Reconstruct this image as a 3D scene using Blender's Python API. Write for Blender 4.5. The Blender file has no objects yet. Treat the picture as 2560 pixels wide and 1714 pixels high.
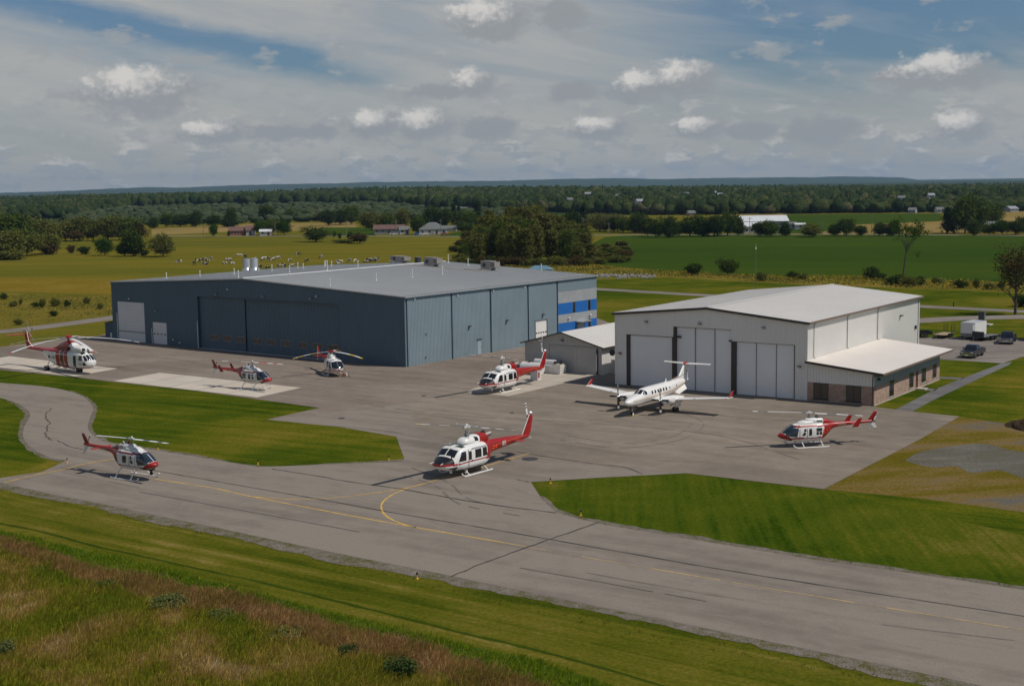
import bpy, bmesh, math, random
import numpy as np
from mathutils import Vector, Matrix
from mathutils.bvhtree import BVHTree
R = math.radians
random.seed(7)
rng = np.random.default_rng(7)
scene = bpy.context.scene
col = scene.collection

# ------------------------------------------------------------------ camera
FPX, PITCH, ROLL, CAMH = 3346.96, 0.1178, -0.0147, 24.877      # focal length in photo pixels (2560 wide), height in metres
_F = Vector((0, math.cos(PITCH), -math.sin(PITCH)))
_U0 = Vector((0, math.sin(PITCH), math.cos(PITCH)))
_R0 = Vector((1, 0, 0))
_R = _R0 * math.cos(ROLL) + _U0 * math.sin(ROLL)
_U = _U0 * math.cos(ROLL) - _R0 * math.sin(ROLL)
cam = bpy.data.objects.new('camera', bpy.data.cameras.new('camera'))
col.objects.link(cam)
cam.data.sensor_width = 36.0
cam.data.lens = FPX * 36.0 / 2560
cam.data.clip_start = 0.5
cam.data.clip_end = 60000
cam.matrix_world = Matrix(((_R.x, _U.x, -_F.x, 0), (_R.y, _U.y, -_F.y, 0), (_R.z, _U.z, -_F.z, CAMH), (0, 0, 0, 1)))
scene.camera = cam

def at(x, y, z=0.0):
    """point of the level z seen at photo pixel x, y"""
    d = _F + _R * ((x - 1280) / FPX) - _U * ((y - 857) / FPX)
    t = (z - CAMH) / d.z
    return Vector((0, 0, CAMH)) + d * t
K = 2560 / 2342
def av(x, y, z=0.0): return at(x * K, y * K, z)
def mpp(p): return (p - Vector((0, 0, CAMH))).dot(_F) / FPX     # metres per photo pixel

# ------------------------------------------------------------------ light
SUN_AZ, SUN_EL = -17.0, 54.0           # direction towards the sun, degrees counter-clockwise from +X
sun = bpy.data.objects.new('sun', bpy.data.lights.new('sun', 'SUN'))
col.objects.link(sun)
sun.data.energy = 3.5
sun.data.angle = R(0.53)
sun.data.color = (1.0, 0.94, 0.85)
sd = Vector((math.cos(R(SUN_AZ)) * math.cos(R(SUN_EL)), math.sin(R(SUN_AZ)) * math.cos(R(SUN_EL)), math.sin(R(SUN_EL))))
sun.rotation_euler = sd.to_track_quat('Z', 'Y').to_euler()
scene.view_settings.view_transform = 'Standard'
scene.view_settings.look = 'None'
scene.view_settings.gamma = 1
scene.view_settings.exposure = -0.15
scene.view_settings.use_curve_mapping = False

# ------------------------------------------------------------------ node helpers
class NT:
    def __init__(s, tree): s.t = tree; s.n = tree.nodes; s.l = tree.links
    def new(s, typ, **kw):
        nd = s.n.new(typ)
        for k, v in kw.items(): setattr(nd, k, v)
        return nd
    def put(s, sock, v):
        if v is None: return
        if hasattr(v, 'links'): s.l.new(v, sock)
        else: sock.default_value = v
    def math(s, op, a, b=None, c=None, clamp=False):
        nd = s.new('ShaderNodeMath', operation=op, use_clamp=clamp)
        for i, v in enumerate((a, b, c)): s.put(nd.inputs[i], v)
        return nd.outputs[0]
    def vec(s, op, a, b=None, c=None, out=0):
        nd = s.new('ShaderNodeVectorMath', operation=op)
        for i, v in enumerate((a, b, c)): s.put(nd.inputs[i], v)
        return nd.outputs[out]
    def noise(s, vec, scale, detail=3, rough=0.55, dist=0.0):
        nd = s.new('ShaderNodeTexNoise')
        s.put(nd.inputs['Vector'], vec); nd.inputs['Scale'].default_value = scale
        nd.inputs['Detail'].default_value = detail; nd.inputs['Roughness'].default_value = rough
        nd.inputs['Distortion'].default_value = dist
        return nd.outputs['Fac']
    def ramp(s, fac, stops):
        nd = s.new('ShaderNodeValToRGB'); cr = nd.color_ramp
        while len(cr.elements) < len(stops): cr.elements.new(0.5)
        for e, (p, c) in zip(cr.elements, stops):
            e.position = p; e.color = (*c, 1) if len(c) == 3 else c
        s.put(nd.inputs[0], fac)
        return nd.outputs[0]
    def rng(s, v, a, b, c, d, smooth=False):
        nd = s.new('ShaderNodeMapRange', clamp=True)
        if smooth: nd.interpolation_type = 'SMOOTHSTEP'
        for i, q in enumerate((v, a, b, c, d)): s.put(nd.inputs[i], q)
        return nd.outputs[0]
    def mix(s, f, a, b, mode='MIX'):
        nd = s.new('ShaderNodeMix', data_type='RGBA', blend_type=mode)
        s.put(nd.inputs[0], f)
        for i, v in ((6, a), (7, b)):
            if isinstance(v, tuple) and len(v) == 3: v = (*v, 1)
            s.put(nd.inputs[i], v)
        return nd.outputs[2]
    def mapping(s, vec, loc=(0, 0, 0), rot=(0, 0, 0), scale=(1, 1, 1)):
        if any(rot) and scale != (1, 1, 1):                 # turn first, stretch afterwards
            nd = s.new('ShaderNodeMapping'); s.put(nd.inputs[0], vec); nd.inputs[2].default_value = rot; vec = nd.outputs[0]; rot = (0, 0, 0)
        nd = s.new('ShaderNodeMapping')
        s.put(nd.inputs[0], vec); nd.inputs[1].default_value = loc; nd.inputs[2].default_value = rot; nd.inputs[3].default_value = scale
        return nd.outputs[0]

# ------------------------------------------------------------------ sky
def make_world():
    w = bpy.data.worlds.new('World'); scene.world = w; w.use_nodes = True
    N = NT(w.node_tree); N.n.clear()
    out = N.new('ShaderNodeOutputWorld'); bg = N.new('ShaderNodeBackground')
    sky = N.new('ShaderNodeTexSky', sky_type='NISHITA')
    sky.sun_disc = False; sky.sun_elevation = R(SUN_EL); sky.sun_rotation = R(90 - SUN_AZ)
    sky.altitude = 100; sky.air_density = 1.0; sky.dust_density = 1.2; sky.ozone_density = 2.0
    d = N.new('ShaderNodeTexCoord').outputs['Generated']
    sep = N.new('ShaderNodeSeparateXYZ'); N.put(sep.inputs[0], d)
    az = N.math('ARCTAN2', sep.outputs[0], sep.outputs[1])
    el = N.math('ARCSINE', sep.outputs[2])
    cmb = N.new('ShaderNodeCombineXYZ')
    N.put(cmb.inputs[0], N.math('MULTIPLY', az, 57.2958)); N.put(cmb.inputs[1], N.math('MULTIPLY', el, 57.2958))
    p = cmb.outputs[0]                                     # (azimuth, elevation) in degrees
    # edge turbulence
    nz = N.new('ShaderNodeTexNoise'); N.put(nz.inputs['Vector'], N.mapping(p, scale=(1, 1.4, 1)))
    nz.inputs['Scale'].default_value = 1.1; nz.inputs['Detail'].default_value = 6; nz.inputs['Roughness'].default_value = 0.62
    n1 = nz.outputs['Fac']
    warp = N.vec('MULTIPLY_ADD', nz.outputs['Color'], (0.9, 0.45, 0), (-0.45, -0.22, 0))
    nf = N.new('ShaderNodeTexNoise'); N.put(nf.inputs['Vector'], p); nf.inputs['Scale'].default_value = 4.2; nf.inputs['Detail'].default_value = 5; nf.inputs['Roughness'].default_value = 0.6
    warp2 = N.vec('MULTIPLY_ADD', nf.outputs['Color'], (0.34, 0.22, 0), (-0.17, -0.11, 0))
    q = N.vec('ADD', N.vec('ADD', p, warp), warp2)
    def pe(x, y):
        x *= K; y *= K
        v = (_F + _R * ((x - 1280) / FPX) - _U * ((y - 857) / FPX)).normalized()
        return math.degrees(math.atan2(v.x, v.y)), math.degrees(math.asin(v.z))
    k = K / FPX * 57.3
    clouds = [(320, 212, 135, 44), (1082, 190, 50, 28), (1000, 211, 62, 11), (1565, 180, 75, 34), (1470, 198, 62, 24), (2165, 165, 112, 33), (2090, 178, 60, 22),
              (1120, 45, 95, 40), (1285, 38, 58, 30), (480, 304, 66, 19), (620, 303, 62, 13), (722, 302, 45, 11), (850, 285, 58, 23), (975, 285, 62, 23), (1120, 292, 55, 20),
              (1375, 295, 62, 19), (1592, 293, 58, 17), (1720, 300, 50, 14), (1880, 300, 95, 28), (2200, 290, 62, 27), (1310, 210, 46, 16)]
    dmin = None
    for cx, cy, rx, ry in clouds:
        a, e = pe(cx, cy)
        g_ = 1.38 if ry < 25 else 1.15; s = (1 / (rx * k * g_), 1 / (ry * k * g_ * 1.2), 0)
        L = N.vec('LENGTH', N.vec('MULTIPLY_ADD', q, s, (-a * s[0], -e * s[1], 0)), out=1)
        dmin = L if dmin is None else N.math('MINIMUM', dmin, L)
    # lit tops / grey flat bases: the same field a little higher up
    q2 = q; d2 = None
    for cx, cy, rx, ry in [clouds[i] for i in (0, 1, 3, 4, 5, 7, 9, 12, 13, 15, 16, 19)]:
        a, e = pe(cx, cy)
        s = (1 / (rx * k * 1.3), 1 / (ry * k * 1.45), 0)
        L = N.vec('LENGTH', N.vec('MULTIPLY_ADD', q2, s, (-a * s[0] + 0.22, -e * s[1] - 0.62, 0)), out=1)
        d2 = L if d2 is None else N.math('MINIMUM', d2, L)
    body = N.math('ADD', N.math('SUBTRACT', 1.0, dmin), N.math('MULTIPLY', N.math('SUBTRACT', n1, 0.5), 1.5))
    m_big = N.rng(body, -0.12, 0.46, 0, 0.95, True)
    shade = N.math('ADD', N.math('MULTIPLY', N.math('SUBTRACT', n1, 0.5), 1.3), N.math('SUBTRACT', 1.0, d2))
    lit = N.rng(N.math('ADD', shade, N.math('MULTIPLY', N.math('SUBTRACT', nf.outputs['Fac'], 0.5), 0.9)), 0.05, 0.90, 0, 1, True)
    # scattered small clouds everywhere, smaller towards the horizon
    z_ = sep.outputs[2]
    def puffs(sc, ofs, t0, t1, seed):
        qv = N.mapping(p, loc=(seed, seed * 0.7, 0), scale=(sc * 0.48, sc, 1))
        a_ = N.noise(qv, 1.0, 5, 0.58); b_ = N.noise(N.vec('ADD', qv, (0.10, -ofs, 0)), 1.0, 3, 0.55)
        return N.rng(a_, t0, t1, 0, 1, True), N.rng(N.math('SUBTRACT', b_, a_), -0.02, 0.10, 0.0, 1.0)
    mA, lA = puffs(1.55, 0.45, 0.47, 0.58, 3.1)
    mB, lB = puffs(0.85, 0.45, 0.55, 0.66, 17.3)
    wA = N.rng(z_, 0.075, 0.02, 0.0, 0.95); wB = N.math('MULTIPLY', N.rng(z_, 0.02, 0.05, 0.2, 0.75), N.rng(z_, 0.30, 0.9, 1, 0.3))
    mA = N.math('MULTIPLY', mA, wA); mB = N.math('MULTIPLY', mB, wB)
    # thin high veils with blue openings between them
    n4 = N.noise(N.mapping(p, rot=(0, 0, R(9)), scale=(0.07, 0.50, 1)), 1.0, 5, 0.58, 0.5)
    sp = N.new('ShaderNodeSeparateXYZ'); N.put(sp.inputs[0], N.vec('ADD', p, warp)); px_, py_ = sp.outputs[0], sp.outputs[1]
    a0, e0 = pe(150, 25); a1, e1 = pe(1000, 200); sl = (e1 - e0) / (a1 - a0)
    band = N.math('ABSOLUTE', N.math('SUBTRACT', py_, N.math('ADD', e0 - sl * a0, N.math('MULTIPLY', px_, sl))))
    blue1 = N.math('MULTIPLY', N.rng(band, 1.05, 0.1, 0, 1, True), N.rng(px_, -2.0, -9.0, 0.0, 1.0, True))
    blue2 = N.math('MULTIPLY', N.rng(px_, 0.5, 15.0, 0, 1, True), N.rng(py_, 2.2, 6.0, 0.15, 1, True))
    cover = N.math('ADD', N.math('SUBTRACT', 0.80, N.math('ADD', N.math('MULTIPLY', blue1, 0.75), N.math('MULTIPLY', blue2, 0.80))), N.math('MULTIPLY', N.math('SUBTRACT', n4, 0.5), 2.0), clamp=True)
    m_veil = N.math('MULTIPLY', cover, N.rng(z_, 0.18, 0.6, 1.0, 0.15))
    base = N.mix(1.0, sky.outputs[0], (0.68, 0.86, 1.05), 'MULTIPLY')
    base = N.vec('SCALE', base, None); N.n[-1].inputs[3].default_value = SKY_S
    c = N.mix(m_veil, base, (0.445, 0.452, 0.445))
    # greyish haze low down
    c = N.mix(N.rng(sep.outputs[2], 0.075, 0.0, 0.0, 0.85), c, (0.455, 0.455, 0.425))
    c = N.mix(mB, c, N.mix(lB, (0.365, 0.385, 0.400), (0.55, 0.535, 0.515)))
    c = N.mix(mA, c, N.mix(lA, (0.360, 0.385, 0.400), (0.58, 0.565, 0.535)))
    c = N.mix(m_big, c, N.mix(lit, (0.325, 0.345, 0.365), (0.72, 0.695, 0.66)))
    N.put(bg.inputs[0], c); bg.inputs[1].default_value = 1.0
    N.l.new(bg.outputs[0], out.inputs[0])
SKY_S = 0.066
make_world()
scene.cycles.use_adaptive_sampling = True
scene.cycles.max_bounces = 6
scene.cycles.diffuse_bounces = 3
scene.cycles.volume_bounces = 0

# ------------------------------------------------------------------ materials
_mats = {}
def mat(name, color=(0.5, 0.5, 0.5), rough=0.6, metal=0.0, var=0.10, vscale=0.6, bump=0.0, bscale=20, spec=0.5, dirt=None, coat=0.0):
    """painted / plain surface with slight uneven wear"""
    if name in _mats: return _mats[name]
    m = bpy.data.materials.new(name); m.use_nodes = True; N = NT(m.node_tree)
    b = N.n['Principled BSDF']
    tc = N.new('ShaderNodeTexCoord').outputs['Object']
    n = N.noise(tc, vscale, 5, 0.6)
    lo = tuple(c * (1 - var) for c in color); hi = tuple(min(1, c * (1 + var)) for c in color)
    c = N.mix(N.rng(n, 0.3, 0.7, 0, 1), lo, hi)
    if dirt:
        n2 = N.noise(tc, vscale * 4.3, 6, 0.7)
        c = N.mix(N.rng(n2, 0.52, 0.8, 0, 0.7), c, dirt)
    N.put(b.inputs['Base Color'], c)
    b.inputs['Roughness'].default_value = rough; b.inputs['Metallic'].default_value = metal
    b.inputs['Specular IOR Level'].default_value = spec
    if coat: b.inputs['Coat Weight'].default_value = coat
    if bump:
        bp = N.new('ShaderNodeBump'); bp.inputs['Strength'].default_value = bump; bp.inputs['Distance'].default_value = 0.05
        N.put(bp.inputs['Height'], N.noise(tc, bscale, 4, 0.6)); N.l.new(bp.outputs[0], b.inputs['Normal'])
    _mats[name] = m
    return m

def ground_mat(name, stops, s1=0.02, s2=0.35, s3=2.5, stripe=None, bump=0.4, rough=0.95, w=(0.5, 0.3, 0.2), yellow=None, stretch=None, grain=(0.72, 1.28), con=(0.30, 0.70)):
    """ground cover: three octaves of patchiness; stripe = (angle, width m, strength) for mowing or driving lines"""
    if name in _mats: return _mats[name]
    m = bpy.data.materials.new(name); m.use_nodes = True; N = NT(m.node_tree)
    b = N.n['Principled BSDF']; tc = N.new('ShaderNodeTexCoord').outputs['Object']
    q = tc if not stretch else N.mapping(tc, rot=(0, 0, stretch[0]), scale=(stretch[1], 1, 1))
    a1 = N.noise(q, s1, 4, 0.6, 0.6); a2 = N.noise(q, s2, 5, 0.65); a3 = N.noise(tc, s3, 5, 0.7)
    f = N.math('ADD', N.math('ADD', N.math('MULTIPLY', a1, w[0]), N.math('MULTIPLY', a2, w[1])), N.math('MULTIPLY', a3, w[2]))
    f = N.rng(f, con[0], con[1], 0, 1)
    if stripe:
        ang, width, st = stripe
        v = N.mapping(tc, rot=(0, 0, ang), scale=(0.05, 1 / width, 1))
        sn = N.noise(v, 1.0, 4, 0.62, 0.35)
        f = N.math('ADD', f, N.math('MULTIPLY', N.math('SUBTRACT', sn, 0.5), st), clamp=True)
    c = N.ramp(f, stops)
    c = N.mix(1.0, c, N.ramp(a3, [(0.25, (grain[0],) * 3), (0.75, (grain[1],) * 3)]), 'MULTIPLY')
    if yellow:
        n = N.noise(tc, yellow[0], 4, 0.7); c = N.mix(N.rng(n, yellow[1], yellow[1] + 0.07, 0, yellow[3]), c, yellow[2])
    N.put(b.inputs['Base Color'], c); b.inputs['Roughness'].default_value = rough; b.inputs['Specular IOR Level'].default_value = 0.0
    if bump:
        bp = N.new('ShaderNodeBump'); bp.inputs['Strength'].default_value = bump; bp.inputs['Distance'].default_value = 0.25
        N.put(bp.inputs['Height'], N.math('ADD', a3, N.math('MULTIPLY', a2, 2.0))); N.l.new(bp.outputs[0], b.inputs['Normal'])
    _mats[name] = m
    return m

def asphalt_mat(name, c0, ang, streak=0.35):
    if name in _mats: return _mats[name]
    m = bpy.data.materials.new(name); m.use_nodes = True; N = NT(m.node_tree)
    b = N.n['Principled BSDF']; tc = N.new('ShaderNodeTexCoord').outputs['Object']
    v = N.mapping(tc, rot=(0, 0, ang), scale=(0.04, 0.45, 1))
    lanes = N.noise(v, 1.0, 5, 0.65, 0.3)
    big = N.noise(tc, 0.045, 4, 0.6, 0.5); mid = N.noise(tc, 0.5, 5, 0.65); fine = N.noise(tc, 9.0, 4, 0.8)
    f = N.math('ADD', N.math('MULTIPLY', lanes, streak), N.math('ADD', N.math('MULTIPLY', big, 0.4), N.math('MULTIPLY', mid, 0.25)))
    lo = tuple(x * 0.76 for x in c0); hi = tuple(x * 1.20 for x in c0)
    c = N.mix(N.rng(f, 0.40, 0.60, 0, 1), lo, hi)
    st = N.noise(N.mapping(tc, loc=(31, 7, 0), rot=(0, 0, ang), scale=(0.35, 1, 1)), 0.22, 6, 0.72, 1.0)                       # oil and rubber stains
    c = N.mix(N.rng(st, 0.56, 0.72, 0, 0.38), c, tuple(x * 0.45 for x in c0))
    c = N.mix(1.0, c, N.ramp(fine, [(0.3, (0.86,) * 3), (0.7, (1.14,) * 3)]), 'MULTIPLY')
    N.put(b.inputs['Base Color'], c); b.inputs['Roughness'].default_value = 0.9; b.inputs['Specular IOR Level'].default_value = 0.06
    bp = N.new('ShaderNodeBump'); bp.inputs['Strength'].default_value = 0.25; bp.inputs['Distance'].default_value = 0.02
    N.put(bp.inputs['Height'], fine); N.l.new(bp.outputs[0], b.inputs['Normal'])
    _mats[name] = m
    return m

def leaf_mat(name, c1, c2, c3=None, trans=0.25):
    """foliage: every leaf clump its own tint, every tree its own cast"""
    if name in _mats: return _mats[name]
    m = bpy.data.materials.new(name); m.use_nodes = True; N = NT(m.node_tree); N.n.clear()
    out = N.new('ShaderNodeOutputMaterial')
    ri = N.new('ShaderNodeNewGeometry').outputs['Random Per Island']; ro = N.new('ShaderNodeObjectInfo').outputs['Random']
    tc = N.new('ShaderNodeTexCoord').outputs['Object']
    f = N.math('ADD', N.math('MULTIPLY', ri, 0.55), N.math('MULTIPLY', ro, 0.45))
    c = N.mix(f, c1, c2)
    if c3: c = N.mix(N.rng(N.noise(tc, 0.35, 2), 0.55, 0.7, 0, 0.75), c, c3)
    d = N.new('ShaderNodeBsdfDiffuse'); t = N.new('ShaderNodeBsdfTranslucent'); mx = N.new('ShaderNodeMixShader')
    N.put(d.inputs[0], c); N.put(t.inputs[0], c); mx.inputs[0].default_value = trans
    N.l.new(d.outputs[0], mx.inputs[1]); N.l.new(t.outputs[0], mx.inputs[2]); N.l.new(mx.outputs[0], out.inputs[0])
    _mats[name] = m
    return m

# ------------------------------------------------------------------ mesh helpers
class MB:
    def __init__(s): s.v = []; s.f = []; s.m = []
    def add(s, vs, fs, m=0):
        o = len(s.v); s.v.extend(tuple(v) for v in vs)
        for f in fs: s.f.append([i + o for i in f]); s.m.append(m)
        return s
    def box(s, x0, x1, y0, y1, z0, z1, m=0):
        return s.add([(x0, y0, z0), (x1, y0, z0), (x1, y1, z0), (x0, y1, z0), (x0, y0, z1), (x1, y0, z1), (x1, y1, z1), (x0, y1, z1)],
                     [(3, 2, 1, 0), (4, 5, 6, 7), (0, 1, 5, 4), (1, 2, 6, 5), (2, 3, 7, 6), (3, 0, 4, 7)], m)
    def poly(s, pts, m=0): return s.add(pts, [list(range(len(pts)))], m)
    def prism(s, pts, off, m=0):
        """planar polygon pts pushed along vector off"""
        n = len(pts); o = Vector(off); a = [Vector(p) for p in pts]; b = [p + o for p in a]
        return s.add(a + b, [list(range(n))[::-1], list(range(n, 2 * n))] + [(i, (i + 1) % n, n + (i + 1) % n, n + i) for i in range(n)], m)
    def tube(s, p0, p1, r0, r1=None, n=10, m=0, cap=True):
        r1 = r0 if r1 is None else r1
        p0 = Vector(p0); p1 = Vector(p1); d = (p1 - p0).normalized()
        u = d.orthogonal().normalized(); w = d.cross(u)
        vs = []
        for p, r in ((p0, r0), (p1, r1)):
            for i in range(n):
                a = 2 * math.pi * i / n; vs.append(p + u * (r * math.cos(a)) + w * (r * math.sin(a)))
        fs = [(i, (i + 1) % n, n + (i + 1) % n, n + i) for i in range(n)]
        if cap: fs += [list(range(n))[::-1], list(range(n, 2 * n))]
        return s.add(vs, fs, m)
    def path(s, pts, r, n=8, m=0):
        for a, b in zip(pts[:-1], pts[1:]): s.tube(a, b, r, r, n, m)
        return s
    def ball(s, c, r, sx=1, sy=1, sz=1, n=10, m=0):
        vs = []; fs = []; k = n // 2
        for j in range(k + 1):
            t = math.pi * j / k
            for i in range(n):
                a = 2 * math.pi * i / n
                vs.append((c[0] + r * sx * math.sin(t) * math.cos(a), c[1] + r * sy * math.sin(t) * math.sin(a), c[2] + r * sz * math.cos(t)))
        for j in range(k):
            for i in range(n): fs.append((j * n + i, (j + 1) * n + i, (j + 1) * n + (i + 1) % n, j * n + (i + 1) % n))
        return s.add(vs, fs, m)
    def mesh(s, name, mats, smooth=False):
        me = bpy.data.meshes.new(name); me.from_pydata(s.v, [], s.f)
        for m in (mats if isinstance(mats, (list, tuple)) else [mats]): me.materials.append(m)
        me.polygons.foreach_set('material_index', s.m)
        if smooth: me.polygons.foreach_set('use_smooth', [True] * len(me.polygons))
        me.update(); return me
    def build(s, name, mats, parent=None, smooth=False, loc=None, rot=None, ang=None):
        o = bpy.data.objects.new(name, s.mesh(name, mats, smooth)); col.objects.link(o)
        if parent is not None: o.parent = parent
        if loc is not None: o.location = loc
        if rot is not None: o.rotation_euler = rot
        if smooth and ang: sharp(o.data, ang)
        return o
def sharp(me, ang):
    me.set_sharp_from_angle(angle=R(ang))
def tag(o, label=None, cat=None, group=None, kind=None):
    if label: o['label'] = label
    if cat: o['category'] = cat
    if group: o['group'] = group
    if kind: o['kind'] = kind
    return o
def thing(name, label, cat, loc=(0, 0, 0), rz=0, group=None):
    o = bpy.data.objects.new(name, None); col.objects.link(o); o.empty_display_size = 0.5
    o.location = loc; o.rotation_euler = (0, 0, rz)
    return tag(o, label, cat, group)
def dup(root, loc=None, rz=None, scale=None, label=None, group=None, hide=None):
    c = root.copy(); col.objects.link(c)
    if loc is not None: c.location = loc
    if rz is not None: c.rotation_euler = (0, 0, rz)
    if scale is not None: c.scale = scale
    if label: c['label'] = label
    if group: c['group'] = group
    for ch in KIDS.get(root.name, []):
        d = ch.copy(); col.objects.link(d); d.parent = c
        for g in KIDS.get(ch.name, []):
            e = g.copy(); col.objects.link(e); e.parent = d
    return c
KIDS = {}
def kids(*objs):
    for o in objs:
        if o.parent is not None: KIDS.setdefault(o.parent.name, []).append(o)
def struct(o): o['kind'] = 'structure'; return o

def sheet(name, pts, z, m, parent=None, dens=None):
    """flat ground patch; pts are photo pixels or world vectors"""
    P = [(at(*p) if len(p) == 2 and not isinstance(p, Vector) else Vector(p)) for p in pts]
    bm = bmesh.new(); vs = [bm.verts.new((p.x, p.y, z)) for p in P]
    f = bm.faces.new(vs); bm.normal_update()
    if f.normal.z < 0: bmesh.ops.reverse_faces(bm, faces=[f])
    bmesh.ops.triangulate(bm, faces=bm.faces[:])
    me = bpy.data.meshes.new(name); bm.to_mesh(me); bm.free(); me.materials.append(m)
    o = bpy.data.objects.new(name, me); col.objects.link(o); o.parent = parent
    if parent is None: struct(o)
    return o
def smooth_line(pts, n=6):
    P = [Vector((p[0], p[1])) for p in pts]; out = []
    for i in range(len(P) - 1):
        p0 = P[max(i - 1, 0)]; p1 = P[i]; p2 = P[i + 1]; p3 = P[min(i + 2, len(P) - 1)]
        for k in range(n):
            t = k / n
            out.append(0.5 * ((2 * p1) + (-p0 + p2) * t + (2 * p0 - 5 * p1 + 4 * p2 - p3) * t * t + (-p0 + 3 * p1 - 3 * p2 + p3) * t ** 3))
    out.append(P[-1]); return [(float(v.x), float(v.y)) for v in out]
def ribbon(name, pts, width, z, m, jitter=0.0, n=6, parent=None, seed=1, dash=None):
    """painted line or crack along photo pixels"""
    rr = random.Random(seed)
    L = [at(*p) for p in smooth_line(pts, n)]
    # resample
    Q = [L[0]]
    for a, b in zip(L[:-1], L[1:]):
        k = max(1, int((b - a).length / 0.8))
        for i in range(1, k + 1): Q.append(a.lerp(b, i / k))
    mb = MB(); prev = None; s = 0
    for i, p in enumerate(Q):
        a = Q[max(i - 1, 0)]; b = Q[min(i + 1, len(Q) - 1)]; t = (b - a).normalized(); nrm = Vector((-t.y, t.x, 0))
        c = p + nrm * rr.uniform(-jitter, jitter); w = width / 2 * (1 if not jitter else rr.uniform(0.6, 1.3))
        cur = ((c + nrm * w), (c - nrm * w))
        s += (p - a).length / 2
        if prev and not (dash and rr.random() < dash):
            mb.add([(prev[0].x, prev[0].y, z), (prev[1].x, prev[1].y, z), (cur[1].x, cur[1].y, z), (cur[0].x, cur[0].y, z)], [(0, 1, 2, 3)])
        prev = cur
    o = mb.build(name, m, parent)
    if parent is None: struct(o)
    return o

def pchip(xs, ys, x):
    xs = np.asarray(xs, float); ys = np.asarray(ys, float); n = len(xs)
    h = np.diff(xs); dl = np.diff(ys) / h; d = np.zeros(n)
    for i in range(1, n - 1):
        if dl[i - 1] * dl[i] > 0:
            w1 = 2 * h[i] + h[i - 1]; w2 = h[i] + 2 * h[i - 1]; d[i] = (w1 + w2) / (w1 / dl[i - 1] + w2 / dl[i])
    d[0] = dl[0]; d[-1] = dl[-1]
    k = np.clip(np.searchsorted(xs, x) - 1, 0, n - 2); t = (x - xs[k]) / h[k]
    return ((1 + 2 * t) * (1 - t) ** 2 * ys[k] + t * (1 - t) ** 2 * h[k] * d[k] + t * t * (3 - 2 * t) * ys[k + 1] + t * t * (t - 1) * h[k] * d[k + 1])

def loft(name, st, mats, paint=None, parent=None, nseg=32, dx=0.12, y0=0.0, dz=0.0):
    """body lofted along x through stations (x, z_bottom, z_top, half_width, exponent, z_of_widest 0..1)"""
    st = sorted(st); A = np.array(st, float)
    x0, x1 = A[0, 0], A[-1, 0]; n = max(6, int((x1 - x0) / dx))
    xs = np.unique(np.concatenate([x0 + (x1 - x0) * (0.5 - 0.5 * np.cos(np.linspace(0, math.pi, 7)))[:3], np.linspace(x0, x1, n)]))
    cols = [pchip(A[:, 0], A[:, i], xs) for i in range(1, 6)]
    th = np.linspace(0, 2 * math.pi, 361)
    V = []
    for x, zb, zt, hw, e, zf in zip(xs, *cols):
        zw = zb + (zt - zb) * zf; c = np.cos(th); s = np.sin(th)
        y = hw * np.sign(c) * np.abs(c) ** (2 / e)
        z = zw + np.where(s > 0, zt - zw, zw - zb) * np.sign(s) * np.abs(s) ** (2 / e)
        ln = np.concatenate([[0], np.cumsum(np.hypot(np.diff(y), np.diff(z)))])      # even spacing round the ring
        tt = (np.arange(nseg) + 0.5) / nseg * ln[-1]; y = np.interp(tt, ln, y); z = np.interp(tt, ln, z)
        V += [(x, y0 + a, b + dz) for a, b in zip(y, z)]
    mb = MB(); N = nseg; m = len(xs)
    F = [list(range(N))[::-1], [(m - 1) * N + i for i in range(N)]]
    F += [(j * N + i, j * N + (i + 1) % N, (j + 1) * N + (i + 1) % N, (j + 1) * N + i) for j in range(m - 1) for i in range(N)]
    mb.v = V
    for f in F:
        f = list(f)[::-1]
        c = [sum(V[i][k] for i in f) / len(f) for k in range(3)]
        mb.f.append(f); mb.m.append(paint(c[0], c[1] - y0, c[2] - dz) if paint else 0)
    o = mb.build(name, mats, parent, smooth=True, ang=50)
    bm = bmesh.new(); bm.from_mesh(o.data); bmesh.ops.recalc_face_normals(bm, faces=bm.faces[:]); bm.to_mesh(o.data)
    o_bvh = BVHTree.FromBMesh(bm); bm.free()
    return o, o_bvh

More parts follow.
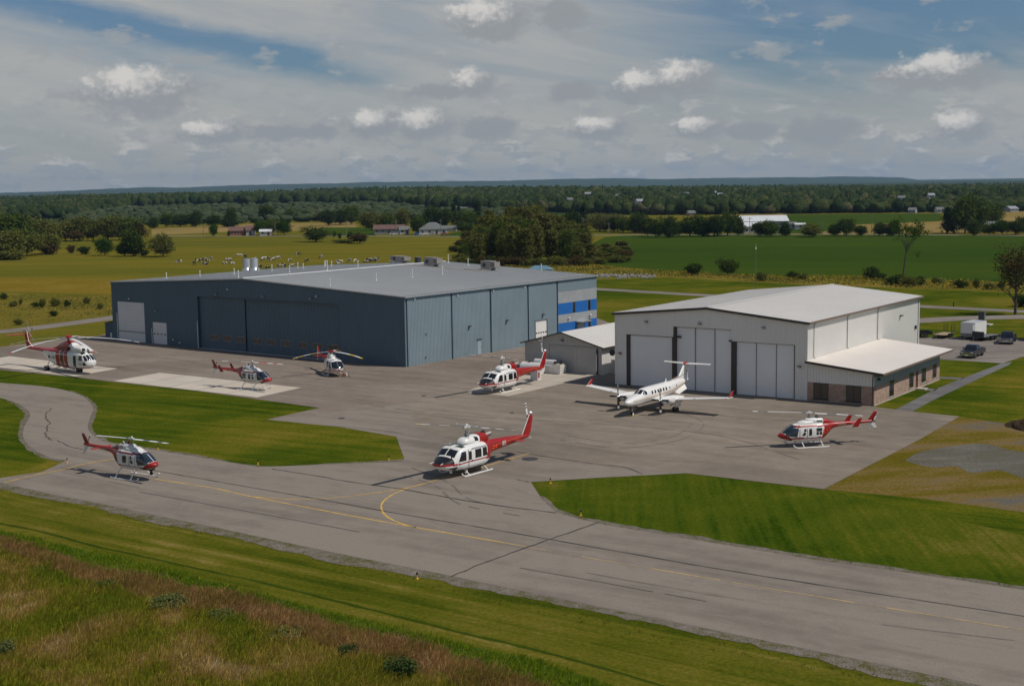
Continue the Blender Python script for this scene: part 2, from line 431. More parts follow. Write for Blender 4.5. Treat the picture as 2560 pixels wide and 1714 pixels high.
def patch(name, bvh, poly, axis, m, parent, off=0.012, rings=4, per=5, side=1, far=6.0):
    """pane or decal laid on a curved body: poly in the plane across `axis` ('y': (x,z) pairs, 'x': (y,z), 'z': (x,y))"""
    k = len(poly); pts = []
    for i in range(k):
        a = poly[i]; b = poly[(i + 1) % k]
        for j in range(per): t = j / per; pts.append((a[0] + (b[0] - a[0]) * t, a[1] + (b[1] - a[1]) * t))
    cx = sum(p[0] for p in pts) / len(pts); cy = sum(p[1] for p in pts) / len(pts)
    rows = [[(cx, cy)]] + [[(cx + (p[0] - cx) * r / rings, cy + (p[1] - cy) * r / rings) for p in pts] for r in range(1, rings + 1)]
    def cast(u, v):
        if axis == 'y': o, d = Vector((u, side * far, v)), Vector((0, -side, 0))
        elif axis == 'x': o, d = Vector((side * far * 2, u, v)), Vector((-side, 0, 0))
        else: o, d = Vector((u, v, side * far * 2)), Vector((0, 0, -side))
        loc, nr, _, _ = bvh.ray_cast(o, d)
        if loc is None: return None
        if nr.dot(d) > 0: nr = -nr
        return loc + nr * off
    idx = []; mb = MB()
    for row in rows:
        ir = []
        for u, v in row:
            c = cast(u, v)
            if c is None: ir.append(None)
            else: ir.append(len(mb.v)); mb.v.append(tuple(c))
        idx.append(ir)
    n = len(pts)
    for j in range(n):
        tri = (idx[0][0], idx[1][j], idx[1][(j + 1) % n])
        if None not in tri: mb.f.append(list(tri)); mb.m.append(0)
    for r in range(1, rings):
        for j in range(n):
            q = (idx[r][j], idx[r + 1][j], idx[r + 1][(j + 1) % n], idx[r][(j + 1) % n])
            if None not in q: mb.f.append(list(q)); mb.m.append(0)
    if not mb.f: return None
    return mb.build(name, m, parent, smooth=True)

def text_mesh(txt, size, m, name, parent, fn, thick=False):
    """flat lettering, each vertex placed by fn(u, v)"""
    cu = bpy.data.curves.new('t', 'FONT'); cu.body = txt; cu.size = size; cu.resolution_u = 3
    ob = bpy.data.objects.new('t', cu); me = bpy.data.meshes.new_from_object(ob)
    bm = bmesh.new(); bm.from_mesh(me)
    bmesh.ops.subdivide_edges(bm, edges=[e for e in bm.edges if e.calc_length() > size * 0.3], cuts=2)
    for v in bm.verts: v.co = Vector(fn(v.co.x, v.co.y))
    bm.to_mesh(me); bm.free()
    me.name = name; me.materials.clear(); me.materials.append(m)
    bpy.data.objects.remove(ob)
    o = bpy.data.objects.new(name, me); col.objects.link(o); o.parent = parent
    return o
def side_text(txt, size, m, parent, bvh, x, z, side, slant=0.0, off=0.02, name='lettering'):
    """text on the +y (side=1) or -y side of a body, reading left to right seen from there"""
    sgn = -1 if side > 0 else 1
    def fn(u, v):
        X = x + sgn * (u + slant * v); Z = z + v
        for k in range(12):
            loc, nr, _, _ = bvh.ray_cast(Vector((X, side * 6, Z)), Vector((0, -side, 0)))
            if loc: break
            Z += 0.04
        return (X, (loc.y if loc else side * 0.4) + side * off, Z)
    return text_mesh(txt, size, m, name, parent, fn)
# ------------------------------------------------------------------ shared paints
WHITE = mat('white_paint', (0.80, 0.78, 0.74), 0.32, var=0.05, coat=0.3)
DWHITE = mat('aged_white_paint', (0.66, 0.65, 0.62), 0.4, var=0.08)
RED = mat('red_paint', (0.33, 0.012, 0.009), 0.35, var=0.08, coat=0.1)
MAROON = mat('maroon_paint', (0.16, 0.028, 0.025), 0.3, var=0.08, coat=0.4)
BLACK = mat('black_paint', (0.012, 0.012, 0.013), 0.35, var=0.1)
GOLD = mat('gold_stripe', (0.55, 0.33, 0.10), 0.4)
BROWN = mat('brown_stripe', (0.30, 0.16, 0.09), 0.4)
ORANGE = mat('fluorescent_orange', (0.95, 0.10, 0.015), 0.6, var=0.03)
YEL = mat('yellow_paint', (0.72, 0.46, 0.03), 0.5)
GREY = mat('grey_metal', (0.20, 0.205, 0.21), 0.45, 0.3)
DARKM = mat('dark_metal', (0.045, 0.045, 0.048), 0.5, 0.3)
BLADEW = mat('blade_white', (0.72, 0.71, 0.68), 0.45)
BLADEG = mat('blade_grey', (0.13, 0.135, 0.14), 0.5)
BLADER = mat('blade_red', (0.50, 0.06, 0.04), 0.5)
TYRE = mat('rubber', (0.018, 0.018, 0.018), 0.85)
CHROME = mat('polished_metal', (0.6, 0.6, 0.6), 0.18, 1.0)
GLASS = mat('dark_glass', (0.010, 0.012, 0.015), 0.06, var=0.2, spec=0.9)
BGLASS = mat('blue_grey_glass', (0.022, 0.036, 0.048), 0.05, var=0.3, spec=1.0)
SEAT = mat('seat_red', (0.14, 0.03, 0.02), 0.8)
LAMP = mat('lamp_glass', (0.7, 0.7, 0.72), 0.1, spec=0.9)

def blade(parent, hub, az, r0, r1, chord, bands, droop=0.0, tilt=0.0, name='rotor_blade', th=0.035, cap=None, taper=1.0, hook=0.0, twist=0.10):
    """one rotor blade as a bent aerofoil strip; bands = [(r_end_fraction, material)]"""
    mats = []; segs = 22; mb = MB(); c, s = math.cos(az), math.sin(az)
    rows = []
    for i in range(segs + 1):
        t = i / segs; r = r0 + (r1 - r0) * t
        z = hub[2] + tilt * r / r1 - droop * (r / r1) ** 2
        w = chord * (1 - (1 - taper) * t) / 2
        lead = w * 0.7; trail = -w * 1.3; tw = twist * (1 - t) - 0.02
        rows.append([(hub[0] + c * r - s * l, hub[1] + s * r + c * l, z + l * tw + h) for l, h in ((lead, 0), (lead * 0.5, th / 2), (trail * 0.3, th / 2.4), (trail, 0), (trail * 0.3, -th / 2.4), (lead * 0.5, -th / 2))])
    V = [p for r in rows for p in r]; mb.v = V
    for i in range(segs):
        t = (i + 0.5) / segs; k = 0
        for j, (e, m) in enumerate(bands):
            if t <= e: k = j; break
        if bands[k][1] not in mats: mats.append(bands[k][1])
        mi = mats.index(bands[k][1])
        for j in range(6): mb.f.append([i * 6 + j, (i + 1) * 6 + j, (i + 1) * 6 + (j + 1) % 6, i * 6 + (j + 1) % 6]); mb.m.append(mi)
    mb.f.append([0, 1, 2, 3, 4, 5]); mb.m.append(0); o = segs * 6; mb.f.append([o + 5, o + 4, o + 3, o + 2, o + 1, o]); mb.m.append(mats.index(bands[-1][1]) if bands[-1][1] in mats else 0)
    return mb.build(name, mats, parent)

def slab(pts, th, axis='y', at0=0.0, m=0, mb=None, bev=0.35):
    """thin aerofoil-like plate from an outline; pinched at its rim"""
    mb = mb or MB(); n = len(pts)
    cx = sum(p[0] for p in pts) / n; cy = sum(p[1] for p in pts) / n
    ins = [(cx + (p[0] - cx) * 0.82, cy + (p[1] - cy) * 0.82) for p in pts]
    def P(p, d): return {'y': (p[0], at0 + d, p[1]), 'z': (p[0], p[1], at0 + d), 'x': (at0 + d, p[0], p[1])}[axis]
    V = [P(p, 0) for p in pts] + [P(p, th / 2) for p in ins] + [P(p, -th / 2) for p in ins]
    F = [list(range(n, 2 * n)), list(range(2 * n, 3 * n))[::-1]]
    for i in range(n):
        j = (i + 1) % n; F.append([i, j, n + j, n + i]); F.append([j, i, 2 * n + i, 2 * n + j])
    return mb.add(V, F, m)

def skids(root, xf, xr, half, zb, m, toe=0.75, tail=0.35, rise=0.0):
    """skid landing gear: two tubes with curved toes, two arched cross tubes"""
    for s in (-1, 1):
        mb = MB(); y = s * half
        pts = [(xf + toe + 0.32, y, 0.36), (xf + toe + 0.22, y, 0.20), (xf + toe, y, 0.08), (xf + toe - 0.25, y, 0.05), (xr - tail, y, 0.05), (xr - tail - 0.12, y, 0.08)]
        mb.path(pts, 0.06, 8)
        mb.build('skid_tube', m, root, smooth=True, ang=40)
    for x in (xf, xr):
        mb = MB(); q = []
        for i in range(13):
            t = -1 + i / 6; a = abs(t)
            q.append((x, t * half, zb - (zb - 0.09) * max(0, (a - 0.35) / 0.65) ** 1.25))
        mb.path(q, 0.052, 8); mb.build('cross_tube', m, root, smooth=True, ang=40)

def tail_rotor(root, c, rad, side, azs, mats, chord=0.18):
    h = MB().tube((c[0], c[1] - side * 0.18, c[2]), (c[0], c[1] + side * 0.06, c[2]), 0.09, n=10)
    h.build('tail_rotor_hub', GREY, root)
    for a in azs:
        mb = MB(); dx, dz = math.cos(a), math.sin(a); px, pz = -dz, dx; n = 9
        for i in range(n):
            r = rad * (0.12 + 0.88 * i / n); r2 = rad * (0.12 + 0.88 * (i + 1) / n); w = chord / 2
            v = []
            for rr in (r, r2):
                for ww in (-w, w):
                    for t in (-0.012, 0.012): v.append((c[0] + dx * rr + px * ww, c[1] + t, c[2] + dz * rr + pz * ww))
            mb.add(v, [(0, 2, 6, 4), (1, 5, 7, 3), (0, 4, 5, 1), (2, 3, 7, 6), (4, 6, 7, 5), (0, 1, 3, 2)], i % 2 if i > n * 0.4 else 0)
        mb.build('tail_rotor_blade', mats, root)

# ------------------------------------------------------------------ medium twin helicopter (rounded nose, two broad blades)
def helicopter_medium(label, pos, head, nums):
    r = thing('helicopter', label, 'helicopter', (pos[0], pos[1], 0.03), R(head), 'red and white helicopters parked on the airfield')
    st = [(4.10, 1.10, 1.22, 0.05, 2.0, .5), (4.02, 0.98, 1.36, 0.38, 2.2, .5), (3.75, 0.83, 1.52, 0.72, 2.4, .45), (3.35, 0.70, 1.70, 0.98, 2.6, .42), (2.95, 0.62, 1.90, 1.14, 2.8, .42),
          (2.70, 0.58, 2.12, 1.20, 3.0, .45), (2.35, 0.56, 2.38, 1.25, 3.4, .45), (2.05, 0.55, 2.52, 1.28, 3.8, .45), (1.6, 0.54, 2.58, 1.30, 4.2, .45), (0.2, 0.54, 2.60, 1.32, 4.6, .45), (-1.1, 0.55, 2.58, 1.30, 4.2, .45),
          (-1.7, 0.68, 2.54, 1.16, 3.4, .5), (-2.3, 0.98, 2.48, 0.85, 2.8, .55), (-2.9, 1.22, 2.42, 0.60, 2.5, .55), (-4.5, 1.36, 2.30, 0.46, 2.3, .55), (-6.6, 1.52, 2.14, 0.32, 2.2, .5), (-8.3, 1.66, 2.02, 0.20, 2.2, .5), (-8.75, 1.72, 1.98, 0.12, 2, .5)]
    def paint(x, y, z):
        edge = -1.30 - (1.25 - z) * 0.9 if z < 1.6 else -1.30
        if z > 1.33 and x > 3.02 - (0.25 if abs(y) > 0.7 else 0) and (abs(y) < 0.85 or x > 2.95): return 2
        if 1.14 < z < (1.33 if x > 3.0 else 1.28) and x > -1.9: return 1
        if x < edge and z > 1.05 + max(0, -x - 2.6) * 0.10: return 1
        if x < -2.9: return 1 if z > 1.22 + (-x - 2.9) * 0.07 else 0
        return 0
    body, bv = loft('fuselage', st, [WHITE, RED, BLACK], paint, r, 76, 0.075)
    for s in (1, -1):
        ws = [(0.06, 1.96), (0.6, 1.92), (0.98, 1.80), (0.94, 2.32), (0.06, 2.42)] if s > 0 else [(-0.06, 1.96), (-0.06, 2.42), (-0.94, 2.32), (-0.98, 1.80), (-0.6, 1.92)]
        patch('windscreen', bv, ws, 'x', GLASS, r)
        side = [[(2.55, 1.42), (1.62, 1.42), (1.62, 2.22), (2.12, 2.18)], [(1.28, 1.40), (0.92, 1.40), (0.92, 2.14), (1.28, 2.14)], [(0.45, 1.44), (-0.38, 1.44), (-0.38, 2.18), (0.45, 2.18)], [(-0.58, 1.44), (-1.16, 1.44), (-1.16, 2.18), (-0.58, 2.18)]]
        for q in side: patch('cabin_window', bv, q, 'y', GLASS, r, side=s)
        patch('chin_window', bv, [(3.55, 0.98), (2.72, 0.66), (2.66, 1.06)], 'y', GLASS, r, side=s)
        patch('roof_window', bv, [(1.95, s * 0.25), (1.35, s * 0.25), (1.35, s * 0.95), (1.85, s * 0.95)], 'z', mat('green_tint_glass', (0.02, 0.05, 0.03), 0.1), r)
        MB().box(1.30, 1.33, s * 1.30, s * 1.335, 0.85, 2.35).build('door_seam', GREY, r)
        MB().box(-1.22, 0.92, s * 1.31, s * 1.345, 2.34, 2.38).build('door_rail', GREY, r)
        MB().box(0.78, 0.9, s * 1.32, s * 1.35, 1.30, 1.36).build('door_handle', DARKM, r)
    # engine and transmission housing
    MB().box(1.30, -1.2, -0.62, 0.62, 2.56, 2.62).build('roof_walkway', mat('anti_slip_grey', (0.10, 0.12, 0.12), 0.9), r)
    c, cb = loft('transmission_fairing', [(1.05, 2.55, 2.62, 0.25, 2.2, .2), (0.85, 2.55, 2.92, 0.48, 2.6, .2), (0.4, 2.55, 3.08, 0.60, 3, .2), (-0.5, 2.5, 3.18, 0.64, 3, .2), (-1.0, 2.5, 3.20, 0.66, 3, .25)], WHITE, None, r, 28, 0.1)
    for s in (1, -1): patch('air_intake', cb, [(-0.35, 2.72), (-0.80, 2.72), (-0.72, 3.05), (-0.30, 3.10)], 'y', BLACK, r, side=s)
    loft('engine_cowling', [(-0.98, 2.35, 3.24, 0.66, 3.4, .4), (-1.6, 2.35, 3.24, 0.64, 3.2, .45), (-2.15, 2.35, 3.12, 0.55, 2.8, .5), (-2.5, 2.4, 2.9, 0.40, 2.4, .5)], RED, None, r, 28, 0.1)
    for s in (1, -1):
        MB().tube((-2.1, s * 0.3, 2.95), (-2.72, s * 0.36, 3.02), 0.20, 0.22, 12).build('exhaust_pipe', mat('exhaust_metal', (0.32, 0.28, 0.25), 0.5, 0.6), r, smooth=True, ang=40)
        MB().box(-3.05, -3.35, s * 0.50, s * 0.56, 1.55, 1.95).build('access_panel', RED, r)
    # mast and head
    MB().tube((0, 0, 3.15), (0, 0, 3.98), 0.075, n=10).tube((0, 0, 3.2), (0, 0, 3.34), 0.26, 0.2, 12).tube((0, 0, 3.5), (0, 0, 3.58), 0.16, n=10).build('rotor_mast', GREY, r)
    hb = MB().box(-0.42, 0.42, -0.13, 0.13, 3.90, 4.05).ball((0, 0, 4.08), 0.16)
    for a in (40, 140, 220, 320): hb.tube((0.13 * math.cos(R(a)), 0.13 * math.sin(R(a)), 3.35), (0.32 * math.cos(R(a)), 0.32 * math.sin(R(a)), 3.95), 0.02, n=5)
    hb.tube((0, -1.15, 4.1), (0, 1.15, 4.1), 0.03, n=6).ball((0, 1.15, 4.1), 0.07).ball((0, -1.15, 4.1), 0.07)
    hb.build('rotor_hub', DWHITE, r)
    a = R(nums[2]); T = nums[3]
    blade(r, (0, 0, 3.98), a, 0.45, 7.31, 0.55, [(0.10, GREY), (0.34, BLADEG), (0.55, BLADEW), (0.74, BLADEG), (0.90, BLADEW), (1, YEL if nums[4] else BLADEG)], 0.05, T)
    blade(r, (0, 0, 3.98), a + math.pi, 0.45, 7.31, 0.55, [(0.10, GREY), (0.24, BLADEG), (0.42, BLADEW), (0.55, BLADEG), (0.72, BLADEW), (0.9, BLADEG), (1, BLADEW)], 0.05, -T)
    # tail
    slab([(-7.75, 1.75), (-8.75, 1.70), (-9.05, 2.2), (-9.40, 3.62), (-9.30, 3.85), (-8.95, 3.85), (-8.55, 2.9)], 0.20, 'y').build('tail_fin', RED, r)
    MB().tube((-7.8, -0.001, 2.02), (-8.93, -0.001, 3.80), 0.045, n=6).build('fin_edge', WHITE, r)
    MB().ball((-9.12, 0, 3.90), 0.15, 1.4, 1, 1).build('fin_cap', WHITE, r)
    for s in (1, -1):
        slab([(-5.75, s * 0.25), (-6.55, s * 0.25), (-6.60, s * 1.42), (-6.05, s * 1.42)], 0.07, 'z', 1.85).build('stabiliser', RED, r)
    tail_rotor(r, (-9.05, -0.32, 3.55), 1.30, -1, (R(78), R(258)), [WHITE, BLACK], 0.22)
    MB().tube((-8.6, 0, 1.75), (-9.15, 0, 1.55), 0.03, n=6).build('tail_skid', WHITE, r)
    skids(r, 1.25, -1.25, 1.30, 0.62, WHITE, 0.65, 0.5)
    for s in (1, -1):
        MB().tube((3.75, s * 0.50, 1.42), (4.22, s * 0.62, 1.36), 0.028, n=6).build('pitot_tube', WHITE, r)
        mb = MB().tube((1.35, s * 1.1, 0.55), (1.6, s * 1.35, 0.40), 0.03, n=6).tube((1.6, s * 1.35, 0.40), (1.9, s * 1.35, 0.40), 0.03, n=6); mb.build('boarding_step', WHITE, r)
    for x, y, z in ((-0.2, 0.25, 0.6), (2.35, 0, 2.5)): MB().tube((x, y, z), (x - 0.15, y, z + 0.55 if z > 1 else z - 0.25), 0.015, n=5).build('antenna', WHITE, r)
    MB().ball((2.6, 0.35, 0.45), 0.14).tube((2.6, 0.35, 0.45), (2.6, 0.35, 0.62), 0.03).build('searchlight', LAMP, r)
    if nums[0]:
        side_text(nums[0], 0.95, ORANGE, r, bv, -2.60, 1.32, 1, name='number', off=0.03); side_text(nums[0], 0.95, ORANGE, r, bv, -3.5, 1.32, -1, name='number', off=0.03)
    if nums[1]:
        side_text(nums[1], 0.62, WHITE, r, bv, -4.30, 1.62, 1, name='number', off=0.03); side_text(nums[1], 0.62, WHITE, r, bv, -4.95, 1.62, -1, name='number', off=0.03)
    for s in (1, -1):
        q = [(-3.0 - i * 0.4, (bv.ray_cast(Vector((-3.0 - i * 0.4, s * 5, 1.86 + i * 0.012)), Vector((0, -s, 0)))[0] or Vector((0, s * .3, 0))).y + s * 0.01, 1.86 + i * 0.012) for i in range(13)]
        MB().path(q, 0.014, 4).build('gold_line', GOLD, r)
    return r

helicopter_medium('large helicopter numbered 84 and 85 on the yellow taxi line, white cabin, red tail boom', (-4.06, 114.92), -128.5, ('84', '85', 4.8, 1.45, True))
helicopter_medium('large white and red helicopter on the concrete pad in front of the fuel tanks', (-1.25, 161.0), -126.4, ('', '', 0.9, 1.35, False))

# ------------------------------------------------------------------ light helicopter (long cabin, pointed nose)
def helicopter_light(label, pos, head, up, cfg):
    r = thing('helicopter', label, 'helicopter', (pos[0], pos[1], 0.03), R(head), 'red and white helicopters parked on the airfield')
    u = up; L = cfg.get('length', 1.0); dark = cfg.get('dark'); BAND = MAROON if dark else RED; BODY = DWHITE if dark else WHITE
    st = [(3.12, 1.05, 1.15, 0.05, 2, .5), (3.0, 0.94, 1.24, 0.26, 2.1, .5), (2.7, 0.80, 1.42, 0.50, 2.3, .45), (2.3, 0.66, 1.72, 0.66, 2.4, .4), (1.9, 0.58, 1.98, 0.74, 2.6, .4), (1.5, 0.53, 2.12, 0.78, 2.8, .42),
          (1.0, 0.50, 2.20, 0.80, 3.0, .42), (0, 0.50, 2.24, 0.80, 3.1, .42), (-0.9, 0.54, 2.24, 0.76, 3.0, .45), (-1.35, 0.74, 2.22, 0.66, 2.8, .5), (-1.8, 1.08, 2.20, 0.52, 2.5, .55), (-2.2, 1.45, 2.18, 0.36, 2.2, .55),
          (-2.7, 1.66, 2.16, 0.26, 2, .5), (-4.3 * L, 1.80, 2.16, 0.19, 2, .5), (-6.4 * L, 1.94, 2.17, 0.125, 2, .5), (-6.75 * L, 1.98, 2.14, 0.08, 2, .5)]
    def paint(x, y, z):
        if x > 2.15 and z < 1.42 and z > 0.86 and z < 1.0 + (x - 2.15) * 0.6: return 1
        if 0.82 < z < 0.94 and x > -1.6: return 2
        if z > 1.90 - max(0, x - 0.8) * 0.02 and z < 2.06 and x < 1.9: return 2
        if z >= 2.06 and x < 0.9: return 0 if x > -1.2 else 1
        if x < -1.30 - (1.9 - z) * -0.35 and x < -1.05: return 1 if not dark or z > 1.5 else 3
        return 0
    body, bv = loft('fuselage', st, [BODY, RED, BAND, BLACK], paint, r, 60, 0.07, dz=u)
    G = BGLASS
    patch('windscreen', bv, [(0.04, 1.40 + u), (0.52, 1.34 + u), (0.60, 1.98 + u), (0.04, 2.10 + u)], 'x', G, r)
    patch('windscreen', bv, [(-0.04, 1.40 + u), (-0.04, 2.10 + u), (-0.60, 1.98 + u), (-0.52, 1.34 + u)], 'x', G, r)
    for s in (1, -1):
        patch('door_window', bv, [(2.62, 1.18 + u), (1.50, 1.02 + u), (1.32, 1.84 + u), (1.95, 1.86 + u), (2.32, 1.58 + u)], 'y', G, r, side=s, rings=6, per=8)
        wins = [[(1.02, 1.14), (0.68, 1.14), (0.62, 1.42), (0.86, 1.42)], [(0.84, 1.50), (0.60, 1.50), (0.60, 1.76), (0.78, 1.76)], [(0.34, 1.12), (0.04, 1.12), (0.04, 1.76), (0.30, 1.76)],
                [(-0.42, 1.48), (-1.0, 1.48), (-1.0, 1.78), (-0.42, 1.78)], [(-0.42, 1.16), (-0.66, 1.16), (-0.66, 1.42), (-0.42, 1.42)], [(-0.74, 1.16), (-1.0, 1.16), (-1.0, 1.42), (-0.74, 1.42)]] if L >= 1 else \
               [[(1.02, 1.14), (0.62, 1.14), (0.58, 1.42), (0.90, 1.42)], [(0.84, 1.50), (0.58, 1.50), (0.58, 1.80), (0.74, 1.80)], [(0.12, 1.12), (-0.38, 1.12), (-0.38, 1.76), (0.12, 1.76)]]
        for q in wins: patch('cabin_window', bv, [(a, b + u) for a, b in q], 'y', GLASS, r, side=s)
        patch('chin_window', bv, [(2.55, 0.80 + u), (1.95, 0.64 + u), (1.95, 0.82 + u)], 'y', GLASS, r, side=s)
        MB().box(1.22, 1.24, s * 0.79, s * 0.815, 0.95 + u, 1.85 + u).box(0.46, 0.48, s * 0.795, s * 0.82, 0.95 + u, 1.85 + u).build('door_seam', GREY, r)
        MB().box(0.56, 0.46, s * 0.81, s * 0.84, 1.05 + u, 1.09 + u).build('door_handle', DARKM, r)
    # cowlings
    loft('transmission_fairing', [(1.35, 2.02, 2.06, 0.2, 2.2, .2), (1.1, 2.02, 2.30, 0.42, 2.4, .2), (0.6, 2.02, 2.46, 0.52, 2.6, .2), (-0.2, 2.02, 2.50, 0.52, 2.8, .2)], BODY, None, r, 24, 0.09, dz=u)
    loft('engine_cowling', [(0.42, 2.42, 2.58, 0.20, 2.4, .3), (0.2, 2.25, 2.66, 0.34, 2.8, .3), (-0.5, 2.10, 2.66, 0.42, 3, .3), (-1.2, 2.10, 2.60, 0.40, 3, .3), (-1.25, 2.10, 2.60, 0.40, 3, .3)], BODY, None, r, 24, 0.09, dz=u)
    loft('rear_cowling', [(-1.22, 2.05, 2.58, 0.39, 2.8, .3), (-1.6, 2.05, 2.52, 0.34, 2.5, .3), (-2.1, 2.05, 2.34, 0.24, 2.2, .3), (-2.6, 2.05, 2.18, 0.12, 2, .3)], BAND, None, r, 24, 0.09, dz=u)
    for s in (1, -1):
        for i in range(4): MB().box(-0.62 - i * 0.15, -0.70 - i * 0.15, s * 0.40, s * 0.435, 2.28 + u, 2.50 + u).build('vent_louvre', GREY, r)
        MB().tube((-0.65, s * 0.14, 2.6 + u), (-0.85, s * 0.24, 2.84 + u), 0.085, 0.095, 10).build('exhaust_pipe', mat('exhaust_metal', (0.32, 0.28, 0.25), 0.5, 0.6), r, smooth=True, ang=40)
    hz = 3.12 + u
    mb = MB().tube((0, 0, 2.6 + u), (0, 0, hz), 0.05, n=10).tube((0, 0, 2.62 + u), (0, 0, 2.70 + u), 0.22, 0.18, 12)
    for s in (1, -1): mb.tube((0.12, s * 0.1, 2.6 + u), (0.12, s * 0.14, hz - 0.06), 0.018, n=5)
    mb.build('rotor_mast', GREY, r)
    MB().box(-0.32, 0.32, -0.10, 0.10, hz - 0.05, hz + 0.07).tube((-0.1, 0, hz + 0.05), (0.1, 0, hz + 0.16), 0.07).build('rotor_hub', DWHITE, r)
    a = R(cfg['az']); T = cfg['tilt']; rad = cfg.get('rad', 5.64)
    blade(r, (0, 0, hz), a, 0.3, rad, 0.33, cfg['b1'], 0.06, T)
    blade(r, (0, 0, hz), a + math.pi, 0.3, rad, 0.33, cfg['b2'], 0.06, -T)
    # tail
    tx = -6.35 * L + 6.35 if L != 1 else 0
    def X(v): return v + tx
    slab([(X(-5.95), 2.16 + u), (X(-6.55), 2.10 + u), (X(-6.98), 3.02 + u), (X(-6.62), 3.04 + u)], 0.10, 'y').build('tail_fin', MAROON if dark else RED, r)
    slab([(X(-6.0), 2.02 + u), (X(-6.55), 2.02 + u), (X(-6.92), 1.36 + u), (X(-6.58), 1.34 + u)], 0.10, 'y').build('lower_fin', DWHITE if dark else WHITE, r)
    sx = -4.3 * L
    for s in (1, -1):
        slab([(sx + 0.28, s * 0.15), (sx - 0.30, s * 0.15), (sx - 0.30, s * 1.0), (sx + 0.28, s * 1.0)], 0.06, 'z', 1.98 + u).build('stabiliser', RED, r)
        if cfg.get('plates', True):
            slab([(sx + 0.42, 1.74 + u), (sx - 0.20, 1.74 + u), (sx - 0.62, 2.58 + u), (sx - 0.22, 2.58 + u)], 0.05, 'y', s * 1.02).build('end_plate', BAND, r)
        else: MB().tube((sx, s * 1.0, 1.9 + u), (sx, s * 1.0, 2.05 + u), 0.03, n=6).build('tip_light', RED, r)
    tail_rotor(r, (X(-6.45), 0.22, 2.12 + u), 0.83, 1, (R(cfg.get('tr', 118)), R(cfg.get('tr', 118) + 180)), [WHITE, BLACK], 0.13)
    MB().path([(X(-6.3), 0, 1.98 + u), (X(-6.7), 0, 1.25 + u), (X(-7.0), 0, 1.15 + u)], 0.018, 6).build('tail_skid', GREY, r)
    skids(r, 0.95, -0.95, 1.15, 0.55 + u, WHITE, 0.75, 0.5)
    if u > 0.2:
        for x in (0.95, -0.95):
            for s in (1, -1): MB().tube((x, s * 1.10, 0.05), (x, s * 1.06, 0.24), 0.10, 0.055, 10).build('skid_shoe', WHITE, r)
    MB().ball((2.3, 0, 0.62 + u), 0.13).build('landing_light', LAMP, r)
    MB().tube((0.2, 0, 0.52 + u), (0.0, 0, 0.25 + u), 0.015, n=5).build('antenna', DARKM, r)
    MB().tube((3.05, -0.05, 1.12 + u), (3.32, -0.05, 1.06 + u), 0.018, n=6).build('pitot_tube', GREY, r)
    for s in (1, -1):
        if cfg.get('num'): side_text(cfg['num'], 0.66, ORANGE, r, bv, -1.12 if s > 0 else -1.75, 1.24 + u, s, slant=-0.25 * s, name='number', off=0.03)
        side_text(cfg['reg'], 0.24, mat('cream_paint', (0.75, 0.62, 0.42), 0.5), r, bv, -2.75 if s > 0 else -4.0, 1.84 + u, s, slant=0.0, name='registration')
    if cfg.get('cam'):
        MB().tube((2.35, 0, 0.70 + u), (2.35, 0, 0.42 + u), 0.10, n=10).ball((2.35, 0, 0.30 + u), 0.16).box(1.85, 2.5, -0.3, 0.3, 0.60 + u, 0.72 + u).build('camera_ball', BLACK, r)
    if cfg.get('red_top'): MB().tube((-0.35, 0, 2.62 + u), (-0.35, 0, 2.78 + u), 0.10).ball((-0.35, 0, 2.82 + u), 0.10).build('beacon', RED, r)
    return r
B_BW = lambda a, b, n=5: [(0.08, GREY)] + [((i + 1) / n, (a if i % 2 == 0 else b)) for i in range(n)]
helicopter_light('small red and white helicopter numbered 111 at the right end of the apron', (27.84, 124.2), -168.6, 0.0,
                 dict(num='111', reg='C-GTRH', az=0.7, tilt=0.5, b1=[(0.08, GREY), (0.72, BLADEW), (0.9, BLADEG), (1, BLADEW)], b2=[(0.06, GREY), (0.27, BLADEW), (0.46, BLADEG), (0.68, BLADEW), (0.82, BLADEG), (0.95, BLADEW), (1, BLADER)], tr=118))
helicopter_light('small high skid helicopter on the taxiway, with a black camera ball under its red nose', (-33.18, 114.55), -33.6, 0.3,
                 dict(dark=True, length=0.94, rad=5.25, plates=False, reg='C-GHLX', az=-6.0, tilt=0.25, b1=[(0.06, GREY), (0.3, BLADEW), (0.48, BLADEG), (0.72, BLADEW), (0.88, BLADEG), (1, BLADEW)], b2=[(0.1, GREY), (1, BLADEW)], tr=65, cam=True, red_top=True))
helicopter_light('small helicopter with red and white banded blade on the middle concrete pad', (-32.32, 164.86), -32.7, 0.3,
                 dict(dark=True, reg='C-GVQP', az=-5.4, tilt=0.2, b1=[(0.06, GREY), (0.20, BLADEW), (0.48, BLADER), (0.68, BLADEW), (0.83, BLADER), (1, BLADEW)], b2=[(0.3, BLADEW), (0.75, BLADEG), (1, BLADEW)], tr=250))

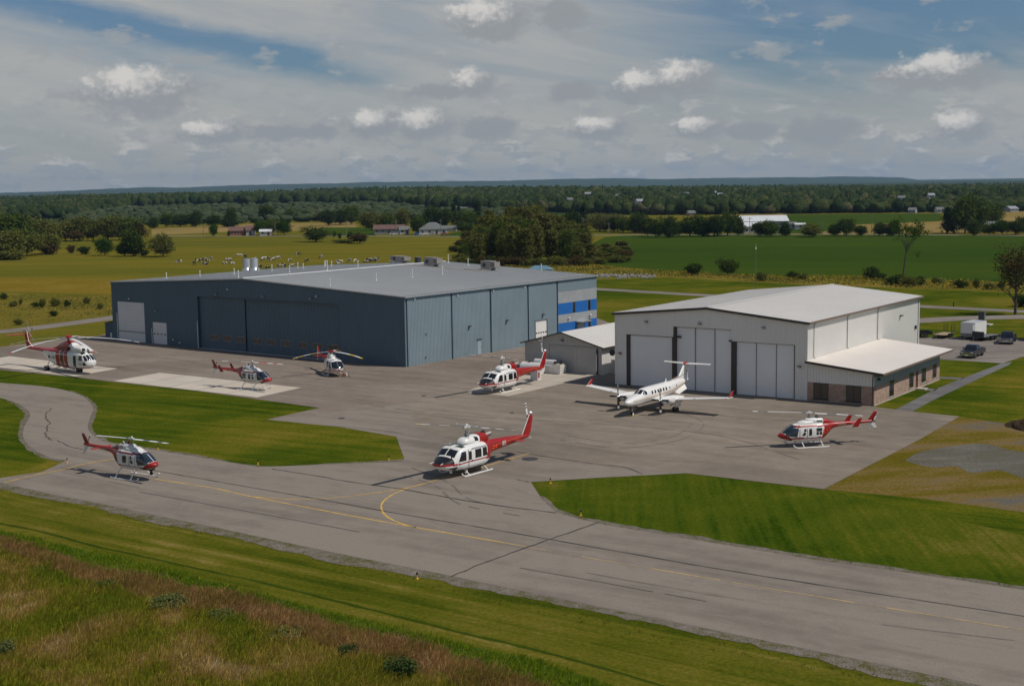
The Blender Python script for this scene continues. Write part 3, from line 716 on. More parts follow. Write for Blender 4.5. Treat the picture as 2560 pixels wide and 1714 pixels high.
# ------------------------------------------------------------------ three bladed single
def helicopter_three(label, pos, head):
    r = thing('helicopter', label, 'helicopter', (pos[0], pos[1], 0.03), R(head), 'red and white helicopters parked on the airfield')
    st = [(3.25, 0.95, 1.10, 0.1, 2, .5), (3.15, 0.80, 1.28, 0.45, 2.3, .45), (2.9, 0.66, 1.55, 0.72, 2.5, .42), (2.5, 0.56, 1.90, 0.88, 2.7, .42), (2.1, 0.52, 2.14, 0.95, 2.9, .42), (1.6, 0.50, 2.26, 0.97, 3, .42), (0.4, 0.50, 2.30, 0.97, 3, .42),
          (-0.7, 0.55, 2.28, 0.90, 2.8, .45), (-1.4, 0.80, 2.20, 0.72, 2.6, .5), (-2.0, 1.15, 2.12, 0.46, 2.3, .55), (-2.6, 1.42, 2.08, 0.30, 2, .5), (-6.6, 1.80, 2.12, 0.13, 2, .5), (-7.2, 1.88, 2.08, 0.08, 2, .5)]
    def paint(x, y, z):
        if x < -1.3: return 1
        if 0.86 < z < 0.93 or 1.0 < z < 1.06: return 1 if x > 2.2 else 0
        return 0
    b, bv = loft('fuselage', st, [WHITE, RED, BLACK], paint, r, 56, 0.08)
    for s in (1, -1):
        patch('windscreen', bv, [(s * 0.012, 1.16), (s * 0.80, 1.12), (s * 0.74, 1.94), (s * 0.012, 2.06)], 'x', GLASS, r, rings=5)
        patch('door_window', bv, [(2.65, 1.12), (1.75, 1.12), (1.72, 1.95), (2.15, 1.92)], 'y', GLASS, r, side=s)
        patch('cabin_window', bv, [(1.5, 1.14), (0.75, 1.14), (0.75, 1.94), (1.5, 1.96)], 'y', GLASS, r, side=s)
        patch('roof_window', bv, [(1.95, s * 0.2), (1.75, s * 0.2), (1.75, s * 0.72), (1.9, s * 0.72)], 'z', GLASS, r)
    loft('engine_cowling', [(1.0, 2.25, 2.30, 0.25, 2.2, .2), (0.75, 2.2, 2.58, 0.42, 2.6, .2), (0.2, 2.2, 2.74, 0.46, 2.8, .2), (-0.6, 2.15, 2.72, 0.46, 2.8, .2), (-1.4, 2.05, 2.55, 0.36, 2.4, .3), (-1.9, 2.05, 2.3, 0.2, 2, .3)], WHITE, None, r, 24, 0.1)
    MB().box(0.80, 0.86, -0.16, 0.16, 2.38, 2.52).build('air_intake', BLACK, r)
    MB().tube((-1.1, 0, 2.5), (-1.7, 0, 2.62), 0.17, 0.18, 12).build('exhaust_pipe', GREY, r, smooth=True, ang=40)
    mb = MB().tube((0, 0, 2.7), (0, 0, 3.15), 0.09, n=10)
    for a in (20, 140, 260): mb.tube((0.26 * math.cos(R(a)), 0.26 * math.sin(R(a)), 2.74), (0.24 * math.cos(R(a)), 0.24 * math.sin(R(a)), 3.1), 0.022, n=5)
    mb.build('rotor_mast', CHROME, r)
    hb = MB().tube((0, 0, 3.06), (0, 0, 3.14), 0.30, 0.30, 12).ball((0, 0, 3.16), 0.17, 1.3, 1.3, 0.7)
    for a in (33, 153, -87): hb.tube((0.25 * math.cos(R(a)), 0.25 * math.sin(R(a)), 3.1), (0.7 * math.cos(R(a)), 0.7 * math.sin(R(a)), 3.1), 0.07, n=6)
    hb.build('rotor_hub', RED, r)
    for a in (33, 153, -87):
        blade(r, (0, 0, 3.1), R(a), 0.6, 5.35, 0.35, [(0.32, BLADEW), (0.52, YEL), (0.7, BLADEW), (0.86, YEL), (0.9, BLADEW), (1, YEL)] if a != 33 else [(0.55, BLADEW), (0.72, YEL), (0.9, BLADEW), (1, YEL)], 0.62, 0.0)
    slab([(-6.5, 2.05), (-7.05, 2.05), (-7.45, 3.10), (-7.15, 3.10)], 0.10, 'y').build('tail_fin', RED, r)
    slab([(-6.6, 1.9), (-7.1, 1.95), (-7.25, 1.3), (-7.0, 1.3)], 0.10, 'y').build('lower_fin', RED, r)
    for s in (1, -1): slab([(-5.0, s * 0.12), (-5.45, s * 0.12), (-5.45, s * 1.25), (-5.0, s * 1.25)], 0.06, 'z', 1.95).build('stabiliser', RED, r)
    tail_rotor(r, (-6.75, -0.22, 2.15), 0.93, -1, (R(80), R(260)), [WHITE, BLACK], 0.18)
    skids(r, 1.05, -1.05, 1.08, 0.55, DWHITE, 0.6, 0.4)
    mb = MB().path([(1.1, -1.0, 0.55), (1.1, 1.0, 0.55)], 0.03).path([(0.2, -1.05, 0.5), (0.2, 1.05, 0.5)], 0.03)
    for s in (1, -1): mb.path([(1.9, s * 1.08, 0.42), (-1.1, s * 1.08, 0.42)], 0.03).path([(0.9, s * 1.08, 0.42), (0.9, s * 1.08, 0.06)], 0.03).path([(0.2, s * 1.08, 0.42), (0.2, s * 1.08, 0.06)], 0.03)
    mb.build('cargo_frame', GREY, r)
    MB().tube((2.75, 0.75, 0.35), (3.15, 0.85, 0.30), 0.17, 0.20, 12).build('searchlight', mat('orange_red_paint', (0.40, 0.09, 0.04), 0.5), r)
    MB().ball((3.05, 1.05, 0.38), 0.16).ball((3.05, 1.10, 0.15), 0.16).build('lamp', LAMP, r)
    MB().path([(2.9, 1.0, 0.55), (3.0, 1.35, 0.45), (3.05, 1.4, 0.08), (2.9, 1.0, 0.05)], 0.025).build('mirror_bracket', GREY, r)
    for s in (1, -1): MB().ball((2.2, s * 0.98, 0.95), 0.10, 1, 0.6, 1.3).build('mirror', DARKM, r)
    return r
helicopter_three('small helicopter with three drooping yellow banded blades before the dark sliding doors', (-24.05, 177.24), -67.2)

# ------------------------------------------------------------------ heavy five bladed helicopter
def helicopter_heavy(label, pos, head):
    r = thing('helicopter', label, 'helicopter', (pos[0], pos[1], 0.03), R(head), 'red and white helicopters parked on the airfield')
    st = [(5.75, 1.5, 1.75, 0.12, 2, .5), (5.6, 1.12, 2.12, 0.62, 2.3, .5), (5.2, 0.90, 2.42, 0.95, 2.6, .5), (4.7, 0.78, 2.70, 1.06, 2.9, .5), (4.1, 0.70, 3.00, 1.10, 3.2, .5), (3.4, 0.66, 3.06, 1.10, 3.6, .5), (1.0, 0.62, 3.08, 1.10, 3.8, .5), (-2.0, 0.62, 3.06, 1.10, 3.6, .5),
          (-3.6, 0.95, 3.02, 1.02, 3.2, .55), (-5.0, 1.55, 2.96, 0.85, 2.8, .55), (-6.3, 2.1, 2.9, 0.58, 2.5, .5), (-7.6, 2.2, 2.86, 0.42, 2.4, .5), (-10.4, 2.24, 2.75, 0.28, 2.2, .5), (-11.0, 2.3, 2.7, 0.2, 2, .5)]
    def paint(x, y, z):
        k = x + (z - 1.8) * 0.12
        if x < -5.6 and z > 2.35: return 1
        if 0.82 < z < 0.94 and x > -2.5: return 1
        if z > 2.62 and x < -1.6: return 1
        if -1.75 < k < 1.35:
            for a, b in ((-0.75, -0.65), (0.35, 0.45)):
                if a < k < b: return 2
            return 3 if -0.65 < k < 0.35 else 1
        return 0
    b, bv = loft('fuselage', st, [WHITE, RED, DWHITE, MAROON], paint, r, 44, 0.11)
    for s in (1, -1):
        patch('windscreen', bv, [(s * 0.06, 2.02), (s * 0.50, 1.98), (s * 0.46, 2.62), (s * 0.06, 2.66)], 'x', GLASS, r)
        patch('windscreen', bv, [(s * 0.56, 1.95), (s * 0.88, 1.88), (s * 0.82, 2.52), (s * 0.54, 2.60)], 'x', GLASS, r)
        patch('door_window', bv, [(4.95, 1.95), (4.15, 1.95), (4.15, 2.60), (4.62, 2.58)], 'y', GLASS, r, side=s)
        patch('chin_window', bv, [(5.42, 1.30), (5.02, 1.25), (5.02, 1.66), (5.40, 1.70)], 'y', GLASS, r, side=s)
        patch('roof_window', bv, [(4.55, s * 0.2), (4.1, s * 0.2), (4.1, s * 0.8), (4.5, s * 0.75)], 'z', GLASS, r)
        patch('cabin_window', bv, [(-3.4, 1.6), (-3.9, 1.75), (-3.9, 2.1), (-3.4, 2.1)], 'y', DARKM, r, side=s)
    patch('cabin_door', bv, [(3.45, 1.0), (2.75, 1.0), (2.75, 2.5), (3.45, 2.5)], 'y', BLACK, r, side=-1)
    patch('rear_ramp', bv, [(-4.1, 1.02), (-5.9, 1.72), (-5.9, 1.95), (-4.9, 1.65), (-4.2, 1.3)], 'y', mat('deep_green_paint', (0.02, 0.04, 0.03), 0.5), r, side=-1)
    loft('engine_cowling', [(4.35, 3.1, 3.3, 0.3, 2.4, .4), (4.25, 2.95, 3.62, 0.72, 2.6, .4), (3.4, 2.9, 3.72, 0.80, 3, .4), (2.0, 2.85, 3.80, 0.88, 3, .4)], WHITE, None, r, 30, 0.12)
    loft('transmission_fairing', [(2.02, 2.8, 3.80, 0.86, 3, .3), (1.2, 2.8, 4.12, 0.78, 2.8, .3), (0, 2.8, 4.30, 0.66, 2.6, .3), (-1.2, 2.8, 4.05, 0.55, 2.4, .3), (-3.2, 2.8, 3.30, 0.40, 2.2, .3), (-4.4, 2.8, 3.0, 0.2, 2, .3)], [WHITE, RED, MAROON], lambda x, y, z: 0 if x > 1.3 else (2 if -0.9 < x < -0.2 else 1), r, 30, 0.12)
    for s in (1, -1):
        MB().tube((4.28, s * 0.38, 3.35), (4.5, s * 0.38, 3.35), 0.22, 0.20, 12).build('air_intake', DARKM, r)
        MB().tube((1.7, s * 0.8, 3.35), (1.35, s * 1.08, 3.4), 0.24, 0.24, 12).build('exhaust_pipe', BLACK, r)
    MB().tube((0, 0, 4.2), (0, 0, 4.75), 0.16, n=12).build('rotor_mast', GREY, r)
    MB().tube((0, 0, 4.62), (0, 0, 4.78), 0.48, 0.44, 16).ball((0, 0, 4.84), 0.42, 1, 1, 0.62).build('rotor_hub', RED, r)
    for a in (133, 61, -11, -83, -155):
        az = R(a); MB().tube((0.4 * math.cos(az), 0.4 * math.sin(az), 4.7), (1.35 * math.cos(az), 1.35 * math.sin(az), 4.66), 0.12, 0.09, 8).build('blade_grip', GREY, r)
        red = a in (-83, -11); blade(r, (0, 0, 4.7), az, 1.2, 9.45, 0.46, [(0.90, BLADEW), (0.93, BLADER), (0.97, BLADEW), (1, BLADER)] if red else [(0.86, BLADEW), (0.92, BLADEG), (1, BLADEW)], 1.15, 0.0)
    slab([(-9.6, 2.35), (-11.0, 2.3), (-11.3, 2.9), (-11.75, 4.85), (-11.0, 4.85), (-10.6, 3.4)], 0.34, 'y').build('tail_fin', RED, r)
    MB().path([(-9.7, 0, 2.75), (-10.62, -0.1, 3.5), (-10.98, -0.1, 4.85)], 0.05, 6).build('fin_edge', WHITE, r)
    slab([(-10.95, -0.1), (-11.85, -0.1), (-11.75, -2.9), (-11.05, -2.9)], 0.12, 'z', 4.55).build('stabiliser', RED, r)
    tail_rotor(r, (-11.35, 0.36, 4.72), 1.6, 1, [R(100 + 72 * i) for i in range(5)], [WHITE, BLACK], 0.20)
    # fixed main wheels on struts, tail wheel
    for s in (1, -1):
        MB().path([(-2.6, s * 1.02, 2.45), (-3.3, s * 1.62, 0.45)], 0.07).path([(-1.8, s * 1.0, 1.0), (-3.3, s * 1.62, 0.45)], 0.05).build('landing_strut', WHITE, r)
        for wx, wy, wr in ((-3.3, s * 1.62 - 0.17, 0.36), (-3.3, s * 1.62 + 0.17, 0.36), (2.05, s * 0.24 + 0.2, 0.33)):
            w = MB().tube((wx, wy - 0.10, wr), (wx, wy + 0.10, wr), wr, n=18).build('wheel', TYRE, r)
            MB().tube((wx, wy - 0.11, wr), (wx, wy + 0.11, wr), 0.15, n=12).build('rim', GREY, w)
    MB().path([(2.05, 0.2, 0.75), (2.05, 0.2, 0.33)], 0.09).build('nose_strut', WHITE, r)
    MB().box(-2.6, 1.2, -1.14, -1.08, 2.42, 2.50).build('equipment_rail', WHITE, r)
    MB().box(2.7, 3.5, -1.3, -1.1, 0.55, 0.62).path([(2.75, -1.2, 0.9), (2.75, -1.25, 0.4)], 0.025).path([(3.4, -1.2, 0.9), (3.4, -1.25, 0.4)], 0.025).build('boarding_step', DWHITE, r)
    MB().box(-1.5, 1.6, -0.2, 0.2, 0.42, 0.62).build('belly_beam', DWHITE, r)
    MB().path([(3.9, 0.9, 3.0), (4.3, 1.35, 2.95), (4.9, 1.35, 2.85)], 0.04).build('air_probe', WHITE, r)
    MB().ball((5.7, 0.2, 1.25), 0.12).build('landing_light', LAMP, r)
    side_text('ACH', 0.42, mat('red_lettering', (0.30, 0.04, 0.03), 0.5), r, bv, -3.45, 1.75, -1, name='lettering')
    side_text('89', 0.55, BLACK, r, bv, -2.45, 1.7, -1, name='number')
    side_text('C-FBHC', 0.30, RED, r, bv, 3.9, 1.32, -1, name='registration')
    return r
helicopter_heavy('big helicopter with five long white blades and red bands on the left concrete pad', (-61.38, 184.21), -41.3)

# ------------------------------------------------------------------ twin propeller aeroplane
def aeroplane(label, pos, head):
    r = thing('twin_propeller_aeroplane', label, 'aeroplane', (pos[0], pos[1], 0.0), R(head))
    # x = 0 at the nose tip, negative towards the tail
    st = [(0.0, 1.52, 1.60, 0.04, 2, .5), (-0.12, 1.38, 1.74, 0.20, 2, .5), (-0.6, 1.20, 1.92, 0.42, 2.1, .5), (-1.3, 1.10, 2.10, 0.58, 2.2, .5), (-2.2, 1.06, 2.24, 0.68, 2.3, .5), (-2.7, 1.05, 2.44, 0.71, 2.3, .48), (-3.15, 1.05, 2.64, 0.73, 2.3, .47), (-3.7, 1.05, 2.74, 0.74, 2.3, .47), (-5, 1.05, 2.78, 0.74, 2.3, .47), (-8.6, 1.08, 2.78, 0.73, 2.3, .5),
          (-10.2, 1.36, 2.76, 0.60, 2.2, .52), (-11.8, 1.72, 2.72, 0.42, 2.1, .55), (-13.2, 2.08, 2.64, 0.24, 2, .6), (-14.1, 2.36, 2.52, 0.06, 2, .6)]
    def paint(x, y, z):
        b = 1.72 + max(0, -x - 9) * 0.16 - max(0, 2.0 + x) * 0.12
        if b < z < b + 0.035 or b + 0.11 < z < b + 0.145: return 1
        return 0
    b, bv = loft('fuselage', st, [WHITE], None, r, 44, 0.12)
    for s in (1, -1):
        patch('windscreen', bv, [(s * 0.04, 2.30), (s * 0.44, 2.27), (s * 0.38, 2.60), (s * 0.04, 2.66)], 'x', GLASS, r)
        patch('cockpit_window', bv, [(-2.78, 2.20), (-3.02, 2.18), (-3.05, 2.50)], 'y', GLASS, r, side=s)
        patch('cockpit_window', bv, [(-3.12, 2.16), (-3.50, 2.14), (-3.54, 2.42), (-3.36, 2.56), (-3.12, 2.52)], 'y', GLASS, r, side=s)
        for i, x in enumerate((-4.6, -5.25, -5.9, -6.5, -7.1, -7.7)):
            patch('cabin_window', bv, [(x + 0.17 * math.cos(t), 2.22 + 0.20 * math.sin(t)) for t in [k * math.pi / 5 for k in range(10)]], 'y', GLASS, r, side=s, per=1)
        for x, rr in ((-8.5, 0.10), (-10.3, 0.10)): patch('cabin_window', bv, [(x + rr * math.cos(t), 2.24 + rr * 1.4 * math.sin(t)) for t in [k * math.pi / 4 for k in range(8)]], 'y', GLASS, r, side=s, per=1)
        for dz, m in ((0, BROWN), (0.10, GOLD), (0.17, GOLD)):
            q = []
            for i in range(48):
                x = -0.9 - i * 0.26; z = 1.60 + dz + 0.022 * max(0, -x - 1) + 0.07 * max(0, -x - 9.4)
                h = bv.ray_cast(Vector((x, s * 5, z)), Vector((0, -s, 0)))[0]
                if h: q.append((x, h.y + s * 0.006, z))
            if len(q) > 3: MB().path(q, 0.013 if dz else 0.02, 4).build('stripe', m, r)
        # wing
        root_le, root_te, tip_le, tip_te = -5.0, -7.35, -6.25, -7.40; y0, y1 = 0.55, 8.83; z0, z1 = 1.28, 1.98
        mb = MB(); n = 10; secs = []
        for i in range(n + 1):
            t = i / n; y = y0 + (y1 - y0) * t; le = root_le + (tip_le - root_le) * t ** 0.9; te = root_te + (tip_te - root_te) * t; z = z0 + (z1 - z0) * t; c = le - te; th = c * 0.075
            secs.append([(le, s * y, z), (le - 0.08 * c, s * y, z + th * 0.55), (le - 0.35 * c, s * y, z + th * 0.75), (te, s * y, z), (le - 0.35 * c, s * y, z - th * 0.55), (le - 0.06 * c, s * y, z - th * 0.40)])
        mb.v = [p for q in secs for p in q]
        for i in range(n):
            for j in range(6): mb.f.append([i * 6 + j, i * 6 + (j + 1) % 6, (i + 1) * 6 + (j + 1) % 6, (i + 1) * 6 + j]); mb.m.append(0)
        mb.f.append([n * 6 + j for j in range(6)]); mb.m.append(0)
        mb.build('wing', WHITE, r, smooth=True, ang=30)
        for a0, a1 in ((0.42, 0.46), (0.98, 1.0)):
            pass
        MB().box(-5.0 - 0.6, -6.9, s * 5.2, s * 5.23, 1.66, 1.76).build('flap_track', GREY, r)
        mb = MB(); slab([(-6.35, 1.98), (-7.40, 1.98), (-7.78, 2.62), (-7.38, 2.62)], 0.06, 'y', s * 8.88, mb=mb); w = mb.build('winglet', RED, r)
        MB().box(-6.1, -7.4, s * 8.74, s * 8.93, 1.93, 2.02).build('wing_tip', WHITE, r)
        # engine nacelle
        N_, nb = loft('engine_nacelle', [(-3.05, 1.60, 1.86, 0.14, 2, .5), (-3.2, 1.42, 1.98, 0.28, 2.2, .55), (-3.7, 1.10, 2.02, 0.40, 2.4, .6), (-4.6, 1.02, 2.00, 0.46, 2.5, .6), (-5.6, 1.00, 1.92, 0.46, 2.5, .6), (-6.6, 1.05, 1.80, 0.42, 2.4, .6), (-7.4, 1.20, 1.66, 0.32, 2.2, .55), (-8.2, 1.38, 1.50, 0.08, 2, .5)], WHITE, None, r, 28, 0.1, y0=s * 2.62)
        MB().ball((-3.12, s * 2.62, 1.28), 0.20, 0.5, 1.3, 0.8).build('air_intake', BLACK, r)
        for q in (1, -1): MB().path([(-3.55, s * 2.62 + q * 0.36, 1.55), (-3.75, s * 2.62 + q * 0.55, 1.50), (-4.2, s * 2.62 + q * 0.58, 1.46)], 0.09, 8).build('exhaust_stack', mat('heat_stained_metal', (0.42, 0.36, 0.30), 0.35, 0.8), r)
        MB().tube((-3.06, s * 2.62, 1.73), (-2.72, s * 2.62, 1.73), 0.19, 0.06, 14).ball((-2.72, s * 2.62, 1.73), 0.065).build('spinner', CHROME, r, smooth=True, ang=60)
        for k in range(4):
            a = R(90 * k + 2); mb = MB(); dy, dz_ = math.cos(a), math.sin(a); py, pz = -dz_, dy
            pr = [(0.12, 0.06), (0.35, 0.09), (0.7, 0.11), (1.05, 0.10), (1.33, 0.06)]
            v = []
            for rr, w in pr:
                for q in (1, -1): v.append((-2.92 - q * 0.06, s * 2.62 + dy * rr + py * w * q, 1.73 + dz_ * rr + pz * w * q)); v.append((-2.90 - q * 0.06, s * 2.62 + dy * rr + py * w * q, 1.73 + dz_ * rr + pz * w * q))
            f = []
            for i in range(len(pr) - 1):
                o = i * 4; f += [(o, o + 4, o + 6, o + 2), (o + 1, o + 3, o + 7, o + 5), (o, o + 1, o + 5, o + 4), (o + 2, o + 6, o + 7, o + 3)]
            mb.add(v, f); mb.m = [1 if i >= (len(pr) - 2) * 4 else 0 for i in range(len(f))]
            mb.build('propeller_blade', [DARKM if dz_ < 0.5 else GREY, WHITE], r)
        # main gear, two wheels each
        MB().tube((-6.15, s * 2.62, 1.2), (-6.3, s * 2.62, 0.34), 0.07, n=8).box(-5.8, -6.7, s * 2.62 - 0.45, s * 2.62 - 0.42, 0.62, 1.15).box(-5.8, -6.7, s * 2.62 + 0.42, s * 2.62 + 0.45, 0.62, 1.15).build('main_gear', WHITE, r)
        for d in (-0.2, 0.2):
            w = MB().tube((-6.3, s * 2.62 + d - 0.09, 0.27), (-6.3, s * 2.62 + d + 0.09, 0.27), 0.27, n=18).build('wheel', TYRE, r)
            MB().tube((-6.3, s * 2.62 + d - 0.10, 0.27), (-6.3, s * 2.62 + d + 0.10, 0.27), 0.11, n=10).build('rim', GREY, w)
        mb = MB().poly([(-10.2, s * 0.25, 1.45), (-12.9, s * 0.15, 2.05), (-12.6, s * 0.62, 1.55), (-10.9, s * 0.55, 1.15)]); mb.prism([(-10.2, s * 0.25, 1.45), (-12.9, s * 0.15, 2.05), (-12.6, s * 0.62, 1.55), (-10.9, s * 0.55, 1.15)], (0, 0.03, 0.02)); mb.build('ventral_fin', WHITE, r)
        slab([(-12.95, s * 0.1), (-13.95, s * 0.1), (-14.1, s * 2.80), (-13.6, s * 2.80)], 0.10, 'z', 4.32).build('tailplane', WHITE, r)
        MB().box(-13.5, -14.15, s * 2.78, s * 2.86, 4.27, 4.37).build('tailplane_tip', WHITE, r)
    MB().tube((-1.45, 0, 1.15), (-1.5, 0, 0.30), 0.055, n=8).path([(-1.9, 0, 1.1), (-1.5, 0, 0.5)], 0.03).box(-1.2, -1.9, -0.3, -0.28, 0.75, 1.12).box(-1.2, -1.9, 0.28, 0.3, 0.75, 1.12).build('nose_gear', CHROME, r)
    w = MB().tube((-1.5, -0.09, 0.24), (-1.5, 0.09, 0.24), 0.24, n=18).build('nose_wheel', WHITE, r)
    MB().tube((-1.5, -0.10, 0.245), (-1.5, 0.10, 0.245), 0.245, 0.245, 18).build('tyre', TYRE, w)
    MB().tube((-1.5, -0.115, 0.24), (-1.5, 0.115, 0.24), 0.14, n=14).build('rim', WHITE, w)
    slab([(-11.65, 2.6), (-13.95, 2.42), (-14.05, 4.3), (-13.0, 4.3), (-11.75, 3.02)], 0.24, 'y').build('tail_fin', WHITE, r)
    slab([(-9.1, 2.66), (-12.2, 2.5), (-12.0, 3.06), (-11.6, 2.98), (-10.6, 2.86)], 0.14, 'y').build('dorsal_fin', WHITE, r)
    MB().ball((-13.45, 0, 4.32), 0.17, 3.6, 0.75, 1.1).build('fin_bullet', RED, r)
    for s in (1, -1):
        for z in (2.98, 3.06): MB().tube((-10.4, s * 0.125, z - 0.14), (-13.5, s * 0.125, z + 0.16), 0.011, n=4).build('stripe', BROWN, r)
    MB().path([(-12.75, 0.1, 3.98), (-13.95, 0.1, 4.12)], 0.014, 4).build('stripe', RED, r)
    slab([(-8.6, 2.76), (-8.95, 2.76), (-9.0, 3.12), (-8.85, 3.12)], 0.05, 'y').build('antenna', WHITE, r)
    MB().box(-13.4, -13.6, 0.12, 0.135, 3.4, 3.52).build('emblem', BLACK, r)
    side_text('C-GPHC', 0.46, mat('red_lettering', (0.30, 0.04, 0.03), 0.5), r, bv, -8.15, 1.30, 1, name='registration')
    side_text('C-GPHC', 0.46, mat('red_lettering', (0.30, 0.04, 0.03), 0.5), r, bv, -9.9, 1.30, -1, name='registration')
    MB().box(-1.25, -1.45, -0.2, 0.2, 0.0, 0.10).build('wheel_chock', YEL, r)
    return r
aeroplane('white twin propeller aeroplane with red wing tips in front of the white hangar', (11.94, 140.6), -125.6)
# ------------------------------------------------------------------ ribbed metal walls
def ribwall(mb, x0, x1, top, fn, openings=(), period=0.3, rib=0.10, depth=0.03, zb=0.0, m=0):
    """vertical ribbed cladding between x0 and x1; fn(x, out, z) maps to 3D; openings = (xa, xb, za, zb)"""
    cuts = {x0, x1}
    for o in openings: cuts.add(o[0]); cuts.add(o[1])
    x = x0
    while x < x1: cuts.add(x); cuts.add(min(x1, x + period - rib)); x += period
    if callable(top): cuts.update(getattr(top, 'breaks', ()))
    cs = sorted(c for c in cuts if x0 <= c <= x1)
    T = top if callable(top) else (lambda x: top)
    def isrib(xm): return ((xm - x0) % period) > period - rib
    prev = 0.0
    for a, b in zip(cs[:-1], cs[1:]):
        if b - a < 1e-4: continue
        xm = (a + b) / 2; d = depth if isrib(xm) else 0.0
        spans = [[zb, None]]
        for oa, ob, za, zt in openings:
            if oa <= xm <= ob:
                new = []
                for lo, hi in spans:
                    hi_ = T(xm) if hi is None else hi
                    if za > lo + 1e-6: new.append([lo, za])
                    if zt < hi_ - 1e-6: new.append([zt, hi])
                spans = new
        for lo, hi in spans:
            ha, hb = (T(a), T(b)) if hi is None else (hi, hi)
            mb.add([fn(a, d, lo), fn(b, d, lo), fn(b, d, hb), fn(a, d, ha)], [(0, 1, 2, 3)], m)
            if d: mb.add([fn(a, 0, lo), fn(a, d, lo), fn(a, d, ha), fn(a, 0, ha), fn(b, d, lo), fn(b, 0, lo), fn(b, 0, hb), fn(b, d, hb)], [(0, 1, 2, 3), (4, 5, 6, 7)], m)
    return mb
class Gable:
    def __init__(s, a, b, eave, ridge): s.a, s.b, s.e, s.r = a, b, eave, ridge; s.breaks = ((a + b) / 2,)
    def __call__(s, x): h = (s.b - s.a) / 2; return s.e + (s.r - s.e) * (1 - abs(x - (s.a + s.b) / 2) / h)
def roof_sheet(mb, a0, z0, a1, z1, b0, b1, pitch=0.61, rib=0.07, h=0.05, m=0):
    """roof slope running from (a0, z0) to (a1, z1), standing seams down the slope; b along the ridge"""
    up = Vector((-(z1 - z0), 0, a1 - a0)).normalized()
    if up.z < 0: up = -up
    n = int((b1 - b0) / pitch); dv = Vector((0, 0, 0))
    P = lambda a, z, b, k: (a + up.x * k, b, z + up.z * k)
    mb.add([P(a0, z0, b0, 0), P(a1, z1, b0, 0), P(a1, z1, b1, 0), P(a0, z0, b1, 0), P(a0, z0, b0, -0.12), P(a1, z1, b0, -0.12), P(a1, z1, b1, -0.12), P(a0, z0, b1, -0.12)],
           [(0, 1, 2, 3), (7, 6, 5, 4), (0, 3, 7, 4), (1, 5, 6, 2), (0, 4, 5, 1), (3, 2, 6, 7)], m)
    for i in range(n + 1):
        b = b0 + i * pitch; c = min(b1, b + rib)
        mb.add([P(a0, z0, b, 0), P(a0, z0, b, h), P(a0, z0, c, h), P(a0, z0, c, 0), P(a1, z1, b, 0), P(a1, z1, b, h), P(a1, z1, c, h), P(a1, z1, c, 0)],
               [(0, 4, 5, 1), (1, 5, 6, 2), (2, 6, 7, 3), (0, 1, 2, 3)], m)
    return mb

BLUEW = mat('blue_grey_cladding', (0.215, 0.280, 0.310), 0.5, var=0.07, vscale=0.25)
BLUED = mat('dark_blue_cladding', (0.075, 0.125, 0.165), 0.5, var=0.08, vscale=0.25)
BTRIM = mat('dark_blue_trim', (0.050, 0.085, 0.115), 0.45)
BROOF = mat('grey_blue_roof', (0.475, 0.480, 0.470), 0.6, var=0.05, vscale=0.12, dirt=(0.42, 0.425, 0.42))
RIDGE = mat('pale_ridge_metal', (0.62, 0.62, 0.61), 0.45)
DOORG = mat('pale_grey_door', (0.62, 0.63, 0.64), 0.5, var=0.04)
VIVID = mat('vivid_blue_panel', (0.015, 0.13, 0.42), 0.4)
SILV = mat('silver_grey_panel', (0.36, 0.37, 0.38), 0.45, 0.1)
CLADG = mat('grey_cladding_shade', (0.52, 0.53, 0.52), 0.5, var=0.05)
CLADW = mat('white_cladding', (0.76, 0.74, 0.70), 0.5, var=0.03, vscale=0.3, dirt=(0.70, 0.67, 0.62))
WROOF = mat('white_roof', (0.62, 0.59, 0.545), 0.6, var=0.04, vscale=0.1, dirt=(0.55, 0.52, 0.47))
BTRIM2 = mat('dark_brown_trim', (0.045, 0.036, 0.030), 0.5)
BRTRIM = mat('brown_gutter', (0.17, 0.12, 0.09), 0.5)
BRICK = mat('pinkish_brown_block', (0.40, 0.27, 0.205), 0.9, var=0.22, vscale=2.5)
MORTAR = mat('mortar', (0.30, 0.25, 0.21), 0.95)
WINF = mat('bronze_window_frame', (0.03, 0.025, 0.022), 0.5)
BLIND = mat('window_blind_glass', (0.055, 0.045, 0.038), 0.15, spec=0.8)
CONC = mat('concrete', (0.46, 0.41, 0.35), 0.9, var=0.10, vscale=0.35, dirt=(0.36, 0.32, 0.28))

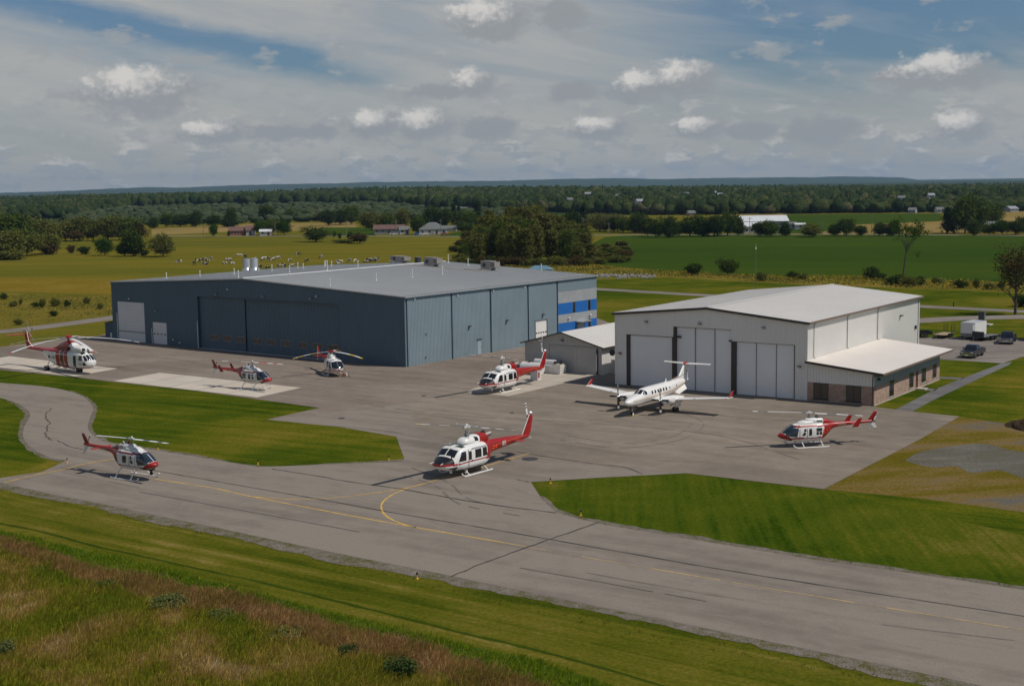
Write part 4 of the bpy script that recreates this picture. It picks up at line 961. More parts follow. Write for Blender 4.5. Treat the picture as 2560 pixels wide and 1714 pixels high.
def window(parent, fn, x0, x1, z0, z1, frame=WINF, pane=GLASS, mull=1, fr=0.06, out=0.05, name='window', bars=0):
    """framed window: frame ring, mullions, panes as children; fn(x, out, z)"""
    def bx(mb, a, b, d0, d1, c, e):
        p = [fn(a, d0, c), fn(b, d0, c), fn(b, d1, c), fn(a, d1, c), fn(a, d0, e), fn(b, d0, e), fn(b, d1, e), fn(a, d1, e)]
        mb.add(p, [(3, 2, 1, 0), (4, 5, 6, 7), (0, 1, 5, 4), (1, 2, 6, 5), (2, 3, 7, 6), (3, 0, 4, 7)])
    mb = MB(); i = -0.04
    bx(mb, x0, x0 + fr, i, out, z0, z1); bx(mb, x1 - fr, x1, i, out, z0, z1); bx(mb, x0 + fr, x1 - fr, i, out, z0, z0 + fr); bx(mb, x0 + fr, x1 - fr, i, out, z1 - fr, z1)
    w = (x1 - x0 - 2 * fr); xs = [x0 + fr + w * (k + 1) / (mull + 1) for k in range(mull)]
    for x in xs: bx(mb, x - fr / 2, x + fr / 2, i, out, z0 + fr, z1 - fr)
    o = mb.build(name, frame, parent)
    ed = [x0 + fr] + xs + [x1 - fr]
    for k in range(len(ed) - 1):
        p = MB(); bx(p, ed[k] + (fr / 2 if k else 0), ed[k + 1] - (fr / 2 if k < len(ed) - 2 else 0), i, 0.015, z0 + fr, z1 - fr); p.build('pane', pane, o)
    return o
def bxf(mb, fn, a, b, d0, d1, c, e, m=0):
    p = [fn(a, d0, c), fn(b, d0, c), fn(b, d1, c), fn(a, d1, c), fn(a, d0, e), fn(b, d0, e), fn(b, d1, e), fn(a, d1, e)]
    return mb.add(p, [(3, 2, 1, 0), (4, 5, 6, 7), (0, 1, 5, 4), (1, 2, 6, 5), (2, 3, 7, 6), (3, 0, 4, 7)], m)
def wall_lamp(parent, fn, x, z, name='wall_lamp', m=None):
    mb = MB(); bxf(mb, fn, x - 0.16, x + 0.16, 0.04, 0.14, z - 0.10, z + 0.16); bxf(mb, fn, x - 0.2, x + 0.2, 0.14, 0.42, z + 0.04, z + 0.14)
    o = mb.build(name, m or DARKM, parent); g = MB(); bxf(g, fn, x - 0.15, x + 0.15, 0.18, 0.38, z - 0.02, z + 0.04); g.build('lens', LAMP, o); return o

# ================================================================== BLUE HANGAR
BH = thing('hangar', 'large blue metal hangar with dark blue gable front and grey roof', 'hangar', (-14.70, 183.32, 0), -0.6502)
W_, L_, E_, G_ = 65.35, 47.6, 9.70, 11.22
FF = lambda x, o, z: (x, -o, z)                      # front wall, facing -y
SF = lambda y, o, z: (o, y, z)                       # right wall, facing +x
BF_ = lambda x, o, z: (-x - 0.0, L_ + o, z)
LF = lambda y, o, z: (-W_ - o, y, z)
gab = Gable(-W_, 0.0, E_, G_)
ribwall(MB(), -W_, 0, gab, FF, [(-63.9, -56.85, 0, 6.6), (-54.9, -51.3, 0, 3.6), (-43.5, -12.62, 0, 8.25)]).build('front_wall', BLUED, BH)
ribwall(MB(), 0, 36.25, E_, SF, [(30.3, 33.55, 0, 3.8), (15.8, 16.8, 0, 2.3)]).build('side_wall', BLUEW, BH)
ribwall(MB(), 36.35, L_, E_, SF, zb=7.76).build('side_wall', BLUEW, BH)
mb = MB(); ribwall(mb, 0, W_, Gable(0, W_, E_, G_), BF_, period=1.2); ribwall(mb, 0, L_, E_, LF, period=1.2); mb.build('rear_wall', BLUEW, BH)
# cladding colours of the office end
pan = [('silver_panel', SILV, 5.9, 7.74), ('blue_panel', VIVID, 4.08, 5.89), ('silver_panel', SILV, 2.72, 4.07), ('blue_panel', VIVID, 0.9, 2.71), ('silver_panel', SILV, 0, 0.89)]
for n, m, z0, z1 in pan:
    spans = [(36.35, 40.6), (41.4, 45.0), (45.8, L_)] if m is VIVID else [(36.35, L_)]
    for a, b in spans:
        mb = MB(); bxf(mb, SF, a, b, -0.05, 0.03, z0, z1)
        for k in (1, 2): bxf(mb, SF, a, b, 0.03, 0.038, z0 + (z1 - z0) * k / 3 - 0.015, z0 + (z1 - z0) * k / 3 + 0.015)
        mb.build(n, m, BH)
for y0, z0, z1 in ((40.62, 4.1, 5.87), (45.02, 4.1, 5.87), (45.02, 0.95, 2.68)): window(BH, SF, y0, y0 + 0.76, z0, z1, GREY, GLASS, 0, 0.05, 0.03)
mb = MB(); bxf(mb, SF, 40.62, 41.38, -0.05, 0.02, 0.9, 2.71); mb.build('blue_panel', VIVID, BH)
mb = MB(); bxf(mb, SF, 41.6, 44.0, 0.05, 1.3, 2.45, 2.62); bxf(mb, SF, 41.9, 43.7, 0.05, 0.09, 0.05, 2.3); mb.add([(0.05, 41.4, 2.62), (1.5, 41.4, 2.62), (1.5, 44.2, 2.62), (0.05, 44.2, 2.62), (0.05, 42.8, 2.95), (1.5, 42.8, 2.95)], [(0, 1, 5, 4), (1, 2, 5), (4, 5, 2, 3), (0, 4, 3)])
mb.build('entrance_canopy', SILV, BH)
for y in (39.3, 45.45): MB().ball((0.25, y, 3.35), 0.22, 0.8, 0.8, 1).box(0.02, 0.2, y - 0.05, y + 0.05, 3.25, 3.35).build('globe_lamp', WHITE, BH)
# roof
mb = MB(); roof_sheet(mb, 0.25, E_ + 0.06, -W_ / 2, G_ + 0.06, -0.15, L_ + 0.15); mb.build('roof', BROOF, BH)
mb = MB(); roof_sheet(mb, -W_ - 0.25, E_ + 0.06, -W_ / 2, G_ + 0.06, -0.15, L_ + 0.15); mb.build('roof', BROOF, BH)
mb = MB(); rr = random.Random(3)
mb.add([(-W_ / 2 - 0.45, -0.2, G_ + 0.12), (-W_ / 2, -0.2, G_ + 0.22), (-W_ / 2 + 0.45, -0.2, G_ + 0.12), (-W_ / 2 - 0.45, L_, G_ + 0.12), (-W_ / 2, L_, G_ + 0.22), (-W_ / 2 + 0.45, L_, G_ + 0.12)], [(0, 1, 4, 3), (1, 2, 5, 4), (0, 2, 1), (3, 4, 5)])
for i in range(76): mb.box(-W_ / 2 - 0.5, -W_ / 2 + 0.5, i * 0.62, i * 0.62 + 0.1, G_ + 0.05, G_ + 0.135)
mb.build('ridge_cap', RIDGE, BH)
# trims, gutter, downpipes
mb = MB(); bxf(mb, SF, -0.2, L_ + 0.2, 0.05, 0.24, E_ - 0.22, E_ + 0.02); mb.build('gutter', BTRIM, BH)
mb = MB()
for i in range(96): mb.box(0.16, 0.27, i * 0.495, i * 0.495 + 0.12, E_ + 0.06, E_ + 0.17)
mb.build('snow_guard', BTRIM, BH)
for y in (0.35, 10.02, 19.07, 28.47, 36.28):
    mb = MB(); bxf(mb, SF, y - 0.06, y + 0.06, 0.05, 0.17, 0.05, E_ - 0.22); bxf(mb, SF, y - 0.1, y + 0.1, 0.17, 0.30, E_ - 0.35, E_ - 0.1); mb.build('downpipe', BTRIM, BH)
mb = MB(); mb.box(-0.06, 0.06, -0.06, 0.06, 0, E_); mb.build('corner_trim', mat('mid_blue_trim', (0.13, 0.19, 0.23), 0.5), BH)
for a, b, za, zb_ in ((0, -W_ / 2, E_, G_), (-W_ / 2, -W_, G_, E_)):
    MB().prism([(a, -0.07, za - 0.22), (b, -0.07, zb_ - 0.22), (b, -0.07, zb_ + 0.05), (a, -0.07, za + 0.05)], (0, -0.06, 0)).build('verge_trim', BTRIM, BH)
for x in (-63.98, -55.0): MB().box(x - 0.05, x + 0.05, -0.12, -0.04, 0.1, 4.7 if x < -60 else 2.5).build('downpipe', RIDGE, BH)
# sliding doors of three leaves, nine windows
mb = MB(); mb.box(-43.5, -43.42, -0.05, 0.75, 0, 8.25); mb.box(-12.70, -12.62, -0.05, 0.75, 0, 8.25); mb.box(-43.42, -12.70, -0.05, 0.75, 8.17, 8.25); mb.build('door_surround', BTRIM, BH)
for k, (a, b, dep) in enumerate(((-43.40, -32.9, 0.35), (-32.85, -23.0, 0.5), (-22.95, -12.72, 0.35))):
    fn = (lambda d: (lambda x, o, z: (x, d - o, z)))(dep)
    wins = ((-41.25, -39.1), (-38.2, -36.1), (-35.15, -33.2))[:3] if k == 0 else (((-31.4, -29.4), (-28.4, -26.4), (-25.35, -23.3)) if k == 1 else ((-21.4, -19.5), (-18.35, -16.35), (-15.3, -13.2)))
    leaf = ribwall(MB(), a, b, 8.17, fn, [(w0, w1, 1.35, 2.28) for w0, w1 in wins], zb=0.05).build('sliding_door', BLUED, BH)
    for w0, w1 in wins: window(leaf, fn, w0, w1, 1.35, 2.28, mat('window_frame_grey', (0.20, 0.21, 0.20), 0.5), BLIND, 1, 0.09, 0.05)
MB().box(-43.5, -12.6, -0.35, 0.2, 0.0, 0.045).build('door_track', RIDGE, BH)
MB().tube((-43.55, -0.12, 0.1), (-43.55, -0.12, 4.3), 0.07, n=6).build('downpipe', RIDGE, BH)
# overhead doors
for a, b, h, nwin, z in ((-63.85, -56.9, 6.55, 10, 1.55), (-54.85, -51.35, 3.55, 4, 1.55)):
    d = MB(); n = int(h / 0.6)
    for i in range(n): d.box(a, b, 0.02, 0.06, h * i / n + 0.01, h * (i + 1) / n)
    o = d.build('overhead_door', DOORG, BH)
    for i in range(nwin):
        x = a + (b - a) * (i + 0.5) / nwin; MB().box(x - 0.2, x + 0.2, 0.0, 0.03, z, z + 0.2).build('pane', BLACK, o)
d = MB()
for i in range(6): bxf(d, SF, 30.38, 33.45, -0.10, -0.05, 3.7 * i / 6 + 0.01, 3.7 * (i + 1) / 6)
o = d.build('overhead_door', WHITE, BH)
for i in range(5): x = 30.38 + 3.07 * (i + 0.5) / 5; g = MB(); bxf(g, SF, x - 0.18, x + 0.18, -0.06, -0.03, 1.65, 1.85); g.build('pane', BLACK, o)
mb = MB(); bxf(mb, SF, 30.2, 30.38, 0.02, 0.08, 0, 3.9); bxf(mb, SF, 33.45, 33.75, 0.02, 0.08, 0, 3.9); bxf(mb, SF, 30.38, 33.45, 0.02, 0.08, 3.7, 3.9); mb.build('door_frame', mat('grey_frame', (0.17, 0.20, 0.23), 0.5), BH)
mb = MB(); bxf(mb, SF, 15.85, 16.75, -0.04, 0.02, 0.03, 2.25); o = mb.build('personnel_door', mat('light_blue_door', (0.30, 0.36, 0.40), 0.5), BH)
mb = MB(); bxf(mb, SF, 16.6, 16.66, 0.02, 0.07, 1.0, 1.1); mb.build('handle', DARKM, o)
mb = MB(); bxf(mb, SF, 15.7, 16.9, 0.05, 0.18, 2.28, 2.36); mb.build('door_hood', BTRIM, BH)
for y, z in ((13.95, 4.35), (22.95, 4.4), (32.3, 4.5)): wall_lamp(BH, SF, y, z)
for y, z in ((2.0, 9.3), (11.36, 9.12), (19.71, 9.2), (27.51, 9.2)): g = MB(); bxf(g, SF, y - 0.07, y + 0.07, 0.04, 0.2, z - 0.08, z + 0.08); g.build('security_light', WHITE, BH)
for x, z in ((-38.79, 8.62), (-28.22, 8.72), (-18.04, 8.78), (-53.59, 5.4)): wall_lamp(BH, FF, x, z, m=GREY)
for x, z in ((-60.6, 7.1), (-36.18, 9.5), (-49.7, .97), (-48.1, .6), (-17.0, 9.2)): g = MB(); bxf(g, FF, x - 0.1, x + 0.1, 0.04, 0.2, z - 0.1, z + 0.1); g.build('security_light', WHITE, BH)
for y, z in ((4.38, 4.21), (4.16, 0.94)): g = MB(); bxf(g, SF, y - 0.1, y + 0.1, 0.03, 0.12, z - 0.12, z + 0.12); g.build('junction_box', GREY, BH)
# small lean-to store on the left end
ls = thing('lean_to_shed', 'low dark blue lean to shed against the left end of the blue hangar', 'shed', (0, 0, 0))
ls.location = BH.location; ls.rotation_euler = BH.rotation_euler
S0 = lambda x, o, z: (x, 1.0 - o, z)
class Slope:
    breaks = ()
    def __call__(s, x): return 2.55 + (x + 68.9) * 0.17
ribwall(MB(), -68.9, -65.55, Slope(), S0, [(-67.6, -67.1, 0.2, 1.0)]).build('front_wall', BLUED, ls)
ribwall(MB(), 1.0, 5.0, 2.55, lambda y, o, z: (-68.9 - o, y, z)).build('side_wall', BLUED, ls)
MB().prism([(-69.1, 0.8, 2.56), (-65.5, 0.8, 3.17), (-65.5, 5.1, 3.17), (-69.1, 5.1, 2.56)], (0, 0, 0.08)).build('roof', BTRIM, ls)
MB().box(-67.6, -67.1, 1.0, 1.06, 0.2, 1.0).build('hatch', DOORG, ls)

def on_roof(x, y, side=None):
    return E_ + 0.08 + (G_ - E_) * (1 - abs(x + W_ / 2) / (W_ / 2))
def world(root, p): return Matrix.Translation(root.location) @ Matrix.Rotation(root.rotation_euler.z, 4, 'Z') @ Vector(p)
# rooftop plant: each unit is a thing standing on the roof
def stack(x, y, label):
    t = thing('exhaust_stack', label, 'exhaust stack', world(BH, (x, y, on_roof(x, y))), BH.rotation_euler.z, 'silver exhaust stacks on the blue hangar roof')
    G = mat('galvanised_steel', (0.50, 0.52, 0.55), 0.38, 0.55)
    MB().tube((0, 0, 0), (0, 0, 0.25), 0.95, 0.95, 20).tube((0, 0, 0.25), (0, 0, 0.7), 0.9, 0.62, 20).build('stack_base', G, t, smooth=True, ang=35)
    MB().tube((0, 0, 0.7), (0, 0, 2.3), 0.66, 0.66, 24, cap=False).tube((0, 0, 1.35), (0, 0, 1.42), 0.69, 0.69, 24).build('stack_pipe', G, t, smooth=True, ang=35)
    MB().tube((0, 0, 2.1), (0, 0, 2.12), 0.64, 0.64, 20).build('damper', BLACK, t)
    MB().box(0.5, 1.1, -0.2, 0.2, 0.1, 0.6).build('fan_box', G, t)
stack(-61.0, 27.8, 'right one of the two silver exhaust stacks on the roof')
stack(-63.9, 28.5, 'left one of the two silver exhaust stacks on the roof')
def ac(x, y, label, sx=2.1, sy=1.5, h=1.5, tall=True):
    t = thing('rooftop_unit', label, 'air conditioner', world(BH, (x, y, on_roof(x, y))), BH.rotation_euler.z, 'air conditioning units on the blue hangar roof')
    C = mat('beige_grey_sheet', (0.24, 0.22, 0.20), 0.6)
    MB().box(-sx / 2, sx / 2, -sy / 2, sy / 2, 0.25, h).box(-sx / 2 - 0.03, sx / 2 + 0.03, -sy / 2 - 0.03, sy / 2 + 0.03, h, h + 0.06).build('casing', C, t)
    MB().box(-sx / 2, sx / 2, -sy / 2 + 0.1, -sy / 2 + 0.25, 0, 0.25).box(-sx / 2, sx / 2, sy / 2 - 0.25, sy / 2 - 0.1, 0, 0.25).build('curb', DWHITE, t)
    MB().prism([(sx / 2 + 0.02, -sy / 2, h - 0.1), (sx / 2 + 0.9, -sy / 2, h - 0.1), (sx / 2 + 0.9, -sy / 2, 0.55), (sx / 2 + 0.02, -sy / 2, 0.3)], (0, sy, 0)).build('intake_hood', C, t)
    for i in range(5): MB().box(sx / 2 + 0.1, sx / 2 + 0.8, -sy / 2 - 0.02, -sy / 2 - 0.001, 0.62 + i * 0.15, 0.68 + i * 0.15).build('louvre', DARKM, t)
    MB().tube((-0.3, -sy / 2 - 0.05, 0.9), (-0.3, -sy / 2 - 0.01, 0.9), 0.32, n=16).build('fan_grille', DARKM, t)
    MB().path([(-sx / 2, -sy / 2 - 0.2, 0.5), (-0.2, -sy / 2 - 0.3, 0.35), (-0.2, -sy / 2 - 0.3, 0.05)], 0.04).build('pipe', DWHITE, t)
ac(-27.9, 38.3, 'middle air conditioning unit standing just right of the roof ridge')
ac(-17.3, 40.7, 'rightmost air conditioning unit alone on the right roof slope')
ac(-42.5, 46.2, 'air conditioning unit half behind the ridge beside a small dark box', 2.6, 1.8, 1.25)
t = thing('rooftop_box', 'small dark metal box between two air conditioners on the roof', 'vent box', world(BH, (-36.3, 44.4, on_roof(-36.3, 44))), BH.rotation_euler.z)
MB().box(-0.4, 0.4, -0.4, 0.4, 0, 1.0).build('casing', DARKM, t); MB().box(-0.45, 0.45, -0.45, 0.45, 1.0, 1.06).build('lid', GREY, t)
def pipe(x, y, h, i, bent=False):
    mb = MB().tube((0, 0, -0.05), (0, 0, h), 0.07, n=8).tube((0, 0, 0), (0, 0, 0.12), 0.16, 0.1, 8).tube((0, 0, h), (0, 0, h + 0.14), 0.13, 0.10, 8)
    o = mb.build('vent_pipe', RIDGE, None, loc=world(BH, (x, y, on_roof(x, y))))
    tag(o, 'thin white vent pipe on the %s of the blue hangar' % ('near right roof slope' if x > -W_ / 2 else 'far left roof slope'), 'vent pipe', 'thin vent pipes on the %s' % ('right roof slope' if x > -W_ / 2 else 'left roof slope'))
for i, (x, y, h) in enumerate(((-16.8, 2.6, .9), (-17.4, 13.1, 1.0), (-17.1, 21.1, 1.1), (-16.9, 28.2, 1.2), (-25.0, 44.8, 1.0), (-10.8, 47.0, 1.0), (-30.5, 46, 1.3),
                               (-52.4, 15.5, .9), (-37.0, 2.9, 1.0), (-53.8, 25.4, 1.0), (-41.0, 17.5, 1.0), (-57.4, 35.1, .9), (-52.6, 31.8, .8), (-36.4, 21.7, 1.5), (-39.9, 32.7, 1.0), (-55.1, 39.7, .8), (-54.2, 40.6, .8), (-61.5, 46.3, .8), (-60.3, 7.5, .8), (-57.8, 12.6, .8))): pipe(x, y, h, i)
mb = MB().path([(-33.5, 36.2, G_ + 0.15), (-26.6, 37.4, 11.06), (-15.6, 38.2, 10.55)], 0.05, 6).path([(-20.5, 37.9, 10.9), (-16.5, 37.8, 10.6), (-17.0, 39.9, 10.6)], 0.05, 6)
for i in range(7): mb.box(-31 + i * 2.2 - 0.15, -31 + i * 2.2 + 0.15, 36.5 + i * 0.2, 36.9 + i * 0.2, 10.95 - i * 0.1 - 0.12, 11.12 - i * 0.1)
o = mb.build('gas_pipe', mat('tan_pipe', (0.42, 0.33, 0.22), 0.6), None); o.location = BH.location; o.rotation_euler = BH.rotation_euler
tag(o, 'thin tan gas pipe running across the roof between the air conditioners', 'pipe')

# ================================================================== WHITE HANGAR
WH = thing('hangar', 'white metal hangar with three tall grey sliding doors and brick annex', 'hangar', (12.84, 164.85, 0), -0.6133)
w_, l_, e_, g_ = 25.17, 38.8, 8.90, 10.10
gw = Gable(0, w_, e_, g_)
ops = [(1.55, 8.1, 0, 6.35), (8.1, 15.75, 0, 7.62), (15.75, 23.66, 0, 6.27)]
ribwall(MB(), 0, w_, gw, FF, ops, period=0.31, rib=0.07, depth=0.04).build('front_wall', CLADW, WH)
SW = lambda y, o, z: (w_ + o, y, z)
ribwall(MB(), 0, l_, e_, SW, period=0.31, rib=0.05, depth=0.035).build('side_wall', CLADW, WH)
mb = MB(); ribwall(mb, 0, l_, e_, lambda y, o, z: (-o, y, z), period=0.62); ribwall(mb, 0, w_, gw, lambda x, o, z: (x, l_ + o, z), period=0.62); mb.build('rear_wall', CLADW, WH)
mb = MB(); roof_sheet(mb, w_ + 0.35, e_ + 0.05, w_ / 2, g_ + 0.05, -0.3, l_ + 0.3, 0.9, 0.03, 0.02); mb.build('roof', WROOF, WH)
mb = MB(); roof_sheet(mb, -0.35, e_ + 0.05, w_ / 2, g_ + 0.05, -0.3, l_ + 0.3, 0.9, 0.03, 0.02); mb.build('roof', WROOF, WH)
MB().prism([(w_ / 2 - 0.3, -0.3, g_ + 0.07), (w_ / 2, -0.3, g_ + 0.12), (w_ / 2 + 0.3, -0.3, g_ + 0.07)], (0, l_ + 0.6, 0)).build('ridge_cap', WROOF, WH)
for a, b, za, zb_ in ((-0.35, w_ / 2, e_, g_), (w_ / 2, w_ + 0.35, g_, e_)):
    MB().prism([(a, -0.32, za - 0.22), (b, -0.32, zb_ - 0.22), (b, -0.32, zb_ + 0.04), (a, -0.32, za + 0.04)], (0, -0.07, 0)).build('verge_trim', BTRIM2, WH)
MB().box(w_ + 0.36, w_ + 0.50, -0.4, l_ + 0.3, e_ - 0.14, e_ + 0.06).build('gutter', BRTRIM, WH)
MB().box(w_ + 0.04, w_ + 0.35, -0.3, l_ + 0.3, e_ - 0.12, e_ - 0.08).build('soffit', CLADW, WH)
for y, zb_ in ((1.6, 4.6), (11.9, 4.6), (22.3, 4.6), (37.9, 0.1)):
    MB().path([(w_ + 0.4, y, e_ - 0.15), (w_ + 0.12, y, e_ - 0.35), (w_ + 0.10, y, zb_ + 0.2), (w_ + 0.3, y, zb_ + 0.06)], 0.05, 6).build('downpipe', mat('grey_pipe', (0.22, 0.21, 0.19), 0.5), WH)
for x in (0, w_): MB().box(x - 0.06, x + 0.06, -0.07, 0.07, 0, e_ - 0.1).build('corner_trim', CLADW, WH)
# doors
DG = mat('white_grey_door', (0.78, 0.78, 0.775), 0.5, var=0.04, vscale=0.15)
SEAL = mat('door_joint', (0.22, 0.23, 0.23), 0.6)
mb = MB(); mb.box(1.55, 2.02, 0.0, 0.25, 0, 6.35); mb.box(2.02, 8.1, 0.0, 0.25, 6.28, 6.35); mb.box(7.95, 8.45, -0.10, 0.25, 0, 6.35); mb.box(8.1, 8.45, -0.02, 0.25, 6.35, 7.62)
mb.box(8.1, 9.15, -0.14, -0.02, 6.30, 6.55); mb.box(8.45, 15.75, 0.0, 0.25, 7.57, 7.62); mb.box(15.75, 16.35, -0.08, 0.25, 0, 6.27); mb.box(15.45, 15.8, -0.14, -0.02, 6.2, 6.4); mb.box(16.35, 23.66, 0, 0.25, 6.22, 6.27); mb.box(23.60, 23.68, -0.05, 0.2, 0, 6.27); mb.build('door_frame', BTRIM2, WH)
def leaf(a, b, h, y):
    d = MB(); d.box(a, b, y, y + 0.06, 0.05, h)
    for k in range(1, int(h / 0.9)): d.box(a, b, y - 0.006, y - 0.001, k * 0.9 - 0.01, k * 0.9 + 0.01)
    d.build('sliding_door', DG, WH)
leaf(2.04, 7.93, 6.27, 0.16)
for a, b in ((8.47, 10.93), (10.99, 13.5), (13.56, 15.73)): leaf(a, b, 7.55, 0.2)
for a, b in ((16.37, 18.82), (18.9, 21.32), (21.4, 23.58)): leaf(a, b, 6.2, 0.16)
for x, h in ((10.96, 7.55), (13.53, 7.55), (18.86, 6.2), (21.36, 6.2)): MB().box(x - 0.05, x + 0.05, 0.12, 0.155, 0.05, h).build('door_seal', SEAL, WH)
MB().box(1.4, 23.8, -0.45, 0.1, 0, 0.03).build('door_track', RIDGE, WH)
for x, z in ((4.45, 8.0), (11.68, 8.1), (19.86, 8.02)): wall_lamp(WH, FF, x, z, m=GREY)
for x, z in ((0.72, 3.9), (24.3, 3.8)): wall_lamp(WH, FF, x, z, m=BRTRIM)
wall_lamp(WH, SW, 30.85, 6.9, m=DARKM); mb = MB(); bxf(mb, SW, 36.8, 37.05, 0.03, 0.25, 4.6, 5.1); mb.build('meter_box', DARKM, WH)
# annex with block walls
ax, ay, eh = 33.0, 22.9, 2.15
AF = lambda x, o, z: (x, -o, z); AS_ = lambda y, o, z: (ax + o, y, z); AB = lambda x, o, z: (x, ay + o, z)
class Lean:
    breaks = ()
    def __call__(s, x): return 4.45 - (x - w_) * 0.098
wopF = [(25.95, 27.75, 0.30, 2.15), (29.80, 31.56, 0.30, 2.12)]
wopS = [(4.85, 6.35, 0.35, 2.2), (11.6, 13.1, 0.42, 2.2), (13.9, 14.75, 0.05, 2.2), (16.0, 17.65, 0.5, 2.2), (20.15, 21.7, 0.5, 2.2)]
def blocks(fn, x0, x1, zt, opn):
    core = MB(); br = MB(); rr = random.Random(5); cuts = sorted({x0, x1} | {o[0] for o in opn} | {o[1] for o in opn})
    for a, b in zip(cuts[:-1], cuts[1:]):
        xm = (a + b) / 2; sp = [(0, zt)]
        for o in opn:
            if o[0] <= xm <= o[1]: sp = [(0, o[2]), (o[3], zt)]
        for lo, hi in sp:
            if hi - lo > 0.01: core.add([fn(a, 0, lo), fn(b, 0, lo), fn(b, 0, hi), fn(a, 0, hi)], [(0, 1, 2, 3)])
    core.build('block_wall', MORTAR, WH)
    row = 0; z = 0.0
    while z < zt - 0.1:
        x = x0 - (0.2 if row % 2 else 0)
        while x < x1:
            a, b = max(x0, x) + 0.006, min(x1, x + 0.4) - 0.006; c, d = z + 0.006, min(zt, z + 0.2) - 0.006
            segs = [(a, b)]
            for o in opn:
                if d > o[2] and c < o[3]:
                    ns = []
                    for s0, s1 in segs:
                        if s1 <= o[0] or s0 >= o[1]: ns.append((s0, s1))
                        else:
                            if s0 < o[0]: ns.append((s0, o[0]))
                            if s1 > o[1]: ns.append((o[1], s1))
                    segs = ns
            k = 0.025 + rr.uniform(-0.004, 0.006)
            for s0, s1 in segs:
                if s1 - s0 > 0.04:
                    br.add([fn(s0, 0, c), fn(s1, 0, c), fn(s1, 0, d), fn(s0, 0, d), fn(s0, k, c), fn(s1, k, c), fn(s1, k, d), fn(s0, k, d)], [(4, 5, 6, 7), (0, 1, 5, 4), (1, 2, 6, 5), (2, 3, 7, 6), (3, 0, 4, 7)], rr.randrange(3))
            x += 0.4
        z += 0.2; row += 1
    o = br.build('brick', [BRICK, mat('tan_block', (0.43, 0.30, 0.23), 0.9, var=0.2, vscale=2), mat('dusty_block', (0.36, 0.245, 0.185), 0.9, var=0.2, vscale=2)], WH); o['kind'] = 'stuff'
blocks(AF, w_ + 0.05, ax, eh, wopF); blocks(AS_, 0, ay, eh, wopS); blocks(AB, w_, ax, eh, [])
ribwall(MB(), w_ + 0.05, ax, Lean(), AF, period=0.36, rib=0.07, depth=0.04, zb=eh).build('gable_wall', CLADW, WH)
ribwall(MB(), 0, ay, 3.6, AS_, period=0.31, rib=0.05, zb=eh).build('gable_wall', mat('pale_grey_green_fascia', (0.33, 0.36, 0.36), 0.5), WH)
ribwall(MB(), w_ + 0.05, ax, Lean(), AB, period=0.36, zb=eh).build('gable_wall', CLADW, WH)
MB().prism([(w_ + 0.04, -0.6, 4.52), (34.2, -0.6, 3.66), (34.2, ay + 1.4, 3.66), (w_ + 0.04, ay + 1.4, 4.52)], (0, 0, 0.10)).build('annex_roof', mat('cream_roof', (0.70, 0.64, 0.575), 0.6, var=0.04, vscale=0.15, dirt=(0.64, 0.55, 0.47)), WH)
MB().prism([(w_ + 0.0, -0.62, 4.36), (34.2, -0.62, 3.50), (34.2, -0.62, 3.77), (w_, -0.62, 4.63)], (0, -0.08, 0)).build('verge_trim', BTRIM2, WH)
MB().box(34.21, 34.33, -0.7, ay + 1.4, 3.55, 3.74).build('gutter', BRTRIM, WH)
MB().box(34.05, 34.2, -0.6, ay + 1.4, 3.50, 3.65).build('fascia', BTRIM2, WH)
MB().path([(34.2, -0.3, 3.5), (32.9, -0.14, 3.35), (32.85, -0.12, 0.05)], 0.05, 6).build('downpipe', BTRIM2, WH)
for a, b, c, d in wopF:
    window(WH, AF, a, b, c, d, WINF, BLIND, 1, 0.07, 0.03); MB().box(a - 0.1, b + 0.1, -0.09, -0.02, c - 0.09, c).build('window_sill', DARKM, WH)
for k, (a, b, c, d) in enumerate(wopS):
    if k == 2:
        mb = MB(); bxf(mb, AS_, a + 0.06, b - 0.06, -0.06, 0.0, 0.06, 2.15); o = mb.build('personnel_door', mat('dark_red_brown_door', (0.10, 0.03, 0.02), 0.5), WH)
        mb = MB(); bxf(mb, AS_, a + 0.3, b - 0.3, 0.0, 0.012, 1.1, 1.95); mb.build('pane', GLASS, o)
        mb = MB(); bxf(mb, AS_, a - 0.1, b + 0.2, 0.03, 1.2, 0.0, 0.16); mb.build('door_step', CONC, WH)
        mb = MB(); mb.path([(ax + 1.1, b, 0.16), (ax + 1.1, b, 1.05), (ax + 0.05, b, 1.05)], 0.025).build('handrail', DARKM, WH)
    else:
        window(WH, AS_, a, b, c, d, WINF, GLASS, 1, 0.09, 0.03)
        mb = MB(); bxf(mb, AS_, a - 0.06, b + 0.06, 0.0, 0.08, c - 0.08, c); mb.build('window_sill', CONC, WH)
mb = MB(); bxf(mb, AS_, 1.0, 1.25, 0.05, 0.3, 2.75, 3.0); mb.build('wall_lamp', DARKM, WH)
mb = MB(); bxf(mb, AS_, -0.02, ay, 0.0, 0.06, 0.0, 0.10); mb.build('plinth', CONC, WH)

